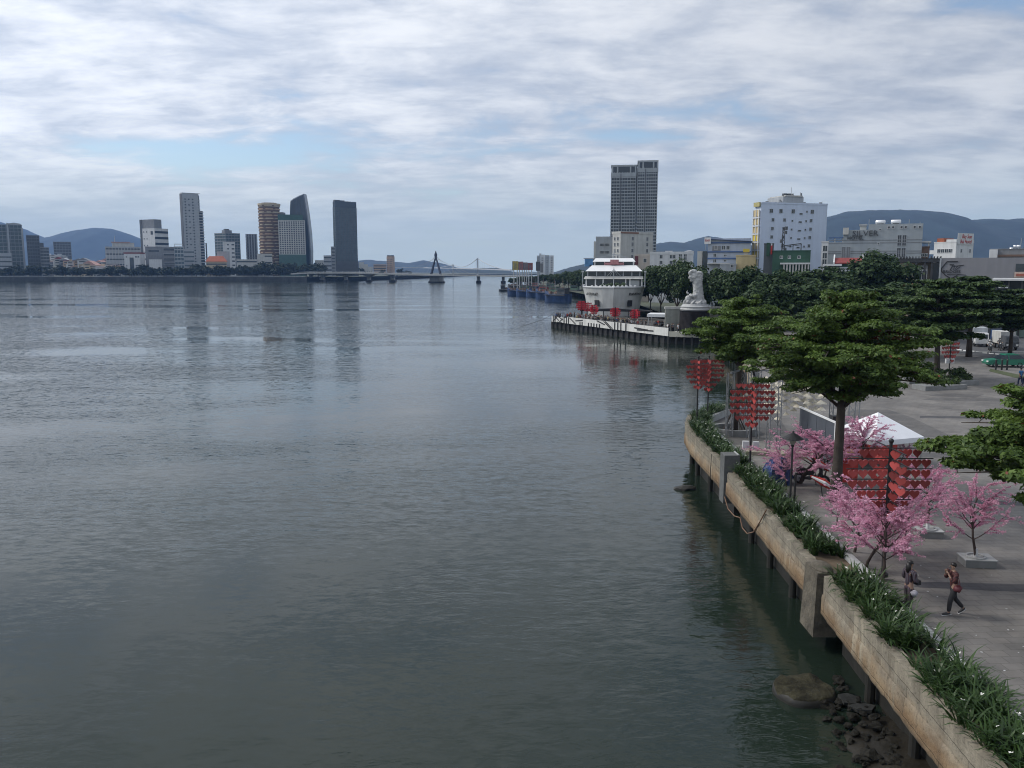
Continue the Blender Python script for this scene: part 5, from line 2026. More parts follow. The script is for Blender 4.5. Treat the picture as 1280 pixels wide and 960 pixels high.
MB().tube([(B.x(1273.5), 3, B.h), (B.x(1273.5), 3, B.z(298))], .06, 5).build('mast', M_steel, B.o)
B = Bld('pavilion', 'low open pavilion with a white roof edge beside the trees', 'pavilion', 1245, 1300, 348, 140, depth=9)
B.box('roof', -.4, B.w + .4, -.8, 9, B.h - .35, B.h, M_white)
B.box('back_wall', 0, B.w, 6, 8.8, 0, B.h - .36, M_glassd)
B.box('glass_screen', B.x(1261), B.w, .2, .35, 0, B.z(362), mat('pale_green_glass', (.16, .22, .19), .3, .1))
for f in (.02, .3, .6):
    B.box('post', B.w * f, B.w * f + .25, 0, .2, 0, B.h - .36, M_dsteel)
B.box('planter', B.x(1250), B.x(1262), -.3, .1, B.z(360), B.z(357), M_white)

# --- white twin tower and blue sign beyond the boats
B = Bld('apartment_tower', 'pale grey twin-slab apartment tower far beyond the billboards', 'tower', 671, 692, 320, 1050, depth=16)
for a, b_, t_ in ((671, 675, 319.5), (675.3, 681, 318.2), (681.2, 686.5, 319), (686.8, 692, 319.3)):
    B.box('wall', B.x(a), B.x(b_), (0 if a in (671, 681.2) else .8), 16, 0, B.z(t_), M_lgrey if a in (671, 681.2) else M_white)
for p in (673, 678, 684, 689.5):
    B.ribbons(fr(3, B.h - 3, 9), 1.0, B.x(p) - 1.0, B.x(p) + 1.0, M_mgrey)
B.box('roof_room', B.x(674), B.x(676.5), 3, 6, B.h, B.z(316.8), M_lgrey)
q = at(738, 340, 330)
T = thing('sign_tower', 'blue box sign tower standing behind the tree row', 'sign', (q.x, 330, PZ))
MB().box(-.4, .4, 0, .8, 0, hz(331, 330) - PZ).build('post', M_steel, T)
MB().box(-2.1, 1.0, 0, 2.5, hz(333, 330) - PZ, hz(323.5, 330) - PZ).build('sign_panel', mat('sky_blue_sign', (.10, .25, .48), .5, .2, .6), T)
MB().box(1.001, 2.2, .1, 2.4, hz(333, 330) - PZ, hz(324, 330) - PZ).build('dark_side', M_dgrey, T)
MB().box(-2.6, 2.2, -.1, 2.6, hz(323.5, 330) - PZ + .003, hz(322.6, 330) - PZ).build('roof_cap', M_lblue, T)

# --- billboards on stilts
Y = 520
bb = [(641, 648, 326.5, 'yellow and dark hoarding on stilts at the end of the billboard row', (0.42, 0.34, 0.10)), (648.5, 654, 327, 'reddish hoarding beside the yellow one', (0.30, 0.13, 0.12)),
      (654.5, 659.5, 328, 'dull grey-red hoarding in the middle of the billboard row', (0.22, 0.17, 0.17)), (660, 666, 328.5, 'dark red hoarding with grey stripes', (0.24, 0.09, 0.09))]
for k, (a, b_, r, lab, c) in enumerate(bb):
    yy = Y - k * 6
    T = thing('billboard', lab, 'billboard', (hx((a + b_) / 2, yy), yy, PZ), 0.15, 'billboards on stilts by the boats')
    hw = (b_ - a) / 2 * yy / FPX
    z0, z1 = hz(337.5, yy) - PZ, hz(r, yy) - PZ
    MB().box(-hw, hw, 0, .6, z0, z1).build('panel', mat('hoarding_%d' % k, c, .7, .35, .8), T)
    MB().box(-hw * .5, hw * .3, -.1, -.004, z0 + .8, z1 - 1.2).build('poster', mat('poster_%d' % k, (c[0] * .55 + .05, c[1] * .6 + .06, c[2] * .6 + .08), .7, .3, 1.0), T)
    MB().box(-hw - .25, -hw - .004, .0, .7, z0, z1).build('edge', M_dgrey, T)
    for s in (-.6, .6):
        MB().tube([(hw * s, .3, -2), (hw * s, .3, z0)], .28, 8).build('post', M_steel, T)
T = thing('billboard', 'dark tall hoarding on a pale post standing apart near the pale tower', 'billboard', (hx(672.5, 470), 470, PZ), -.2, 'billboards on stilts by the boats')
z0, z1 = hz(338.5, 470) - PZ, hz(327, 470) - PZ
MB().box(-1.2, 1.2, 0, .6, z0, z1).build('panel', M_dgrey, T)
MB().box(1.21, 2.9, .1, .6, z0 - 1, z1 - 1).build('panel', M_mgrey, T)
MB().box(-.25, .35, .1, .5, -2, z0).build('post', M_lgrey, T)

# ================================================================== the ship
Y0 = 209.0
T = thing('cruise_ship', 'big white restaurant ship seen bow-on behind the pier', 'ship', (hx(767.3, Y0), Y0, 0), -.122)
M_hull = mat('ship_white', (0.60, 0.61, 0.60), 0.45, 0.06, 0.25, streak=0.22)
M_shipw = mat('ship_superstructure', (0.74, 0.75, 0.76), 0.4, 0.04, 0.4)
HW = 8.25
ztop = hz(359.5, Y0)
zb = [-1.0, 0.6, 2.2, 4.0, 6.0, 7.8, ztop]
st = [0, 1.2, 3.0, 6.0, 10, 18, 40, 52]
hb_top = [0.05, 2.9, 5.2, 7.2, 8.05, 8.25, 8.25, 7.8]
vs, fs = [], []
for i, y in enumerate(st):
    for j, z in enumerate(zb):
        u = j / (len(zb) - 1)
        flare = 0.74 + 0.26 * u ** 1.2 if y > 1 else 1
        rake = (1 - u) ** 1.5 * 2.6 * max(0, 1 - y / 8)
        ww = hb_top[i] * flare
        vs.append((-ww, y + rake, z))
        vs.append((ww, y + rake, z))
nz2 = len(zb)
for i in range(len(st) - 1):
    for j in range(nz2 - 1):
        a = (i * nz2 + j) * 2
        b_ = ((i + 1) * nz2 + j) * 2
        fs.append((a, a + 2, b_ + 2, b_))
        fs.append((a + 1, b_ + 1, b_ + 3, a + 3))
for i in range(len(st) - 1):
    a = (i * nz2 + nz2 - 1) * 2
    b_ = ((i + 1) * nz2 + nz2 - 1) * 2
    fs.append((a, a + 1, b_ + 1, b_))
hull = MB().add(vs, fs).build('hull', M_hull, T)
mb = MB()
for s in (-1, 1):
    pr = [(s * (w_ + .05), y) for w_, y in zip(hb_top, st)]
    for (a, b_) in zip(pr[:-1], pr[1:]):
        mb.bar((a[0], a[1] - .05, ztop + .12), (b_[0], b_[1] - .05, ztop + .12), .28, .35)
mb.build('bulwark_rail', M_shipw, T)
mb = MB()
mb.bar((0, -.12, ztop), (0, -.12 + 1.2, 4.2), .16).bar((0, 1.08, 4.2), (0, 2.6, 0), .16)
mb.build('stem', M_shipw, T)
# name lettering on the bows, hawse ports
ang = math.atan2(6.0 - 1.2, 7.2 - 2.9)
for s in (-1, 1):
    tm = strokes(11, 4.4, .75, M_blackp, 3 + s).mesh('ship_name', M_blackp)
    a, b_ = Vector((s * 2.9, 1.2)), Vector((s * 7.2, 6.0))
    m_ = a.lerp(b_, .62) * Vector((.965, 1)) + Vector((s * .1, -.25))
    link('ship_name', tm, T, (m_.x * 0.985, m_.y - .25, hz(369.8, Y0)), (.05, 0, math.atan2(b_.y - a.y, b_.x - a.x) if s > 0 else math.atan2(a.y - b_.y, a.x - b_.x)))
    MB().box(-.72, .72, -.16, .1, 0, 1.55).build('bow_port', M_blackp, T, (s * 4.05, 2.75, hz(385.5, Y0) + .4), (0.1, 0, s * ang * 0.92))


def deck_box(name, xw, xw2, y0, y1, r0, r1, m, ytop=None):
    z0, z1 = hz(r0, Y0 + y0), hz(r1, Y0 + y0)
    k = xw * (Y0 + y0) / Y0
    k2 = xw2 * (Y0 + y0) / Y0
    return MB().box(-k, k, y0, y1, z0, z1, top=(-k2, k2, ytop if ytop is not None else y0, y1)).build(name, m, T)


deck_box('saloon', 7.25, 7.2, 9.2, 50, 359.5, 349, M_glassd)
for x in (-7.3, -4.9, -2.9, 2.9, 4.0, 7.05):
    MB().box(x, x + .35, 8.9, 9.19, hz(358.5, Y0 + 9), hz(349, Y0 + 9)).build('saloon_post', M_shipw, T)
MB().box(4.3, 6.6, 8.95, 9.19, hz(358.5, Y0 + 9), hz(350.5, Y0 + 9)).build('saloon_panel', M_lgrey, T)
deck_box('deck_apron', 7.5, 7.15, 8.0, 50, 348.8, 345.4, M_offw, ytop=8.8)
deck_box('upper_saloon', 6.95, 6.75, 9.6, 50, 345.2, 339, M_glassd)
for x in (-6.9, -4.6, -2.4, 2.3, 4.5, 6.55):
    MB().box(x, x + .28, 9.3, 9.59, hz(345, Y0 + 9.3), hz(339.3, Y0 + 9.3)).build('window_post', M_lgrey, T)
deck_box('sloping_roof', 7.05, 5.55, 8.6, 50, 339, 331.5, M_shipw, ytop=13)
deck_box('wheelhouse', 5.1, 4.9, 13.6, 30, 331.4, 327.2, M_glassd)
for x in (-5.15, -2.6, 2.3, 4.95):
    MB().box(x, x + .22, 13.3, 13.59, hz(331.3, Y0 + 13), hz(327.4, Y0 + 13)).build('window_post', M_shipw, T)
deck_box('top_roof', 5.3, 4.6, 13.2, 30, 327.1, 322.6, M_shipw, ytop=15)
MB().box(-1.0, 1.25, 12.6, 13.15, hz(330.6, Y0 + 13), hz(324.5, Y0 + 13)).build('front_sign', mat('faded_red_sign', (.38, .17, .18), .7, .3, 1.5), T)
MB().box(-2.6, 2.6, 13.0, 13.25, hz(330.9, Y0 + 13), hz(328.3, Y0 + 13)).build('front_sign_band', mat('faded_red_sign', (.38, .17, .18)), T)
for a, b_ in (((-7.85, 3.6, ztop), (-7.85, 3.6, hz(340.5, Y0))), ((7.85, 3.6, ztop), (7.85, 3.6, hz(340.5, Y0)))):
    MB().tube([a, b_], .12, 6).build('lamp_mast', M_lgrey, T)
    MB().box(b_[0] - .3, b_[0] + .3, 3.4, 3.8, b_[2], b_[2] + .4).build('mast_lamp', M_white, T)
mb = MB()
mb.tube([(0, 5, ztop - .2), (0, 5, hz(334, Y0))], [.13, .07], 6)
mb.build('jack_mast', M_lgrey, T)
for s in (-1, 1):
    for k in (1.0, 1.9):
        MB().tube([(0, 5, hz(336.5, Y0)), (s * k, 8.2, hz(346, Y0))], .05, 4).build('stay', M_lgrey, T)
mb = MB()
mb.tube([(-.3, 17, hz(322.6, Y0 + 15)), (.2, 17, hz(310, Y0 + 17))], [.25, .08], 6)
mb.bar((-1.6, 17, hz(318, Y0 + 17)), (1.9, 17, hz(318, Y0 + 17)), .12).bar((-.9, 17, hz(315, Y0 + 17)), (1.0, 17, hz(315, Y0 + 17)), .1)
mb.build('radar_mast', M_lgrey, T)
mb = MB()
for k in range(10):
    a = -3.6 + k * .72
    mb.bar((a, 16, hz(322.6, Y0 + 16) - .4), (a, 16, hz(322.6, Y0 + 16) + .7 - abs(k - 4.5) * .09), .06)
mb.bar((-3.8, 16, hz(321.4, Y0 + 16)), (0, 16, hz(318.4, Y0 + 16)), .12).bar((0, 16, hz(318.4, Y0 + 16)), (3.6, 16, hz(321.4, Y0 + 16)), .12)
mb.build('top_frame', M_lgrey, T)
mb = MB()
rg = random.Random(2)
for k in range(26):
    mb.ball((rg.uniform(-3.2, 3.0), 6.6 + rg.uniform(-.4, .4), ztop + rg.uniform(.1, 1.0)), rg.uniform(.18, .42), 6)
mb.build('deck_planting', mat('deck_plants', (.04, .065, .03), .8, .5, 2), T)
mb = MB()
for x in np.arange(-5.5, 5.6, 1.1):
    mb.ball((x, 3.9 + abs(x) * .3, ztop + .2), (.4, .3, .25), 6)
mb.build('deck_furniture', M_shipw, T)

# ================================================================== pier with its crowd
M_pierw = mat('pier_white', (0.66, 0.66, 0.64), 0.7, 0.1, 0.6, streak=0.25)
M_pierd = mat('pier_timber', (0.06, 0.055, 0.05), 0.85, 0.3, 0.8)
PA, PB, PC = G(690.5, 409.5, 0.0), G(836, 430, 0.0), G(905, 432, 0.0)
T = thing('pier', 'long pier on dark piles with a white fascia painted with black stripes', 'pier', (PA.x, PA.y, 0))
o_ = PA.xy
a2, b2, c2 = Vector((0, 0)), PB.xy - o_, PC.xy - o_
back = [c2 + Vector((6, 12)), b2 + Vector((8, 46)), a2 + Vector((20, 16)), a2 + Vector((3.5, 11))]
DZ = 1.9
MB().prism([tuple(p) for p in [a2, b2, c2] + back], DZ - .5, DZ).build('deck', M_pierd, T)
e = (b2 - a2).normalized()
n_ = Vector((e.y, -e.x))
Lp = (b2 - a2).length
ee = (c2 - b2).normalized()


def pp(s, out=0.0):
    return a2 + e * s + n_ * out


def fascia(s0, s1, z0, z1, name, m, th=.12, out=.1):
    p, q = pp(s0, out), pp(s1, out)
    mb = MB()
    d = n_ * th
    mb.prism([tuple(p), tuple(p + d), tuple(q + d), tuple(q)], z0, z1)
    return mb.build(name, m, T)


fz0, fz1 = 1.45, 2.95
for k in range(6):
    s0, s1 = Lp * k / 6 + .02, Lp * (k + 1) / 6 - .02
    fascia(s0, s1, fz0, fz1 - (.25 if k == 0 else 0), 'fascia', M_pierw)
mb = MB()
for s in (.02, .035, .13, .155, .175, .29, .31, .69, .37, .395, .42, .445, .47, .60, .625, .65):
    p, q = pp(Lp * s, .23), pp(Lp * s + .42, .23)
    mb.prism([tuple(p), tuple(p + n_ * .05), tuple(q + n_ * .05), tuple(q)], fz0 if s > .5 or s < .2 else fz0, fz1 if (s > .5 or s < .2) else fz0 + .75)
for s0, s1, za, zb_ in ((.04, .08, 2.7, 1.9), (.085, .12, 1.6, 2.4), (.06, .11, 1.5, 1.5), (.51, .57, 2.9, 1.55), (.525, .585, 2.9, 1.55), (.76, .86, 2.3, 2.15), (.78, .90, 1.95, 2.1), (.25, .32, 2.3, 2.6), (.19, .25, 2.8, 1.6), (.45, .52, 2.85, 2.2), (.07, .12, 2.85, 2.2), (.015, .06, 1.7, 2.6)):
    p, q = pp(Lp * s0, .26), pp(Lp * s1, .26)
    mb.bar((p.x, p.y, za), (q.x, q.y, zb_), .06, .22)
mb.build('painted_stripe', M_blackp, T)
mb = MB()
p, q = b2 + Vector((ee.y, -ee.x)) * .1, c2 + Vector((ee.y, -ee.x)) * .1
mb.prism([tuple(p), tuple(p + Vector((ee.y, -ee.x)) * .12), tuple(q + Vector((ee.y, -ee.x)) * .12), tuple(q)], fz0 - .1, fz1 - .6)
mb.build('fascia', mat('cream_fascia', (.55, .53, .45), .75, .1, .6, streak=.2), T)
me = MB().cyl(0, 0, -1, 1.42, .16, n=8).mesh('pile', M_blackp)  # piles coloured black for the shade beneath the deck
mb = MB()
for p, q in ((a2, b2), (b2, c2)):
    w_ = Vector((-.3, 1.5))
    mb.prism([tuple(p + w_), tuple(q + w_), tuple(q + w_ + Vector((.2, .4))), tuple(p + w_ + Vector((.2, .4)))], -.05, 1.39)
mb.build('underdeck_shade', M_blackp, T)  # black strip added as the shadow under the pier
for k in range(46):
    p = pp(Lp * k / 45.5, -.1 - (k % 2) * 2.2)
    link('pile', me, T, (p.x, p.y, 0))
for k in range(8):
    p = b2.lerp(c2, k / 7)
    link('pile', me, T, (p.x, p.y - .0, 0), sc=(1.6, 1.6, 1))
mb = MB()
for k in range(49):
    p = pp(Lp * k / 48, -.15)
    mb.box(p.x - .03, p.x + .03, p.y - .03, p.y + .03, DZ, DZ + 1.75)
for z in (DZ + 1.2, DZ + 1.72):
    mb.bar((*pp(0, -.15), z), (*pp(Lp, -.15), z), .06)
mb.build('railing', M_dsteel, T)
mb = MB().tube([(0, 0, 3.2), (-2.5, -3, 2.0), (-8, -8, .6)], .05, 5)
mb.build('boom', M_dsteel, T)
# flat white canopy on posts
q = at(838, 394, 163)
Cn = thing('flat_canopy', 'flat white canopy on thin posts over the pier crowd', 'canopy', (q.x, 163, DZ), -.28)
zt = q.z - DZ
MB().box(-4.2, 5.6, -3, 3, zt - .25, zt + .3).build('roof', M_shipw, Cn)
for x in (-3.9, -.5, 2.6, 5.3):
    for y in (-2.6, 2.6):
        MB().tube([(x, y, 0), (x, y, zt - .25)], .09, 6).build('post', M_lgrey, Cn)
# dark stage roof under the bow
q = at(770, 396, 198)
Cn = thing('dark_awning', 'long dark awning under the ship bow at the back of the pier', 'awning', (q.x, 198, DZ), -.1)
MB().prism([(-8.5, 2.1), (8.5, 1.9), (8.5, 2.15), (0, 2.7), (-8.5, 2.4)], -1.2, 2.5, axis='y').build('roof', M_blackp, Cn)
for x in (-8, -3, 3, 8):
    MB().tube([(x, 0, 0), (x, 0, 2.4)], .1, 6).build('post', M_dsteel, Cn)

# pedestal, white wall and the dragon statue
q = G(871.5, 418, DZ)
PX, PY = q.x, q.y + 2.7
T = thing('pedestal', 'dark round stone pedestal with white lettering at the pier end', 'pedestal', (PX, PY, DZ))
zs = hz(388.2, PY) - DZ
MB().lathe([(2.75, 0), (2.72, .3), (2.72, zs - .2), (2.8, zs)], 36).build('drum', mat('dark_marble', (.016, .014, .015), .8, .7, .9, spec=.2), T)
MB().lathe([(3.5, 0.01), (3.5, .28), (3.0, .3)], 36).build('plinth', M_pierw, T)
for body, sz, z in ((9, .62, zs - 1.9), (8, .36, zs - 2.5)):
    tm = strokes(body, 2.3, sz, M_sign, body).mesh('lettering', M_sign)
    for v in tm.vertices:                                    # bend the words round the drum
        a = v.co.x / 2.75 + R(26)
        r3 = 2.77 - v.co.y
        x, y = r3 * math.sin(a), -r3 * math.cos(a)
        v.co = (x, y, v.co.z)
    link('lettering', tm, T, (0, 0, z))
W = thing('white_wall', 'white-topped wall behind the dark round pedestal', 'wall', (PX, PY + 4.2, DZ), -.05)
MB().box(-4.6, 7.5, 0, .8, 0, zs + .1).build('wall_face', mat('dull_wall', (.30, .31, .28), .85, .2, .5, streak=.3), W)
MB().box(-4.7, 7.6, -.1, .9, zs + .104, zs + .5).build('coping', M_offw, W)

M_marble = mat('white_marble', (0.38, 0.385, 0.385), 0.55, 0.12, 1.2, 0.3)
S = thing('dragon_statue', 'white marble statue of a rearing dragon-headed fish on the dark drum', 'statue', (PX, PY, DZ + zs + .004))
MB().lathe([(2.55, 0), (2.7, .25), (2.55, .5), (2.62, .75), (2.3, 1.0), (2.2, 1.25)], 32).build('carved_base', M_marble, S)
mb = MB()
sc7 = (hz(336.5, PY) - DZ - zs)
mb.tube([(.9, 0, .9), (.75, 0, 1.8), (.6, 0, 3.0), (.55, 0, 4.2), (.35, 0, 5.2), (.1, 0, 5.9)], [1.5, 1.3, 1.12, 1.0, .95, .8], 14)
mb.ball((-.1, 0, sc7 - 1.35), (1.05, .85, .95), 12)            # head
mb.ball((-.85, 0, sc7 - 1.5), (.65, .55, .5), 10)              # muzzle
mb.ball((-.75, 0, sc7 - 2.05), (.5, .45, .28), 10)             # jaw
mb.ball((-.55, 0, sc7 - .45), (.85, .6, .42), 10)              # brow crest
mb.ball((-1.2, 0, sc7 - .75), (.4, .45, .45), 10)
for k in range(6):                                             # mane
    z = sc7 - .7 - k * .42
    mb.tube([(.5, 0, z), (1.15 + .1 * (k % 2), 0, z + .05), (1.62 - .05 * k, 0, z - .28)], [.42, .3, .06], 8)
    for s in (-1, 1):
        mb.tube([(.3, s * .5, z), (.9, s * .8, z), (1.35, s * .85, z - .3)], [.34, .22, .05], 7)
mb.tube([(.1, 0, 1.4), (-.8, 0, 1.9), (-1.3, .1, 2.6), (-.9, .1, 3.1)], [.8, .7, .5, .3], 10)  # curled tail
mb.ball((-1.55, -.3, 2.15), .62, 12)                            # pearl
mb.ball((-1.0, -.5, 2.7), (.5, .4, .45), 10)
mb.tube([(.2, -.8, 2.9), (-.5, -1.1, 2.6), (-1.2, -.9, 2.8)], [.34, .28, .2], 8)
mb.tube([(-1.5, 0, 3.0), (-1.75, 0, 3.4), (-1.6, 0, 3.8)], [.25, .16, .05], 7)
for k in range(9):                                             # waves round the foot
    a = k * 2 * PI / 9
    mb.tube([(1.7 * math.cos(a), 1.7 * math.sin(a), 1.1), (2.2 * math.cos(a + .2), 2.2 * math.sin(a + .2), 1.6), (2.1 * math.cos(a + .4), 2.1 * math.sin(a + .4), 2.0)], [.5, .35, .1], 7)
mb.ball((.3, 0, 1.4), (1.9, 1.7, .7), 14)
me = mb.mesh('dragon_body', M_marble)
ob = bpy.data.objects.new('tmp', me)
COL.objects.link(ob)
md = ob.modifiers.new('r', 'REMESH')
md.mode = 'VOXEL'
md.voxel_size = 0.11
me = baked(ob)
for v in me.vertices:
    nn = mnoise.noise(v.co * 2.6) * .10 + mnoise.noise(v.co * 5.5) * .08
    v.co += v.normal * nn
me.materials.clear()
me.materials.append(M_marble)
me.polygons.foreach_set('use_smooth', [True] * len(me.polygons))
link('dragon_body', me, S, sc=(.88, .86, 1.0))

# ================================================================== fishing boats
M_bblue = mat('boat_blue', (0.022, 0.055, 0.15), 0.55, 0.3, 0.5, streak=.4)
M_bdark = mat('boat_dark', (0.05, 0.055, 0.065), 0.7, 0.3, 0.5)
M_bred = mat('boat_red', (0.28, 0.06, 0.05), 0.6, 0.2, 0.5)
M_bgreen = mat('boat_green', (.09, .16, .12), .6, .2, .5)


def boat_hull(L_, W_, H_):
    vs, fs = [], []
    n = 10
    for i in range(n + 1):
        u = i / n
        x = (u - .5) * L_
        wv = W_ / 2 * min(1, (1.02 - abs(2 * u - 1) ** 3.2) + (.35 if u < .15 else 0))
        wv = max(.12, wv)
        sheer = H_ * (.8 + .45 * (2 * u - 1) ** 2 * (1.3 if u > .5 else .6))
        vs += [(x, -wv * .55, -.5), (x, -wv, sheer), (x, wv, sheer), (x, wv * .55, -.5)]
    for i in range(n):
        a, b_ = i * 4, i * 4 + 4
        for k in range(4):
            fs.append((a + k, a + (k + 1) % 4, b_ + (k + 1) % 4, b_ + k))
    fs += [(0, 1, 2, 3), (n * 4 + 3, n * 4 + 2, n * 4 + 1, n * 4)]
    return MB().add(vs, fs)


def fishing_boat(px, row, L_, W_, H_, rz, hullm, cabm, lab, group='fishing boats moored along the shore'):
    q = G(px, row, 0)
    T = thing('fishing_boat', lab, 'fishing boat', (q.x, q.y, 0), rz, group)
    boat_hull(L_, W_, H_).build('hull', hullm, T)
    MB().box(-L_ * .36, -L_ * .06, -W_ * .3, W_ * .3, H_ * 1.0, H_ + 2.3).build('cabin', cabm, T)
    MB().box(-L_ * .38, -L_ * .03, -W_ * .34, W_ * .34, H_ + 2.304, H_ + 2.55).build('cabin_roof', M_bdark, T)
    MB().box(-L_ * .33, -L_ * .09, -W_ * .3 - .06, W_ * .3 + .06, H_ + 1.1, H_ + 1.8).build('cabin_window', M_glassd, T)
    MB().tube([(L_ * .1, 0, H_), (L_ * .1, 0, H_ + 5.5)], [.14, .08], 6).build('mast', M_lgrey, T)
    MB().tube([(L_ * .1, 0, H_ + 1.5), (L_ * .34, 0, H_ + 4.0)], .09, 6).build('derrick', M_bdark, T)
    MB().box(-L_ * .42, L_ * .4, -W_ * .53, W_ * .53, H_ * .82, H_ * .9).build('rubbing_strake', M_bdark, T)
    mb = MB()
    rg = random.Random(px)
    for k in range(9):
        x = rg.uniform(-L_ * .02, L_ * .38)
        mb.box(x - .4, x + .4, rg.uniform(-1, -.2), rg.uniform(.2, 1), H_, H_ + rg.uniform(.5, 1.4))
    mb.bar((-L_ * .2, 0, H_ + 2.5), (-L_ * .2, 0, H_ + 6.5), .14).bar((L_ * .02, -1.2, H_ + 2.4), (L_ * .4, -1.2, H_ + 2.2), .12).bar((L_ * .4, -1.2, H_), (L_ * .4, -1.2, H_ + 2.2), .12).bar((L_ * .2, 1.2, H_), (L_ * .2, 1.2, H_ + 3.0), .12)
    mb.build('deck_gear', [mat('deck_gear', (.18, .13, .11), .9, .6, .8)], T)
    kids_of(T)
    return T


fishing_boat(632, 364, 9, 3, 1.3, .1, M_bdark, M_bdark, 'small dark open boat at the head of the moored boats')
fishing_boat(650, 369.5, 15, 4.4, 3.1, PI - .45, M_bblue, M_bgreen, 'blue fishing boat with a greenish cabin, first of the blue row')
fishing_boat(661, 370.5, 15, 4.4, 3.1, PI - .5, M_bblue, M_bblue, 'blue fishing boat lying second in the moored row')
fishing_boat(673, 371.5, 14, 4.4, 3.0, PI - .5, M_bblue, M_bred, 'blue fishing boat with a red cabin in the moored row')
fishing_boat(686, 373.5, 15, 4.6, 3.4, PI - .6, M_bblue, M_bgreen, 'blue fishing boat with a high stern near the pier')
fishing_boat(697, 377.5, 15, 5, 3.5, PI - .8, M_bblue, M_bdark, 'bright blue broad fishing boat closest to the red heart racks on the pier')
fishing_boat(664, 364, 14, 4.2, 3.2, PI - .4, M_bdark, M_bred, 'dark fishing boat on the inner side of the blue row')
fishing_boat(682, 366, 14, 4.2, 3.2, PI - .4, M_bred, M_bgreen, 'reddish fishing boat on the inner side of the moored row')
fishing_boat(645, 361.5, 12, 4, 2.8, PI - .3, M_bdark, M_bdark, 'dark boat moored below the billboards')
fishing_boat(712, 369, 15, 4.2, 3.0, PI - .5, M_bdark, M_bgreen, 'dark boat moored close under the tree row by the ship')

# ================================================================== trees of the near bank
M_bark = mat('bark_near', (0.055, 0.045, 0.037), 0.95, 0.3, 2.0, 0.5)
M_leafn = leafmat('terminalia_leaf', (0.016, 0.042, 0.010), (0.17, 0.26, 0.055), 0.36, 0.5, 0.45)
M_leafm = leafmat('street_tree_leaf', (0.014, 0.038, 0.012), (0.095, 0.15, 0.042), 0.2, 0.55, 0.4)
M_leafr = leafmat('reddish_leaf', (0.12, 0.03, 0.015), (0.22, 0.07, 0.03), 0.2, 0.5, 0.6)


def tiered_tree(seed, name, label, h, trunk_top, R_, tiers, leaf, dens, lm, tr=0.2, lean=(0, 0), red=0.0, red2=None):
    """Spreading tree with flat layers of foliage; tiers: (height, radius, branches)."""
    rg = np.random.default_rng(seed)
    rr = random.Random(seed)
    root = thing(name, label, 'tree')
    mb = MB()
    tp = [(0, 0, -.2), (lean[0] * .25, lean[1] * .25, h * .2), (lean[0] * .6, lean[1] * .6, h * .5), (lean[0], lean[1], h * .8), (lean[0] * 1.1, lean[1] * 1.1, h)]
    mb.tube(tp, [tr * 1.35, tr, tr * .8, tr * .45, tr * .12], 10)
    cents, rads = [], []
    for (z, rad, nb) in tiers:
        f = z / h
        cx, cy = lean[0] * min(1, f * 1.2), lean[1] * min(1, f * 1.2)
        a0 = rr.uniform(0, 6)
        for k in range(nb):
            a = a0 + 2 * PI * k / nb + rr.uniform(-.3, .3)
            L_ = rad * rr.uniform(.72, 1.06)
            z0 = z - L_ * .16 + rr.uniform(-.25, .25)
            p0 = Vector((cx, cy, z0 - .5))
            pm = Vector((cx + math.cos(a) * L_ * .5, cy + math.sin(a) * L_ * .5, z - .1))
            p1 = Vector((cx + math.cos(a + .1) * L_, cy + math.sin(a + .1) * L_, z + rr.uniform(-.5, .3)))
            mb.tube([p0, pm, p1], [tr * .36, tr * .2, tr * .05], 6)
            ns = max(3, int(L_ * 2.1))
            for s in range(ns):
                u = .22 + .8 * (s + rr.random() * .6) / ns
                c = p0.lerp(pm, u * 2) if u < .5 else pm.lerp(p1, min(1.0, u * 2 - 1))
                side = rr.uniform(-1, 1) * L_ * .30 * (1 - .5 * u)
                q = Vector((c.x - math.sin(a) * side, c.y + math.cos(a) * side, c.z + .1 + rr.uniform(-.12, .18)))
                if abs(side) > .35:
                    mb.tube([c, q], [tr * .07, tr * .03], 4, cap=False)
                cents.append(q)
                rads.append(rr.uniform(.34, .78) * (1.2 - .35 * u))
    mb.build('trunk', M_bark, root, smooth=True)
    C, Nn = puffs(rg, [np.array(c) for c in cents], np.array(rads), dens, .30, .9)
    S = rg.uniform(.65, 1.35, len(C)) * leaf
    mi = (rg.random(len(C)) < red).astype(int)
    if red2 is not None:
        dd = np.linalg.norm((C - np.array(red2[0])) * np.array([1, .5, 2.5]), axis=1)
        mi = np.where((dd < red2[1]) & (rg.random(len(C)) < .6), 1, mi)
    me = leaf_mesh('crown', C, Nn, S, [lm, M_leafr], 2.1, rg, mi)
    link('crown', me, root)
    kids_of(root)
    return root


# the big one in front, the one behind it, the one reaching in from outside the frame
q = G(1044, 628, PZ)
t = tiered_tree(3, 'terminalia_tree', 'large spreading tree with flat tiers of leaves, its leaning trunk rising by the white tent', 10.0, 5, 5.2,
                [(9.7, 1.3, 5), (9.1, 2.5, 7), (8.35, 3.8, 9), (7.55, 4.9, 11), (6.8, 5.1, 11), (6.15, 4.3, 9), (5.6, 3.0, 5)], .095, 185, M_leafn, .23, (1.0, .9), .01, ((2.6, .5, 8.0), 1.0))
t.location = q
t.rotation_euler.z = .4
q = G(917, 541, PZ)
t = tiered_tree(9, 'terminalia_tree', 'spreading tiered tree in a round kerb at the water end of the plaza', 9.2, 5, 4.6,
                [(9.0, 1.3, 5), (8.4, 2.7, 8), (7.6, 3.7, 9), (6.8, 4.2, 10), (6.0, 3.7, 8), (5.3, 2.4, 4)], .11, 140, M_leafn, .22, (.5, .3), .004)
t.location = q
q = Vector((18.7, 25.8, PZ))
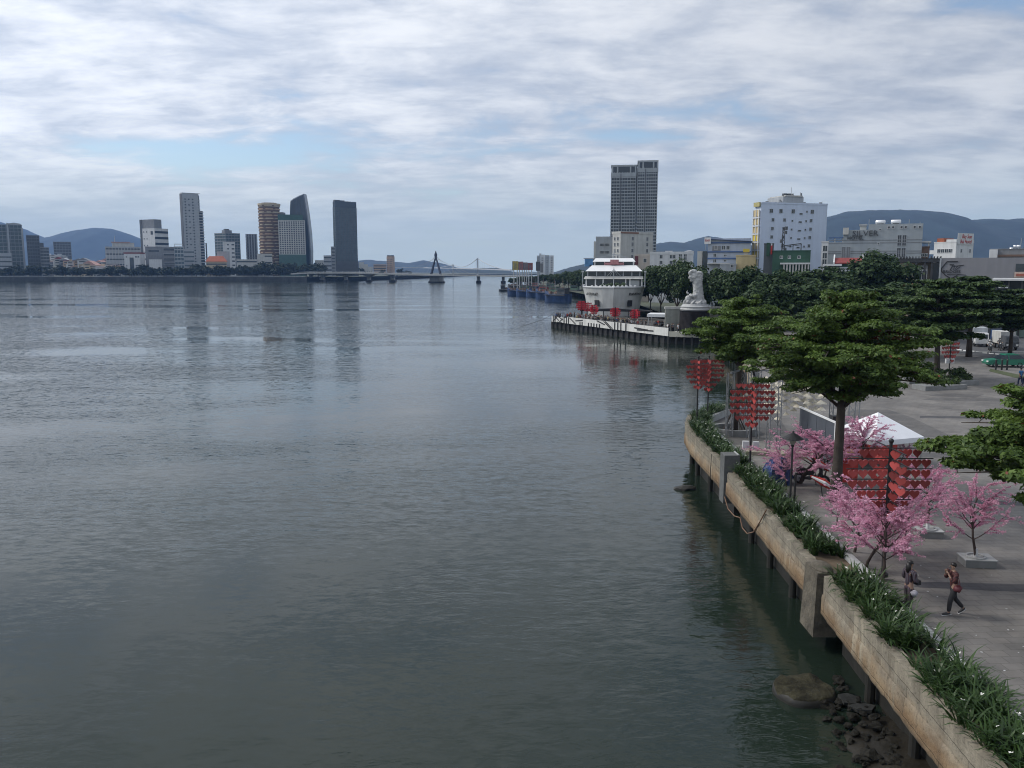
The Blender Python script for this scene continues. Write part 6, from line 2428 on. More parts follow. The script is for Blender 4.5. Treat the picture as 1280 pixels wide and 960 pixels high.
t = tiered_tree(14, 'terminalia_tree', 'tree reaching in from the picture edge with layered branches over the plaza', 8.2, 5, 5.2,
                [(7.3, 1.7, 5), (6.7, 3.0, 8), (6.0, 4.0, 9), (5.2, 4.8, 12), (4.6, 4.2, 9), (4.2, 3.4, 6)], .10, 330, M_leafn, .24, (.2, 0), .006)
t.location = q
t.rotation_euler.z = 2.2
# mid distance trees: three meshes, copied
mid = [tiered_tree(40 + k, 'plaza_tree', 'mid-sized tiered plaza tree', 11, 5, 5,
                   [(10.8, 1.6, 5), (10.0, 3.2, 7), (8.9, 4.7, 9), (7.7, 5.4, 10), (6.5, 5.3, 10), (5.3, 4.2, 8)], .21, 85, M_leafm, .26, (.4, .2), .006 * k) for k in range(2)]
den = [simple_tree(60 + k, 11.5, 5.2, 60, 110, .5, M_leafdk, 'street_tree', .22, M_bark, .62) for k in range(3)]
spot = [  # px, base row, top row, half width px, kind, label
    (1171, 477, 352, 72, 'm', 'tiered tree on the planter beside the dark red heart rack'),
    (1211, 446, 346, 66, 'm', 'broad tree with a slanting trunk before the street'),
    (1105, 446, 362, 60, 'm', 'broad tiered tree behind the largest spreading tree'),
    (1262, 446, 362, 46, 'm', 'tree over the parked taxi'),
    (1040, 440, 372, 55, 'm', 'low broad tree between the statue end and the plaza'),
    (1098, 405, 317, 44, 'd', 'tall dark pointed tree before the grey lettered hotel'),
    (1142, 412, 352, 48, 'd', 'dark tree below the steel roof frame'),
    (1222, 412, 347, 46, 'd', 'dark tree below the black hexagon emblem'),
    (1270, 412, 362, 40, 'd', 'dark tree below the open pavilion'),
    (1185, 410, 352, 40, 'd', 'dark tree directly under the emblem wall'),
    (1060, 405, 335, 42, 'd', 'bushy tree below the red gabled roof'),
    (1018, 412, 338, 46, 'd', 'bushy dark tree below the tall white hotel, by the shed'),
    (985, 412, 340, 44, 'd', 'bushy dark tree below the green building'),
    (955, 412, 338, 40, 'd', 'bushy dark tree below the yellow striped flank'),
    (925, 412, 336, 40, 'd', 'bushy dark tree behind the statue near the yellow house'),
    (906, 402, 335, 30, 'd', 'bushy dark tree just behind the white statue'),
    (868, 402, 333, 30, 'd', 'dark tree beside the white statue, toward the ship'),
    (846, 396, 327, 26, 'd', 'tall dark tree with pale trunk between ship and statue'),
    (826, 392, 330, 24, 'd', 'dark tree with pale trunk beside the ship flank'),
    (813, 388, 333, 18, 'd', 'dark tree half hidden by the ship'),
    (1000, 425, 356, 48, 'd', 'low bushy tree in front of the dark row below the hotel'),
    (962, 424, 352, 40, 'd', 'low bushy tree in front of the dark row near the statue'),
    (1052, 425, 352, 46, 'd', 'low bushy tree in front of the row by the red roof'),
    (1150, 425, 350, 44, 'm', 'layered tree beyond the crossing'),
    (1240, 420, 365, 40, 'd', 'dark tree over the white truck'),
]
nm = {'m': 0, 'd': 0}
rng = random.Random(3)
for px, br, tr_, hwp, kd, lab in spot:
    q = G(px, br, PZ)
    h = hz(tr_, q.y) - PZ
    src = (mid if kd == 'm' else den)
    k = nm[kd]
    nm[kd] += 1
    base = src[k % len(src)]
    H0, R0 = (11.0, 5.4) if kd == 'm' else (11.5, 6.2)
    wsc = hwp * q.y / FPX / R0
    place(base, q, rng.uniform(0, 6.28), (wsc, wsc, h / H0), lab, 'trees of the near bank', first=k < len(src))
k = nm['d']
for px in np.arange(694, 812, 5.6):                              # row behind the boats, to the ship
    Y = np.interp(px, [694, 735, 812], [560, 420, 300]) + rng.uniform(-12, 12)
    h = hz(np.interp(px, [694, 712, 735, 812], [343, 339.5, 337.5, 334]) + rng.uniform(-1.6, 1.6), Y) - PZ
    s = rng.uniform(.75, 1.0)
    place(den[k % 3], (hx(px, Y), Y, PZ), rng.uniform(0, 6.28), (s * .95, s * .95, h / 11.5), 'dark tree in the long row on the shore behind the fishing boats', 'tree row behind the fishing boats')
    k += 1
for px in (642, 651, 658, 668, 676, 685, 692):
    Y = 640
    h = hz(346.5 - (px - 640) * .1, Y) - PZ
    place(den[k % 3], (hx(px, Y), Y, PZ - .5), rng.uniform(0, 6.28), (.8, .8, max(.5, h / 11.5)), 'dark tree under the billboards behind the boats', 'trees under the billboards')
    k += 1

# ================================================================== heart racks
M_heart = mat('heart_red', (0.26, 0.036, 0.034), 0.45, 0.18, 1.0, spec=0.5, col2=(0.37, 0.06, 0.055))
_n, _l = M_heart.node_tree.nodes, M_heart.node_tree.links
_oi = _n.new('ShaderNodeObjectInfo')                          # each heart faded a little differently
_mr = _n.new('ShaderNodeMapRange')
_mr.inputs['To Min'].default_value = .62
_mr.inputs['To Max'].default_value = 1.35
_l.new(_oi.outputs['Random'], _mr.inputs['Value'])
_mx = _n.new('ShaderNodeMix')
_mx.data_type = 'RGBA'
_mx.blend_type = 'MULTIPLY'
_mx.inputs['Factor'].default_value = 1
_l.new(_n['Principled BSDF'].inputs['Base Color'].links[0].from_socket, _mx.inputs['A'])
_l.new(_mr.outputs['Result'], _mx.inputs['B'])
_l.new(_mx.outputs['Result'], _n['Principled BSDF'].inputs['Base Color'])
M_pole = mat('black_pole', (0.018, 0.018, 0.02), 0.5, 0.1, 1.0)


def heart_mesh(s, th=.02):
    out = []
    for k in range(22):
        a = 2 * PI * k / 22
        x = 16 * math.sin(a) ** 3
        z = 13 * math.cos(a) - 5 * math.cos(2 * a) - 2 * math.cos(3 * a) - math.cos(4 * a)
        out.append((x / 35 * s, (z - 12) / 33 * s))
    return MB().prism(out[::-1], -th, th, axis='y').mesh('heart', M_heart)


HS = .34
HM = heart_mesh(HS)


def heart_rack(label, loc, rz, H, rows, sp=.34, drop=.42, sc=1.0, z_top=None):
    """rows: hearts along each of four arms, from the top; the arms cross at the pole."""
    t = thing('heart_rack', label, 'heart sculpture', loc, rz)
    MB().tube([(0, 0, -.1), (0, 0, H)], [.06 * sc, .05 * sc], 10).build('pole', M_pole, t)
    MB().lathe([(.16 * sc, -.1), (.16 * sc, .02), (.07 * sc, .08)], 10).build('pole_foot', M_pole, t)
    MB().ball((0, 0, H + .05 * sc), .085 * sc, 8).build('finial', M_pole, t)
    mb = MB()
    rr = random.Random(int(loc[0] * 10))
    for i, n in enumerate(rows):
        z = H - .18 * sc - i * drop
        for w in range(4):
            a = w * PI / 2
            d = Vector((math.cos(a), math.sin(a), 0))
            if n > 1:
                mb.bar((0, 0, z), d * (n * sp + .12 * sc) + Vector((0, 0, z)), .028 * sc)
            m_ = max(1, n - 2) if w % 2 else n
            for k in range(m_):
                p = d * ((k + .72) * sp * (1.5 if w % 2 else 1.0))
                tw = rr.uniform(.35, 1.0) if w % 2 else rr.uniform(-.22, .22)
                link('heart', HM, t, (p.x, p.y, z - (.03 + .05 * (k % 2) * (w % 2)) * sc), (rr.uniform(-.1, .1), rr.uniform(-.07, .07), a + tw), sc)
    mb.build('arm', M_pole, t)
    kids_of(t)
    return t


q = at(1103, 728, 28.6)
q.z = 2.75
Hn = hz(553, 28.6) - 2.75
heart_rack('large red heart rack on a black pole, rising from the lily bed among pink trees', q, .0, Hn, [3, 4, 4, 4, 3, 2, 1], .345, .372, 1.12)
q = at(937, 590, 43.6)
q.z = 2.75
heart_rack('red heart rack on a black pole behind the square grey block', q, -.12, hz(475, 43.6) - 2.75, [3, 4, 4, 4, 4, 3, 1], .275, .345, .95)
MB().box(-.42, -.1, -.1, .1, 1.35, 1.72).box(.12, .42, -.12, .1, 1.3, 1.7).build('control_box', M_white, bpy.data.objects['heart_rack.001'])
q = at(884, 528, 60.0)
q.z = 2.75
heart_rack('red heart rack at the far curved kerb, its pole farther along the kerb', q, -.12, hz(446, 60) - 2.75, [4, 4, 4, 4, 3, 2, 1], .26, .345, .92)
q = at(871, 524, 58.5)
q.z = 2.75
heart_rack('red heart rack at the far curved kerb, its pole at the outer bend', q, -.05, hz(447, 58.5) - 2.75, [2, 3, 3, 3, 2, 1], .26, .36, .92)
q = G(1186, 468, PZ)
heart_rack('dark red heart rack in the plaza planter before the street', q, .2, hz(420, q.y) - PZ, [2, 3, 3, 3, 2, 1], .33, .45, 1.15)
MB().box(-.5, -.08, -.1, .1, 1.2, 1.7).box(.1, .5, -.1, .1, 1.2, 1.7).build('control_box', M_white, bpy.data.objects['heart_rack.004'])
# small ones on the pier
dx_ = MB()
HP = None
for px, yoff, Hh in ((703.5, 5, 4.9), (708, 4, 4.7), (721, 3, 4.6), (740, .7, 4.3), (766, .7, 4.1), (790, .7, 4.1)):
    s = (px - 690.5) / (836 - 690.5)
    p = a2 + (b2 - a2) * s * (1 + (1 - s) * .22) - n_ * yoff
    loc = (PA.x + p.x, PA.y + p.y, 1.9)
    if HP is None:
        HP = thing('heart_rack', 'x', 'heart sculpture', loc)
        MB().tube([(0, 0, 0), (0, 0, 4.7)], .09, 6).build('pole', M_pole, HP)
        mb = MB()
        for i, n in enumerate((2, 3, 3, 3, 2)):
            for w in range(4):
                for k in range(n):
                    a = w * PI / 2 + .3
                    c = Vector((math.cos(a), math.sin(a), 0)) * (.3 + k * .36)
                    z = 4.5 - i * .42
                    e1 = Vector((math.cos(a), math.sin(a), 0)) * .2
                    nn = Vector((-math.sin(a), math.cos(a), 0)) * .03
                    v = [c + e1 + Vector((0, 0, z)), c + Vector((0, 0, z - .05)), c - e1 + Vector((0, 0, z)), c - e1 + Vector((0, 0, z - .15)), c + Vector((0, 0, z - .42)), c + e1 + Vector((0, 0, z - .15))]
                    mb.add([x + nn for x in v] + [x - nn for x in v], [(0, 1, 2, 3, 4, 5), (11, 10, 9, 8, 7, 6)] + [(j, (j + 1) % 6, 6 + (j + 1) % 6, 6 + j) for j in range(6)])
        o = mb.build('heart_cluster', mat('heart_crimson', (0.40, 0.016, 0.03), .5, .15, 1.0), HP)
        o['kind'] = 'stuff'
        kids_of(HP)
        place(HP, loc, .2, 1.0, first=True)
    else:
        place(HP, loc, px * .37, (1, 1, Hh / 4.7))
hr = [o for o in bpy.data.objects if o.name.startswith('heart_rack') and o.parent is None][5:]
for o, lab in zip(hr, ('small crimson heart rack at the outer corner of the pier', 'small crimson heart rack second from the outer pier corner', 'small crimson heart rack between the pier corner and the ship bow',
                       'small crimson heart rack in front of the dark port on the ship bow', 'small crimson heart rack in front of the ship stem', 'small crimson heart rack at the pier front beside the ship flank')):
    o['label'] = lab
    o['group'] = 'small heart racks on the pier'

# ================================================================== conical hats, truss frames, panel, tent
M_hat = mat('palm_hat', (0.66, 0.61, 0.50), 0.8, 0.12, 2.0)
hatm = MB().lathe([(.02, .17), (.10, .115), (.21, .015), (.22, 0), (.20, .004), (.09, .09), (.01, .13)], 14, cap=False).mesh('conical_hat', M_hat)
Y0h = 52.0
rng = random.Random(12)
strands = []
for k in range(21):
    px = 958 + k * 3.6 + rng.uniform(-1.2, 1.2)
    strands.append((px, Y0h + rng.uniform(-1.6, 1.8), rng.choice((4, 5, 5, 6))))
ZT = 6.95
wires = MB()
for px, Y, n in strands:
    x = hx(px, Y, 505)
    wires.bar((x, Y, ZT + .25), (x, Y, ZT - .3 - n * .42), .012)
    z = ZT - .28 - rng.uniform(0, .5)
    for j in range(n):
        if rng.random() < .06:
            continue
        o = link('conical_hat', hatm, None, (x + rng.uniform(-.05, .05), Y + rng.uniform(-.05, .05), z), (rng.uniform(-.16, .16), rng.uniform(-.16, .16), 0), rng.uniform(1.0, 1.2))
        tag(o, 'pale conical palm hat hung in strings between the steel trusses', 'conical hat', 'conical hats hung on wires')
        z -= .42
T = thing('truss_frame', 'thin steel truss frame carrying wires of conical hats', 'truss frame', (0, 0, 0))
wires.build('wire', M_steel, T)


def truss(p, h, s=.32):
    mb = MB()
    c = [(-s, -s), (s, -s), (s, s), (-s, s)]
    for a, b_ in c:
        mb.bar((p.x + a, p.y + b_, PZ), (p.x + a, p.y + b_, PZ + h), .05)
    n = int(h / .7)
    for k in range(n):
        z0, z1 = PZ + h * k / n, PZ + h * (k + 1) / n
        for i in range(4):
            (a, b_), (c_, d) = c[i], c[(i + 1) % 4]
            mb.bar((p.x + a, p.y + b_, z0 if k % 2 else z1), (p.x + c_, p.y + d, z1 if k % 2 else z0), .025)
    return mb.build('truss_post', M_mgrey, T)


xl, xr = hx(948, 53, 480), hx(1071, 53, 480)
for x, y in ((xl, 53.8), (xr - .6, 54.6), (xl + .2, 50.2), (xr - 1.2, 50.6)):
    truss(Vector((x, y)), 4.55)
mb = MB()
for y in (50.4, 54.1):
    mb.bar((xl, y, PZ + 4.5), (xr - .7, y + .3, PZ + 4.5), .09)
for k in range(9):
    x = xl + (xr - xl - .9) * k / 8
    mb.bar((x, 50.4, PZ + 4.5), (x, 54.3, PZ + 4.5), .03)
mb.build('top_rail', M_mgrey, T)
T2 = T
T = thing('truss_frame', 'thin steel truss gate standing by the round tree kerb near the water', 'truss frame', (0, 0, 0))
p0, p1 = G(911, 546, PZ), G(924, 553, PZ)
truss(p0, 4.3, .2)
truss(p1 + Vector((1.2, 4, 0)), 4.3, .2)
mb = MB().bar((p0.x, p0.y, PZ + 4.3), (p1.x + 1.2, p1.y + 4, PZ + 4.3), .12)
mb.build('top_rail', M_mgrey, T)
# speakers / white boxes on the far truss
# grey backdrop panel, seen along its face
T = thing('backdrop_panel', 'tall blue-grey board panel with a white top edge beside the tree trunk', 'panel', (0, 0, 0))
A1, A2 = at(1000, 508, 51.0), at(1045, 529, 45.6)
zt = (A1.z + A2.z) / 2
d_ = (A2 - A1).xy.normalized()
nn = Vector((d_.y, -d_.x))
for k in range(4):
    a = A1.xy.lerp(A2.xy, k / 4 + .004)
    b_ = A1.xy.lerp(A2.xy, (k + 1) / 4 - .004)
    MB().prism([tuple(a), tuple(b_), tuple(b_ - nn * .06), tuple(a - nn * .06)], PZ + .1, zt - .05).build('board', mat('slate_board', (.075, .085, .105), .6, .12, .8), T)
mb = MB()
mb.bar((*A1.xy, zt), (*A2.xy, zt), .1, .1)
mb.bar((*A2.xy, PZ), (*A2.xy, zt), .1, .1)
mb.build('edge_trim', M_shipw, T)
for u in (.05, .5, .95):
    a = A1.xy.lerp(A2.xy, u) - nn * .1
    MB().bar((a.x, a.y, PZ), (a.x, a.y, zt), .06).bar((a.x, a.y, PZ + 2.2), (a.x - nn.x * 1.2, a.y - nn.y * 1.2, PZ), .05).build('brace', M_dsteel, T)
# loudspeaker standing by the panel
q = G(1060, 590, PZ)
T = thing('loudspeaker', 'black loudspeaker on a stand between the trunk and the tent', 'loudspeaker', (q.x - .1, 46.5, PZ))
MB().box(-.3, .3, -.25, .25, 1.9, 2.85).build('cabinet', M_blackp, T)
MB().tube([(0, 0, 0), (0, 0, 1.9)], .03, 6).build('pole', M_pole, T)
for k in range(3):
    a = k * 2.1
    MB().tube([(0, 0, .7), (.5 * math.cos(a), .5 * math.sin(a), 0)], .02, 5).build('leg', M_pole, T)
# tent
q = at(1097, 527, 47.5)
T = thing('canopy_tent', 'white peaked canopy tent behind the large heart rack', 'tent', (q.x, 47.5, PZ), .35)
ap, ev, hw = q.z - PZ + .55, 1.62, 1.75
M_tent = mat('tent_white', (.80, .82, .86), .6, .04, 1.0)
vs = [(-hw, -hw, ev), (hw, -hw, ev), (hw, hw, ev), (-hw, hw, ev), (0, 0, ap), (-hw, -hw, ev - .28), (hw, -hw, ev - .28), (hw, hw, ev - .28), (-hw, hw, ev - .28)]
MB().add(vs, [(0, 1, 4), (1, 2, 4), (2, 3, 4), (3, 0, 4), (0, 5, 6, 1), (1, 6, 7, 2), (2, 7, 8, 3), (3, 8, 5, 0)]).build('canopy', M_tent, T)
for x in (-1, 1):
    for y in (-1, 1):
        MB().tube([(x * hw * .96, y * hw * .96, 0), (x * hw * .96, y * hw * .96, ev)], .03, 6).build('leg', M_steel, T)
M_redf = mat('red_fabric', (.42, .045, .035), .75, .12, 1.2)
MB().box(-hw + .02, -.2, -hw - .02, -hw + .04, .55, ev - .3).build('side_panel', M_redf, T)
MB().box(-hw - .02, -hw + .04, -hw + .06, hw - .4, .55, ev - .3).build('side_panel', M_redf, T)
q = G(1088, 612, PZ)
T = thing('table', 'low dark market table in front of the tent', 'table', (q.x, 45.0, PZ), .35)
MB().box(-.9, .9, -.4, .4, .68, .74).build('table_top', M_dgrey, T)
for x in (-.8, .8):
    for y in (-.33, .33):
        MB().box(x - .03, x + .03, y - .03, y + .03, 0, .68).build('leg', M_pole, T)
# red notice board left of the tent
q = G(1057, 618, PZ)
T = thing('red_board', 'bright red banner board beside the leaning trunk', 'banner', (hx(1058, 42.5, 590), 42.5, PZ), .1)
z0, z1 = hz(607, 42.5) - PZ, hz(572, 42.5) - PZ
MB().box(-.62, .62, -.02, .04, z0, z1).build('panel', M_redf, T)
for x in (-.55, .55):
    MB().box(x - .03, x + .03, .05, .1, 0, z1).build('post', M_dsteel, T)
MB().ball((.15, -.02, z1 + .25), (.28, .2, .2), 8).build('ornament', mat('yellow_paper', (.6, .45, .1), .8, .2, 2), T)

# tarp-covered heap
mb = MB()
q = G(972, 604, PZ)
bm_ = []
rows_ = [(0, .66, .5), (.3, .70, .55), (.7, .62, .48), (1.0, .50, .38), (1.25, .34, .25), (1.34, .15, .12)]
vs, fs = [], []
n = 26
for i, (z, rx, ry) in enumerate(rows_):
    for k in range(n):
        a = 2 * PI * k / n
        f = 1 + .16 * math.sin(a * 5 + i * .5) + .10 * math.sin(a * 9 + i) + .05 * mnoise.noise(Vector((a * 2, z * 3, 1)))
        sx_ = abs(math.cos(a)) ** .7 * math.copysign(1, math.cos(a))
        sy_ = abs(math.sin(a)) ** .7 * math.copysign(1, math.sin(a))
        vs.append((rx * f * sx_, ry * f * sy_, z + .06 * math.sin(a * 3 + 1) * (i > 1)))
for i in range(len(rows_) - 1):
    for k in range(n):
        fs.append((i * n + k, i * n + (k + 1) % n, (i + 1) * n + (k + 1) % n, (i + 1) * n + k))
fs.append(tuple((len(rows_) - 1) * n + k for k in range(n)))
o = mb.add(vs, fs).build('tarpaulin', mat('blue_tarpaulin', (.016, .040, .15), .45, .3, 1.5, .3), loc=(q.x, q.y, PZ))
tag(o, 'folded bright blue tarpaulin thrown over a heap beside the kerb', 'tarpaulin')

# lamp post with a wide cap, and thin post beside it
q = at(987, 638, 37.2)
T = thing('lamp_post', 'black lamp post with a broad conical cap in the lily bed', 'lamp post', (q.x, q.y, 2.72))
Hl = hz(544, 37.2) - 2.72
MB().lathe([(.13, -.1), (.13, .25), (.085, .35), (.05, .5), (.045, Hl - .55), (.08, Hl - .5), (.08, Hl - .45), (.05, Hl - .42)], 12).build('post', M_pole, T)
MB().lathe([(.10, Hl - .42), (.17, Hl - .17)], 12).build('lamp_glass', mat('lamp_glass', (.30, .29, .25), .3, .1, 1), T)
MB().lathe([(.47, Hl - .17), (.46, Hl - .13), (.2, Hl + .03), (.06, Hl + .1), (.03, Hl + .2)], 16).build('lamp_cap', M_pole, T)
o = MB().tube([(q.x + .22, q.y + .1, 2.6), (q.x + .25, q.y + .1, 4.3)], .05, 8).build('short_post', M_pole)
tag(o, 'short plain black post standing close against the lamp post', 'post')

# round kerb round the second tree
q = G(917, 541, PZ)
o = MB().lathe([(1.55, .001), (1.55, .42), (1.25, .42), (1.25, .001)], 28, cap=False).build('tree_kerb', M_grey, loc=(q.x, q.y, PZ), smooth=False)
tag(o, 'round grey stone kerb circling the tree near the water', 'kerb')
me = MB().tube([(1.0, 0, 0), (.16, 0, 1.5)], .04, 6).mesh('tree_stake', M_bark)
for k in range(4):
    o = link('tree_stake', me, None, (q.x, q.y, PZ + .05), (0, 0, .4 + k * PI / 2))
    tag(o, 'slanting wooden stake propping the tree in the round kerb', 'stake', 'stakes around the tree in the round kerb')
# long low bench kerb across the pale slab
q = G(950, 562, PZ)
o = MB().box(-1.4, 2.4, 0, 1.1, 0, .22).build('stone_step', M_conc, loc=(q.x, q.y - 2, PZ), rot=(0, 0, -.35))
tag(o, 'pale low stone step beside the blue tarpaulin', 'step')

# ================================================================== pink blossom trees
M_pink1 = leafmat('pink_petal', (.60, .20, .36), (.95, .66, .79), .38, .7, 1.0)
M_pbark = mat('dark_branch', (.055, .04, .035), .9, .25, 3.0, .4)


def pink_tree(seed, h=3.4):
    """Thin dark trunk, long upswept limbs, feathery sprays of small petals along the twigs."""
    rr = random.Random(seed)
    rg = np.random.default_rng(seed)
    root = thing('blossom_tree', 'pink', 'blossom tree')
    mb = MB()
    cents = []

    def limb(p, d, L_, r, bend, n=6, cap=4):
        pts = [p]
        for i in range(n):
            d = (d + Vector((rr.gauss(0, .09), rr.gauss(0, .09), bend))).normalized()
            p = p + d * L_ / n
            pts.append(p)
        mb.tube(pts, [r * (1 - .7 * i / n) for i in range(n + 1)], cap, cap=False)
        return pts, d

    tr_, d0 = limb(Vector((0, 0, -.05)), Vector((rr.uniform(-.07, .07), rr.uniform(-.07, .07), 1)), h * .72, .06, .02, 7, 8)
    for k in range(15):
        u = .28 + .72 * (k + rr.random()) / 15
        i = min(6, int(u * 7))
        p = tr_[i].lerp(tr_[i + 1], rr.random())
        a = k * 2.4 + rr.uniform(-.4, .4)
        el = R(rr.uniform(18, 50) + 30 * u)
        L_ = h * rr.uniform(.34, .52) * (1.2 - .45 * u)
        pts, dd = limb(p, Vector((math.cos(a) * math.cos(el), math.sin(a) * math.cos(el), math.sin(el))), L_, .024, rr.uniform(-.05, .04))
        for q_ in range(9):
            j = rr.randint(2, 6)
            b7 = a + rr.uniform(-1.0, 1.0)
            e3 = R(rr.uniform(-10, 60))
            tw, _ = limb(pts[j], Vector((math.cos(b7) * math.cos(e3), math.sin(b7) * math.cos(e3), math.sin(e3))), L_ * rr.uniform(.3, .62), .008, -.02, 4, 3)
            for s1, s2 in zip(tw[:-1], tw[1:]):
                for _ in range(4):
                    cents.append(s1.lerp(s2, rr.random()))
        for s1, s2 in zip(pts[3:-1], pts[4:]):
            for _ in range(4):
                cents.append(s1.lerp(s2, rr.random()))
    mb.build('trunk', M_pbark, root)
    c = np.array(cents)
    k = max(1, int(12500 / len(c)))
    C = np.repeat(c, k, axis=0) + rg.normal(size=(len(c) * k, 3)) * np.array([.03, .03, .025])
    Nn = rg.normal(size=C.shape) + np.array([0, 0, .5])
    me = leaf_mesh('blossom', C, Nn, rg.uniform(.6, 1.5, len(C)) * .034, M_pink1, 1.6, rg)
    link('blossom', me, root)
    kids_of(root)
    return root, c[:, 2].max()


pk = [pink_tree(s) for s in (2, 5, 11)]
rng = random.Random(9)
PINK = [  # px of trunk foot, Y, top row, width factor, label
    (1214, 30.2, 590, 1.0, 'pink blossom tree on a white square block beside the walking man'),
    (1158, 33.6, 572, .95, 'pink blossom tree behind the large heart rack, on a low block'),
    (1096, 27.9, 622, 1.1, 'low pink blossom tree in the lily bed at the foot of the large heart rack'),
    (1066, 31.6, 590, 1.05, 'pink blossom tree between the leaning trunk and the large heart rack'),
    (1003, 42.3, 524, 1.55, 'wide pink blossom tree behind the black lamp post'),
    (1082, 45.6, 517, .95, 'pink blossom tree rising in front of the white tent'),
    (1034, 43.6, 536, 1.15, 'pink blossom tree between the lamp post and the leaning trunk'),
    (1078, 29.8, 606, 1.0, 'pink blossom tree leaning over the kerb beside the low one in the lily bed'),
    (1128, 31.5, 598, .8, 'slim pink blossom tree just behind the foot of the large heart rack'),
    (985, 41.0, 552, .9, 'low pink blossom tree between the blue tarpaulin and the lamp post'),
    (1130, 46.6, 550, .8, 'pink blossom tree at the far corner of the white tent'),
    (1046, 34.6, 612, .9, 'small pink blossom tree by the foot of the leaning trunk'),
]
for k, (px, Y, tr_, ws, lab) in enumerate(PINK):
    src, zm = pk[k % 3]
    x = (px - 640) / FPX * math.hypot(Y, CH - PZ) * .985
    zb_ = 2.72 if k == 2 else (PZ + .28 if k in (0, 1) else PZ)
    s = (hz(tr_, Y) - zb_) / zm
    place(src, (x, Y, zb_), rng.uniform(0, 6.28), (s * ws * 1.18, s * ws * 1.18, s), lab, 'pink blossom trees on the plaza', first=k < 3)
for k, (px, Y) in enumerate(((1214, 30.2), (1158, 33.6))):
    x = (px - 640) / FPX * math.hypot(Y, CH - PZ) * .985
    T = thing('tree_block', 'square white-topped stone block under the pink tree beside the walking man' if k == 0 else 'low grey stone block under the pink tree behind the large heart rack', 'planter block', (x, Y, PZ), -.12)
    w_ = .48 if k == 0 else .42
    MB().box(-w_, w_ * 1.25, -w_ * .8, w_ * .8, 0, .27).build('block', M_grey, T)
    MB().box(-w_ - .03, w_ * 1.25 + .03, -w_ * .8 - .03, w_ * .8 + .03, .272, .31).build('block_top', M_kerb, T)
    MB().lathe([(.36, .312), (.36, .36), (.28, .36), (.28, .312)], 20, cap=False).build('ring', M_kerb, T)
    MB().cyl(0, 0, .3, .62, .075, n=10).build('white_collar', M_white, T)

# plaza planters and shrubs at mid distance
M_shrub = leafmat('shrub_leaf', (.014, .032, .010), (.07, .11, .03), .2, .55, 1.0)


def shrub(px, row, rx, h, lab):
    q = G(px, row, PZ)
    rg = np.random.default_rng(int(px))
    c = ell_points(rg, 34, rx, rx * .6, h, .5, -.1)
    C, Nn = puffs(rg, c, rg.uniform(.25, .5, 34), 40, .7, .8)
    me = leaf_mesh('shrub', C, Nn, rg.uniform(.7, 1.3, len(C)) * .16, M_shrub, 1.6, rg)
    o = link('shrub', me, None, (q.x, q.y, PZ + .25))
    tag(o, lab, 'shrub')


for (px, row, L_, lab) in ((1187, 481, 2.6, 'low stone planter under the dark red heart rack'), (1174, 486, 2.3, 'low stone planter in front of the heart rack planter'), (1150, 478, 2.0, 'low stone planter under the tiered plaza tree')):
    q = G(px, row, PZ)
    o = MB().box(-L_, L_, -.9, .9, 0, .42).build('stone_planter', M_grey, loc=(q.x, q.y, PZ), rot=(0, 0, .25))
    tag(o, lab, 'planter')
shrub(1187, 478, 2.3, 1.6, 'round green shrub under the dark red heart rack')
shrub(1174, 484, 2.2, 1.2, 'green shrub spilling over the front stone planter')
shrub(1150, 476, 1.6, 1.0, 'loose green shrub under the tiered plaza tree')
shrub(1163, 470, 1.4, .9, 'dense green shrub between the two tree trunks')
# low white bollard rails along the street edge
o = MB().box(-8, 6, 0, .25, 0, .14).build('street_kerb', M_kerb, loc=G(1240, 441, PZ), rot=(0, 0, -.1))
tag(o, 'pale kerb along the street edge of the plaza', 'kerb')
me = MB().cyl(0, 0, 0, 1.0, .09, n=8).cyl(0, 0, 1.0, 1.1, .11, .05, n=8).mesh('bollard', M_pole)
for k, px in enumerate((1244.5, 1252, 1258.5)):
    o = link('bollard', me, None, G(px, 462.5, PZ), sc=1.1)
    tag(o, 'dark bollard in the row beside the green taxi', 'bollard', 'bollards beside the taxi')
sheet('verge', [tuple(G(*p, PZ).xy) for p in ((1238, 461), (1300, 474), (1300, 480), (1236, 464))], PZ + .02, mat('verge_grass', (.06, .075, .03), .95, .3, 1.5, .3), 'narrow green verge along the street', 'grass')

# ================================================================== vehicles
M_tyre = mat('tyre', (.02, .02, .02), .85, .1, 2)
M_rim = mat('rim', (.4, .4, .42), .4, .05, 2, metal=.7)
M_lampw = mat('headlamp', (.7, .7, .68), .2, .05, 2)


def wheel(parent, x, y, r=.31, w=.2):
    o = MB().lathe([(r * .62, -w / 2), (r, -w / 2 + .03), (r, w / 2 - .03), (r * .62, w / 2)], 18, cap=False).build('wheel', M_tyre, parent, (x, y, r), (PI / 2, 0, 0))
    MB().lathe([(r * .62, -w * .3), (r * .2, -w * .42), (r * .2, w * .42), (r * .62, w * .3)], 14).build('rim', M_rim, o)


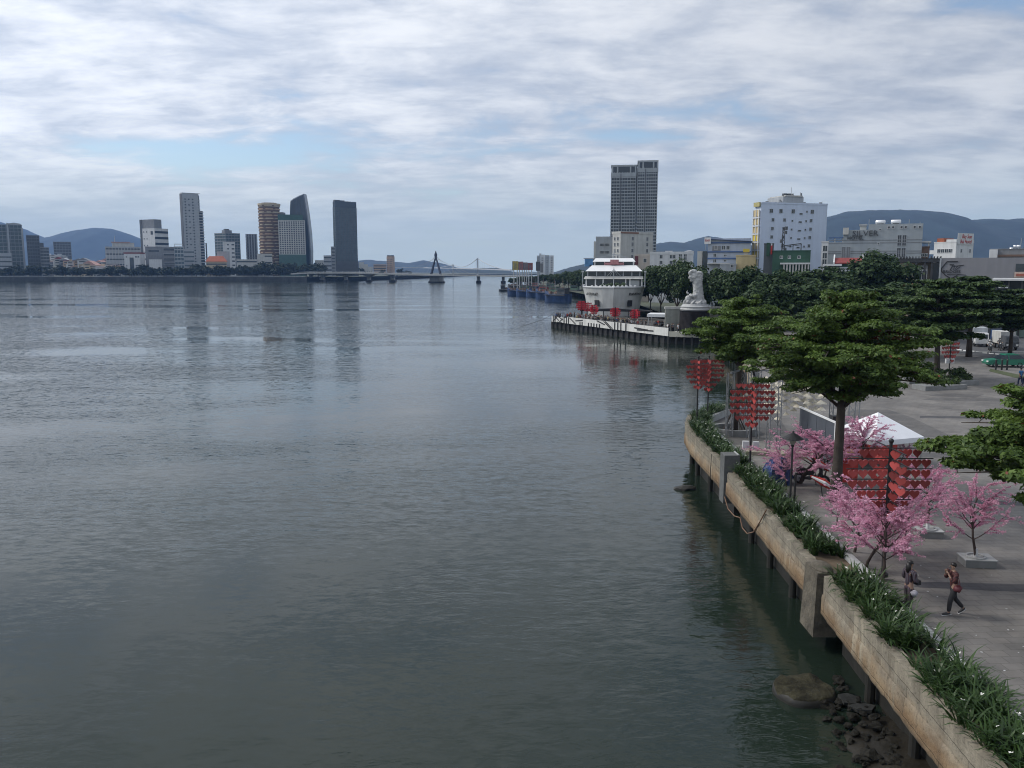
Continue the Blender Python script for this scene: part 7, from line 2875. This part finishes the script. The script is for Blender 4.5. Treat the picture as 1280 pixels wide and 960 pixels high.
def car(name, label, loc, rz, paint, L_=4.3, W_=1.7, H_=1.45, van=False):
    T = thing(name, label, 'taxi' if 'taxi' in name else 'car', loc, rz)
    h = W_ / 2
    low = [(-L_ / 2, .3), (L_ / 2 - .1, .3), (L_ / 2, .55), (L_ / 2 - .15, .78), (L_ * .24, .92), (-L_ * .46, .95), (-L_ / 2, .8)]
    MB().prism(low, -h, h, axis='y').build('body', paint, T)
    cab = [(-L_ * .45, .952), (L_ * .23, .93), (L_ * .06, H_ - .06), (-L_ * .30, H_), ]
    vs = [(x, -h * .97, z) if z < 1 else (x, -h * .78, z) for x, z in cab] + [(x, h * .97, z) if z < 1 else (x, h * .78, z) for x, z in cab]
    MB().add(vs, [(0, 1, 2, 3), (7, 6, 5, 4), (1, 5, 6, 2), (2, 6, 7, 3), (3, 7, 4, 0)]).build('window_glass', M_glassd, T)
    MB().prism([(-L_ * .31, H_ - .05), (L_ * .07, H_ - .09), (L_ * .04, H_ + .02), (-L_ * .28, H_ + .04)], -h * .8, h * .8, axis='y').build('roof', paint, T)
    for y in (-h * .74, h * .74):
        MB().box(L_ / 2 - .12, L_ / 2 + .01, y - .18, y + .18, .58, .74).build('headlight', M_lampw, T)
        for x in (-L_ * .31, L_ * .31):
            wheel(T, x, y * 1.22)
    for s in (-1, 1):
        MB().bar((-.1, s * h * .99, .95), (-.1, s * h * .8, H_), .07).build('door_pillar', paint, T)
    return T


q = G(1256, 460, PZ)
car('taxi', 'green taxi parked beside the bollards under the trees', (q.x + .6, q.y + 1.2, PZ + .02), PI - .1, mat('taxi_green', (.015, .16, .10), .35, .1, .8, spec=.6))
# white small truck, trucks with canvas
def truck(label, px, row, rz, cabm, boxm, boxh=1.9, L_=5.2):
    q = G(px, row, PZ)
    T = thing('truck', label, 'truck', (q.x, q.y, PZ + .02), rz)
    MB().prism([(L_ / 2 - 1.6, .45), (L_ / 2, .45), (L_ / 2 + .02, 1.15), (L_ / 2 - .3, 1.95), (L_ / 2 - 1.6, 2.0)], -.85, .85, axis='y').build('cab', cabm, T)
    MB().box(L_ / 2 - .30, L_ / 2 + .0, -.72, .72, 1.2, 1.8, top=(L_ / 2 - .42, L_ / 2 - .16, -.68, .68)).build('windscreen', M_glassd, T)
    MB().box(-L_ / 2, L_ / 2 - 1.7, -.95, .95, .75, .75 + boxh).build('cargo_box', boxm, T)
    MB().box(-L_ / 2, L_ / 2 - .2, -.4, .4, .4, .74).build('chassis', M_dsteel, T)
    for y in (-.6, .6):
        MB().box(L_ / 2 - .02, L_ / 2 + .06, y - .15, y + .15, .6, .85).build('headlight', M_lampw, T)
        for x in (-L_ * .32, L_ * .33):
            wheel(T, x, y * 1.3, .36, .24)
    return T


truck('small white truck with a grey cargo box turning on the street', 1223, 432, -PI / 2 - .35, M_white, M_lgrey)
truck('dark truck with a pale canvas load behind the motorcyclists', 1256, 436, -PI / 2 - .2, M_dgrey, M_offw, 1.7)
truck('dark blue truck half hidden under the trees', 1243, 428, -PI / 2 - .3, M_blue, M_dgrey, 1.6)


def motorbike(loc, rz, paint, label, group=None):
    T = thing('motorbike', label, 'motorbike', loc, rz, group)
    for x in (-.62, .62):
        wheel(T, x, 0, .29, .1)
    mb = MB()
    mb.tube([(.62, 0, .3), (.45, 0, .85), (.40, 0, 1.0)], .035, 6)
    mb.tube([(-.62, 0, .3), (-.1, 0, .35), (.3, 0, .5), (.45, 0, .82)], [.05, .1, .1, .05], 8)
    mb.build('frame', M_dsteel, T)
    MB().prism([(-.75, .62), (-.1, .5), (.1, .55), (.12, .68), (-.2, .76), (-.78, .8)], -.12, .12, axis='y').build('body', paint, T)
    MB().prism([(-.72, .80), (-.1, .73), (.05, .70), (.0, .78), (-.6, .88)], -.13, .13, axis='y').build('seat', M_blackp, T)
    MB().prism([(.42, .45), (.52, .5), (.52, .98), (.36, 1.0)], -.18, .18, axis='y').build('leg_shield', paint, T)
    MB().tube([(.34, -.34, 1.04), (.42, 0, 1.0), (.34, .34, 1.04)], .022, 6).build('handlebar', M_dsteel, T)
    MB().ball((.5, 0, .95), (.08, .1, .09), 8).build('headlight', M_lampw, T)
    kids_of(T)
    return T


q = G(1014, 606, PZ)
motorbike((q.x, q.y, PZ), -.5, M_blackp, 'dark motorbike parked under the wide pink tree')
MBK = motorbike((*G(1237, 441, PZ).xy, PZ + .02), -1.9, M_dgrey, 'motorbike ridden along the street by a rider in a white helmet')
MBK2 = copy_tree(MBK)
MBK2.location = (*G(1249, 438, PZ).xy, PZ + .02)
MBK2['label'] = 'second motorbike on the street just behind the white-helmeted rider'
# folded red and white parasols lying on a stand under the pink tree
for k, (px, row, L_, rz) in enumerate(((1020, 592, 1.3, -.5), (1028, 606, 1.2, -.4))):
    q = G(px, row + 14, PZ)
    T = thing('folded_parasol', ('folded red and white parasol propped on the parked motorbike' if k == 0 else 'folded red and white parasol lying low beside the parked motorbike'), 'parasol', (q.x, q.y, PZ), rz)
    MB().tube([(-L_ / 2, 0, 1.5 - k * .55), (0, 0, 1.2 - k * .5), (L_ / 2, 0, .85 - k * .5)], [.05, .2, .1], 8).build('fabric', M_redf, T)
    MB().tube([(-L_ * .45, -.12, 1.5 - k * .55), (.1, -.17, 1.2 - k * .5), (L_ / 2, -.08, .88 - k * .5)], [.05, .09, .05], 6).build('white_stripe', M_shipw, T)
    MB().tube([(-L_ * .1, 0, 1.1 - k * .45), (0, 0, 0)], .025, 6).build('pole', M_pole, T)
# bits of litter and petals on the paving
rng = random.Random(31)
me = MB().box(-.05, .05, -.035, .035, 0, .012).mesh('paper_scrap', M_white)
for k in range(26):
    q = G(rng.uniform(1130, 1280), rng.uniform(690, 840), PZ)
    if q.x < 12.9:
        continue
    o = link('paper_scrap', me, None, (q.x, q.y, PZ + .006), (0, 0, rng.uniform(0, 6)), rng.uniform(.25, .6))
    tag(o, 'tiny white paper scrap lying on the grey paving', 'litter', 'paper scraps on the paving')

# ================================================================== people
M_skin = mat('skin', (.29, .18, .13), .6, .08, 3.0)
M_hair = mat('hair_black', (.012, .010, .010), .45, .2, 6.0)
M_trou = mat('black_trousers', (.016, .016, .019), .8, .2, 3.0)
M_shoe = mat('black_shoe', (.018, .018, .02), .6, .1, 3.0)
M_sole = mat('white_sole', (.6, .6, .6), .6, .1, 3.0)


def plaid(name, a, b_, c):
    """Woven check: crossing bands of two colours over a third."""
    m = bpy.data.materials.new(name)
    m.use_nodes = True
    Nn_, Ll = m.node_tree.nodes, m.node_tree.links
    tc_ = Nn_.new('ShaderNodeTexCoord')
    last = None
    rgb = Nn_.new('ShaderNodeRGB')
    rgb.outputs[0].default_value = (*a, 1)
    last = rgb.outputs[0]
    for axis, col, sc_ in (('X', b_, 5.0), ('Z', b_, 5.5), ('Y', c, 6.0)):
        wv = Nn_.new('ShaderNodeTexWave')
        wv.bands_direction = axis
        wv.inputs['Scale'].default_value = sc_
        wv.inputs['Distortion'].default_value = .6
        Ll.new(tc_.outputs['Object'], wv.inputs['Vector'])
        mr_ = Nn_.new('ShaderNodeMapRange')
        mr_.inputs['From Min'].default_value = .55
        mr_.inputs['From Max'].default_value = .7
        mr_.inputs['To Max'].default_value = .75
        Ll.new(wv.outputs['Fac'], mr_.inputs['Value'])
        mx_ = Nn_.new('ShaderNodeMix')
        mx_.data_type = 'RGBA'
        Ll.new(mr_.outputs['Result'], mx_.inputs['Factor'])
        Ll.new(last, mx_.inputs['A'])
        mx_.inputs['B'].default_value = (*col, 1)
        last = mx_.outputs['Result']
    bb_ = Nn_['Principled BSDF']
    bb_.inputs['Roughness'].default_value = .85
    Ll.new(last, bb_.inputs['Base Color'])
    return m


def skin_mesh(verts, edges, radii, m, sub=1, root=0):
    me = bpy.data.meshes.new('body')
    me.from_pydata([tuple(v) for v in verts], edges, [])
    o = bpy.data.objects.new('tmp', me)
    COL.objects.link(o)
    o.modifiers.new('s', 'SKIN')
    for i, sv in enumerate(me.skin_vertices[0].data):
        r = radii[i]
        sv.radius = r if hasattr(r, '__len__') else (r, r)
        sv.use_root = i == root
    md_ = o.modifiers.new('d', 'SUBSURF')
    md_.levels = sub
    md_.render_levels = sub
    out = baked(o)
    out.materials.clear()
    out.materials.append(m)
    out.polygons.foreach_set('use_smooth', [True] * len(out.polygons))
    return out


class Figure:
    """Joints in metres, facing +x, left side +y; edit J before building."""

    def __init__(self):
        self.J = dict(
            pelvis=(0, 0, .93), waist=(0, 0, 1.08), chest=(.01, 0, 1.28), collar=(0, 0, 1.42), neck=(.01, 0, 1.49), chin=(.02, 0, 1.555), skull=(.015, 0, 1.645), crown=(.005, 0, 1.70), nose=(.125, 0, 1.60),
            shl=(0, .19, 1.39), ell=(-.03, .24, 1.11), wrl=(.03, .25, .87), shr=(0, -.19, 1.39), elr=(-.03, -.24, 1.11), wrr=(.03, -.25, .87),
            hil=(0, .09, .88), knl=(.02, .10, .48), anl=(-.02, .10, .08), tol=(.13, .11, .035), hir=(0, -.09, .88), knr=(.02, -.10, .48), anr=(-.02, -.10, .08), tor=(.13, -.11, .035))

    def build(self, root, skin, top, bottom, shoe, hands=True, sleeve=.7, hair=M_hair, long_hair=False, hem=.80):
        J = {k: Vector(v) for k, v in self.J.items()}
        names, rad, ed = [], [], []

        def chain(seq):
            for a in seq:
                if a[0] not in names:
                    names.append(a[0])
                    rad.append(a[1])
            for a, b_ in zip(seq[:-1], seq[1:]):
                ed.append((names.index(a[0]), names.index(b_[0])))
        chain([('pelvis', (.13, .10)), ('waist', (.115, .09)), ('chest', (.14, .10)), ('collar', (.10, .075)), ('neck', .052), ('chin', (.06, .065)), ('skull', (.077, .092)), ('crown', (.055, .06))])
        chain([('collar', .1), ('shl', .058), ('ell', .042), ('wrl', .028)])
        chain([('collar', .1), ('shr', .058), ('elr', .042), ('wrr', .028)])
        chain([('pelvis', .1), ('hil', .09), ('knl', .058), ('anl', .036), ('tol', .03)])
        chain([('pelvis', .1), ('hir', .09), ('knr', .058), ('anr', .036), ('tor', .03)])
        if hands:
            for s in 'lr':
                w_, e_ = J['wr' + s], J['el' + s]
                d = (w_ - e_).normalized()
                side = d.cross(Vector((0, 0, 1)))
                side = side.normalized() if side.length > .2 else Vector((0, 1, 0))
                cup = side.cross(d).normalized()
                J['pa' + s] = w_ + d * .075
                chain([('wr' + s, .028), ('pa' + s, (.036, .022))])
                for q_, (off, ln) in enumerate(((-.027, .070), (-.009, .080), (.009, .076), (.027, .060))):
                    J['f%d%s' % (q_, s)] = J['pa' + s] + d * (.03 + ln * .45) + side * off
                    J['g%d%s' % (q_, s)] = J['pa' + s] + d * (.03 + ln * .85) + side * off * 1.1 + cup * .03
                    chain([('pa' + s, .03), ('f%d%s' % (q_, s), .0095), ('g%d%s' % (q_, s), .0085)])
                J['t0' + s] = w_ + d * .045 - side * .045
                J['t1' + s] = w_ + d * .085 - side * .065 + cup * .02
                chain([('pa' + s, .03), ('t0' + s, .011), ('t1' + s, .009)])
        vs = [J[n] for n in names]
        link('body', skin_mesh(vs, ed, rad, skin, 1), root)
        # nose, eyes, ears
        up = (J['crown'] - J['chin']).normalized()
        fw = (J['nose'] - J['skull'])
        fw = (fw - up * fw.dot(up)).normalized()
        sd = up.cross(fw)
        c = J['skull'] - up * .03
        mb = MB()
        mb.tube([c + fw * .083 + up * .015, c + fw * .112 - up * .025, c + fw * .09 - up * .035], [.008, .015, .008], 6)
        for s in (-1, 1):
            mb.ball(c + sd * s * .083 - fw * .005 - up * .01, (.014, .014, .028), 6)
        mb.build('face', skin, root, smooth=True)
        mb = MB()
        for s in (-1, 1):
            mb.ball(c + fw * .082 + sd * s * .032 + up * .012, .011, 6)
        mb.tube([c + fw * .086 - sd * .022 - up * .058, c + fw * .092 - up * .06, c + fw * .086 + sd * .022 - up * .058], .006, 5)
        mb.build('eye', M_hair, root)
        # clothes: their own surface a little outside the body
        def cloth(name, seq_list, m, grow):
            nm_, rd, e2 = [], [], []
            pts_ = []
            for seq in seq_list:
                idx = []
                for key, r in seq:
                    p = J[key] if isinstance(key, str) else Vector(key)
                    kk = key if isinstance(key, str) else tuple(key)
                    if kk not in nm_:
                        nm_.append(kk)
                        pts_.append(p)
                        rd.append(tuple(x + grow for x in r) if hasattr(r, '__len__') else r + grow)
                    idx.append(nm_.index(kk))
                e2 += list(zip(idx[:-1], idx[1:]))
            link(name, skin_mesh(pts_, e2, rd, m, 1), root)
        hemp = J['pelvis'].lerp(J['waist'], -.35 if hem < .85 else .1)
        sl = {s: J['el' + s].lerp(J['wr' + s], max(0, sleeve - .5) * 2) if sleeve > .5 else J['sh' + s].lerp(J['el' + s], sleeve * 2) for s in 'lr'}
        seqs = [[(tuple(hemp), (.145, .115)), ('waist', (.13, .105)), ('chest', (.15, .115)), ('collar', (.105, .08))]]
        for s in 'lr':
            q_ = [('collar', (.105, .08)), ('sh' + s, .07)]
            if sleeve > .5:
                q_ += [('el' + s, .055), (tuple(sl[s]), .045)]
            else:
                q_ += [(tuple(sl[s]), .062)]
            seqs.append(q_)
        cloth('jacket', seqs, top, .012)
        seqs = [[('pelvis', (.135, .105)), (tuple(J['pelvis'].lerp(J['waist'], .4)), (.125, .10))]]
        for s in 'lr':
            seqs.append([('pelvis', (.135, .105)), ('hi' + s, .098), ('kn' + s, .07), (tuple(J['an' + s].lerp(J['kn' + s], .08)), .055)])
        cloth('trousers', seqs, bottom, .012)
        for s in 'lr':
            a, t_ = J['an' + s], J['to' + s]
            d = (t_ - a)
            heel = a - d.normalized() * .05 + Vector((0, 0, -.03))
            mb = MB()
            mb.tube([heel, a.lerp(t_, .4) + Vector((0, 0, -.012)), t_, t_ + d.normalized() * .06], [.046, .052, .042, .022], 8)
            o = mb.build('shoe', shoe, root, smooth=True)
            mb = MB()
            mb.bar(heel + Vector((0, 0, -.028)) - d.normalized() * .03, t_ + d.normalized() * .07 + Vector((0, 0, -.02)), .085, .022)
            mb.build('sole', M_sole, o)
        # hair
        top_c = J['skull'] + up * .02 - fw * .012
        mb = MB()
        mb.ball((0, 0, 0), (.098, .085, .085), 12)
        vs = [top_c + fw * v[0] + sd * v[1] + up * v[2] for v in mb.v]
        vs = [v if (v - top_c).dot(up) > -.02 or (v - top_c).dot(fw) < .0 else v - fw * .05 + up * .03 for v in vs]
        mb.v = [tuple(v) for v in vs]
        if long_hair:
            mb.tube([top_c - fw * .03 + up * .03, top_c - fw * .085 - up * .08, top_c - fw * .10 - up * .22, top_c - fw * .10 - up * .36], [.075, .085, .085, .03], 8)
        mb.build('hair', hair, root, smooth=True)
        return J


M_plaid = plaid('red_black_check', (.060, .010, .012), (.014, .011, .013), (.12, .04, .036))
M_patt = plaid('dark_patterned_cloth', (.022, .022, .032), (.05, .02, .03), (.10, .09, .11))
M_bag = mat('red_bag', (.11, .022, .03), .6, .15, 3)

# the man: walking towards the water side, hands raised to his mouth
q = G(1190, 768, PZ)
T = thing('person', 'person in a red and black checked jacket, striding with hands at the mouth', 'person', (q.x, q.y, PZ), PI - .05)
Fg = Figure()
Fg.J.update(chest=(.03, 0, 1.29), collar=(.03, 0, 1.42), neck=(.05, 0, 1.49), chin=(.075, 0, 1.55), skull=(.07, 0, 1.645), crown=(.055, 0, 1.70), nose=(.19, 0, 1.58),
            shl=(.03, .19, 1.39), ell=(.17, .26, 1.16), wrl=(.24, .10, 1.37), shr=(.03, -.19, 1.39), elr=(.16, -.26, 1.15), wrr=(.25, -.08, 1.38),
            hil=(.01, .09, .88), knl=(.14, .10, .50), anl=(.16, .09, .085), tol=(.31, .09, .045), hir=(-.01, -.09, .88), knr=(-.10, -.10, .50), anr=(-.40, -.10, .17), tor=(-.28, -.10, .055))
Fg.build(T, M_skin, M_plaid, M_trou, M_shoe, sleeve=.8)
MB().box(.20, .235, -.05, .05, 1.43, 1.53).build('held_cup', M_plaid, T)
o = MB().tube([(-.10, .17, 1.0), (-.02, .21, .93), (.08, .2, .96)], [.09, .12, .09], 10).build('shoulder_bag', M_bag, T, smooth=True)
o2 = MB().tube([(-.1, .17, 1.05), (-.06, .15, 1.25), (.02, .0, 1.45), (.02, -.14, 1.43)], .012, 5).build('bag_strap', M_bag, o)

# the woman by the planter, in dark clothes, holding something
q = G(1134, 765, PZ)
T = thing('person', 'long-haired person in dark patterned clothes standing half behind the lilies', 'person', (q.x, q.y, PZ), .35)
Fg = Figure()
Fg.J.update(ell=(-.02, .25, 1.12), wrl=(.20, .14, 1.06), elr=(.0, -.25, 1.12), wrr=(.22, -.12, 1.05), knl=(.05, .10, .48), anl=(.04, .10, .08), tol=(.18, .11, .035), knr=(-.02, -.10, .48), anr=(-.10, -.10, .09), tor=(.04, -.11, .035))
Fg.build(T, M_skin, M_patt, M_patt, M_shoe, sleeve=.98, long_hair=True)
MB().box(.20, .33, -.16, .18, .93, 1.08).build('held_purse', M_blackp, T)
o = MB().tube([(-.05, -.20, .78), (.0, -.22, .70), (.1, -.2, .74)], [.08, .13, .08], 10).build('shoulder_bag', mat('pale_bag', (.30, .29, .33), .7, .5, 9), T, smooth=True)

# a pair in blue at the picture edge
for k, (px, lab, tm_) in enumerate(((1275, 'person in a bright blue top walking at the picture edge by the verge', mat('bright_blue_top', (.04, .16, .34), .8, .1, 2)), (1281, 'person in a pale top walking beside the one in blue', mat('pale_top', (.45, .32, .36), .8, .1, 2)))):
    q = G(px, 482, PZ)
    T = thing('person', lab, 'person', (q.x, q.y, PZ), 1.9)
    Fg = Figure()
    Fg.J.update(knl=(.12, .1, .5), anl=(.14, .1, .09), tol=(.28, .1, .05), knr=(-.06, -.1, .48), anr=(-.22, -.1, .12), tor=(-.09, -.1, .05), wrl=(-.12, .27, .9), wrr=(.14, -.27, .9))
    Fg.build(T, M_skin, tm_, mat('navy_trousers', (.02, .03, .07), .8, .15, 2), M_shoe, sleeve=.35)

# riders on the street
for k, (bk, lab, tm_) in enumerate(((MBK, 'rider in white shirt and white helmet on a motorbike', M_white), (MBK2, 'rider in dark jacket on the second motorbike', M_dgrey))):
    T = thing('person', lab, 'person', bk.location, bk.rotation_euler.z)
    Fg = Figure()
    for key in list(Fg.J):
        x, y, z = Fg.J[key]
        Fg.J[key] = (x - .25, y, z - .08) if z > .8 else (x, y, z)
    Fg.J.update(hil=(-.2, .1, .84), hir=(-.2, -.1, .84), knl=(.2, .17, .72), knr=(.2, -.17, .72), anl=(.12, .17, .36), anr=(.12, -.17, .36), tol=(.26, .17, .32), tor=(.26, -.17, .32),
                ell=(.0, .30, 1.08), wrl=(.28, .32, 1.05), elr=(.0, -.30, 1.08), wrr=(.28, -.32, 1.05))
    Fg.build(T, M_skin, tm_, M_trou, M_shoe, sleeve=.4, hands=False)
    c = Vector(Fg.J['skull'])
    MB().ball((c.x, c.y, c.z + .04), (.15, .135, .13), 12).build('helmet', M_white if k == 0 else M_dgrey, T, smooth=True)

# the crowd on the pier: a few figures, copied
shirts = [('white', M_white), ('black', M_blackp), ('grey', M_mgrey), ('red', mat('red_shirt', (.3, .04, .04), .8, .1, 2)), ('blue', mat('blue_shirt', (.06, .12, .28), .8, .1, 2)), ('pale yellow', mat('yellow_shirt', (.5, .42, .2), .8, .1, 2))]
rng = random.Random(41)
proto = []
for k, (cn, m_) in enumerate(shirts):
    T = thing('person', 'x', 'person', (0, 0, 0))
    Fg = Figure()
    if k % 2:
        Fg.J.update(ell=(.02, .26, 1.12), wrl=(.22, .2, 1.15))
    if k % 3 == 0:
        Fg.J.update(knl=(.12, .1, .5), anl=(.14, .1, .09), tol=(.28, .1, .05), anr=(-.2, -.1, .1), tor=(-.07, -.1, .05))
    J = Fg.J
    me = skin_mesh([J[n] for n in ('pelvis', 'waist', 'chest', 'collar', 'neck', 'skull', 'crown', 'shl', 'ell', 'wrl', 'shr', 'elr', 'wrr', 'hil', 'knl', 'anl', 'tol', 'hir', 'knr', 'anr', 'tor')],
                   [(0, 1), (1, 2), (2, 3), (3, 4), (4, 5), (5, 6), (3, 7), (7, 8), (8, 9), (3, 10), (10, 11), (11, 12), (0, 13), (13, 14), (14, 15), (15, 16), (0, 17), (17, 18), (18, 19), (19, 20)],
                   [(.15, .12), (.13, .11), (.16, .12), (.11, .09), .055, (.08, .095), .07, .07, .055, .035, .07, .055, .035, .1, .07, .05, .035, .1, .07, .05, .035], M_skin, 0)
    me.materials.append(m_)
    me.materials.append(M_trou)
    me.materials.append(M_hair)
    for p in me.polygons:
        z = p.center.z
        lat = abs(p.center.y)
        p.material_index = 2 if z < .95 and lat < .2 else (3 if z > 1.62 else (0 if z > 1.46 or (lat > .2 and z < 1.18) else 1))
    link('body', me, T)
    kids_of(T)
    proto.append((T, cn))
used = set()
k = 0


def crowd(n, s0, s1, o0, o1):
    global k
    for _ in range(n):
        s = rng.uniform(s0, s1)
        p = pp(Lp * s, 0) - n_ * rng.uniform(o0, o1)
        i = rng.choice((0, 0, 1, 1, 2, 1, 3, 4, 5, 1, 1, 2))
        src, cn = proto[i]
        sc_ = rng.uniform(.92, 1.06)
        place(src, (PA.x + p.x, PA.y + p.y, DZ), rng.uniform(0, 6.28), sc_, 'person in a %s top in the small crowd on the pier deck' % cn, 'crowd on the pier, %s tops' % cn, first=i not in used)
        used.add(i)
        k += 1


crowd(36, .01, .30, .5, 7)
crowd(48, .25, .72, .5, 5)
crowd(34, .70, 1.0, .6, 8)
for T, cn in proto:
    assert T['label'] != 'x'
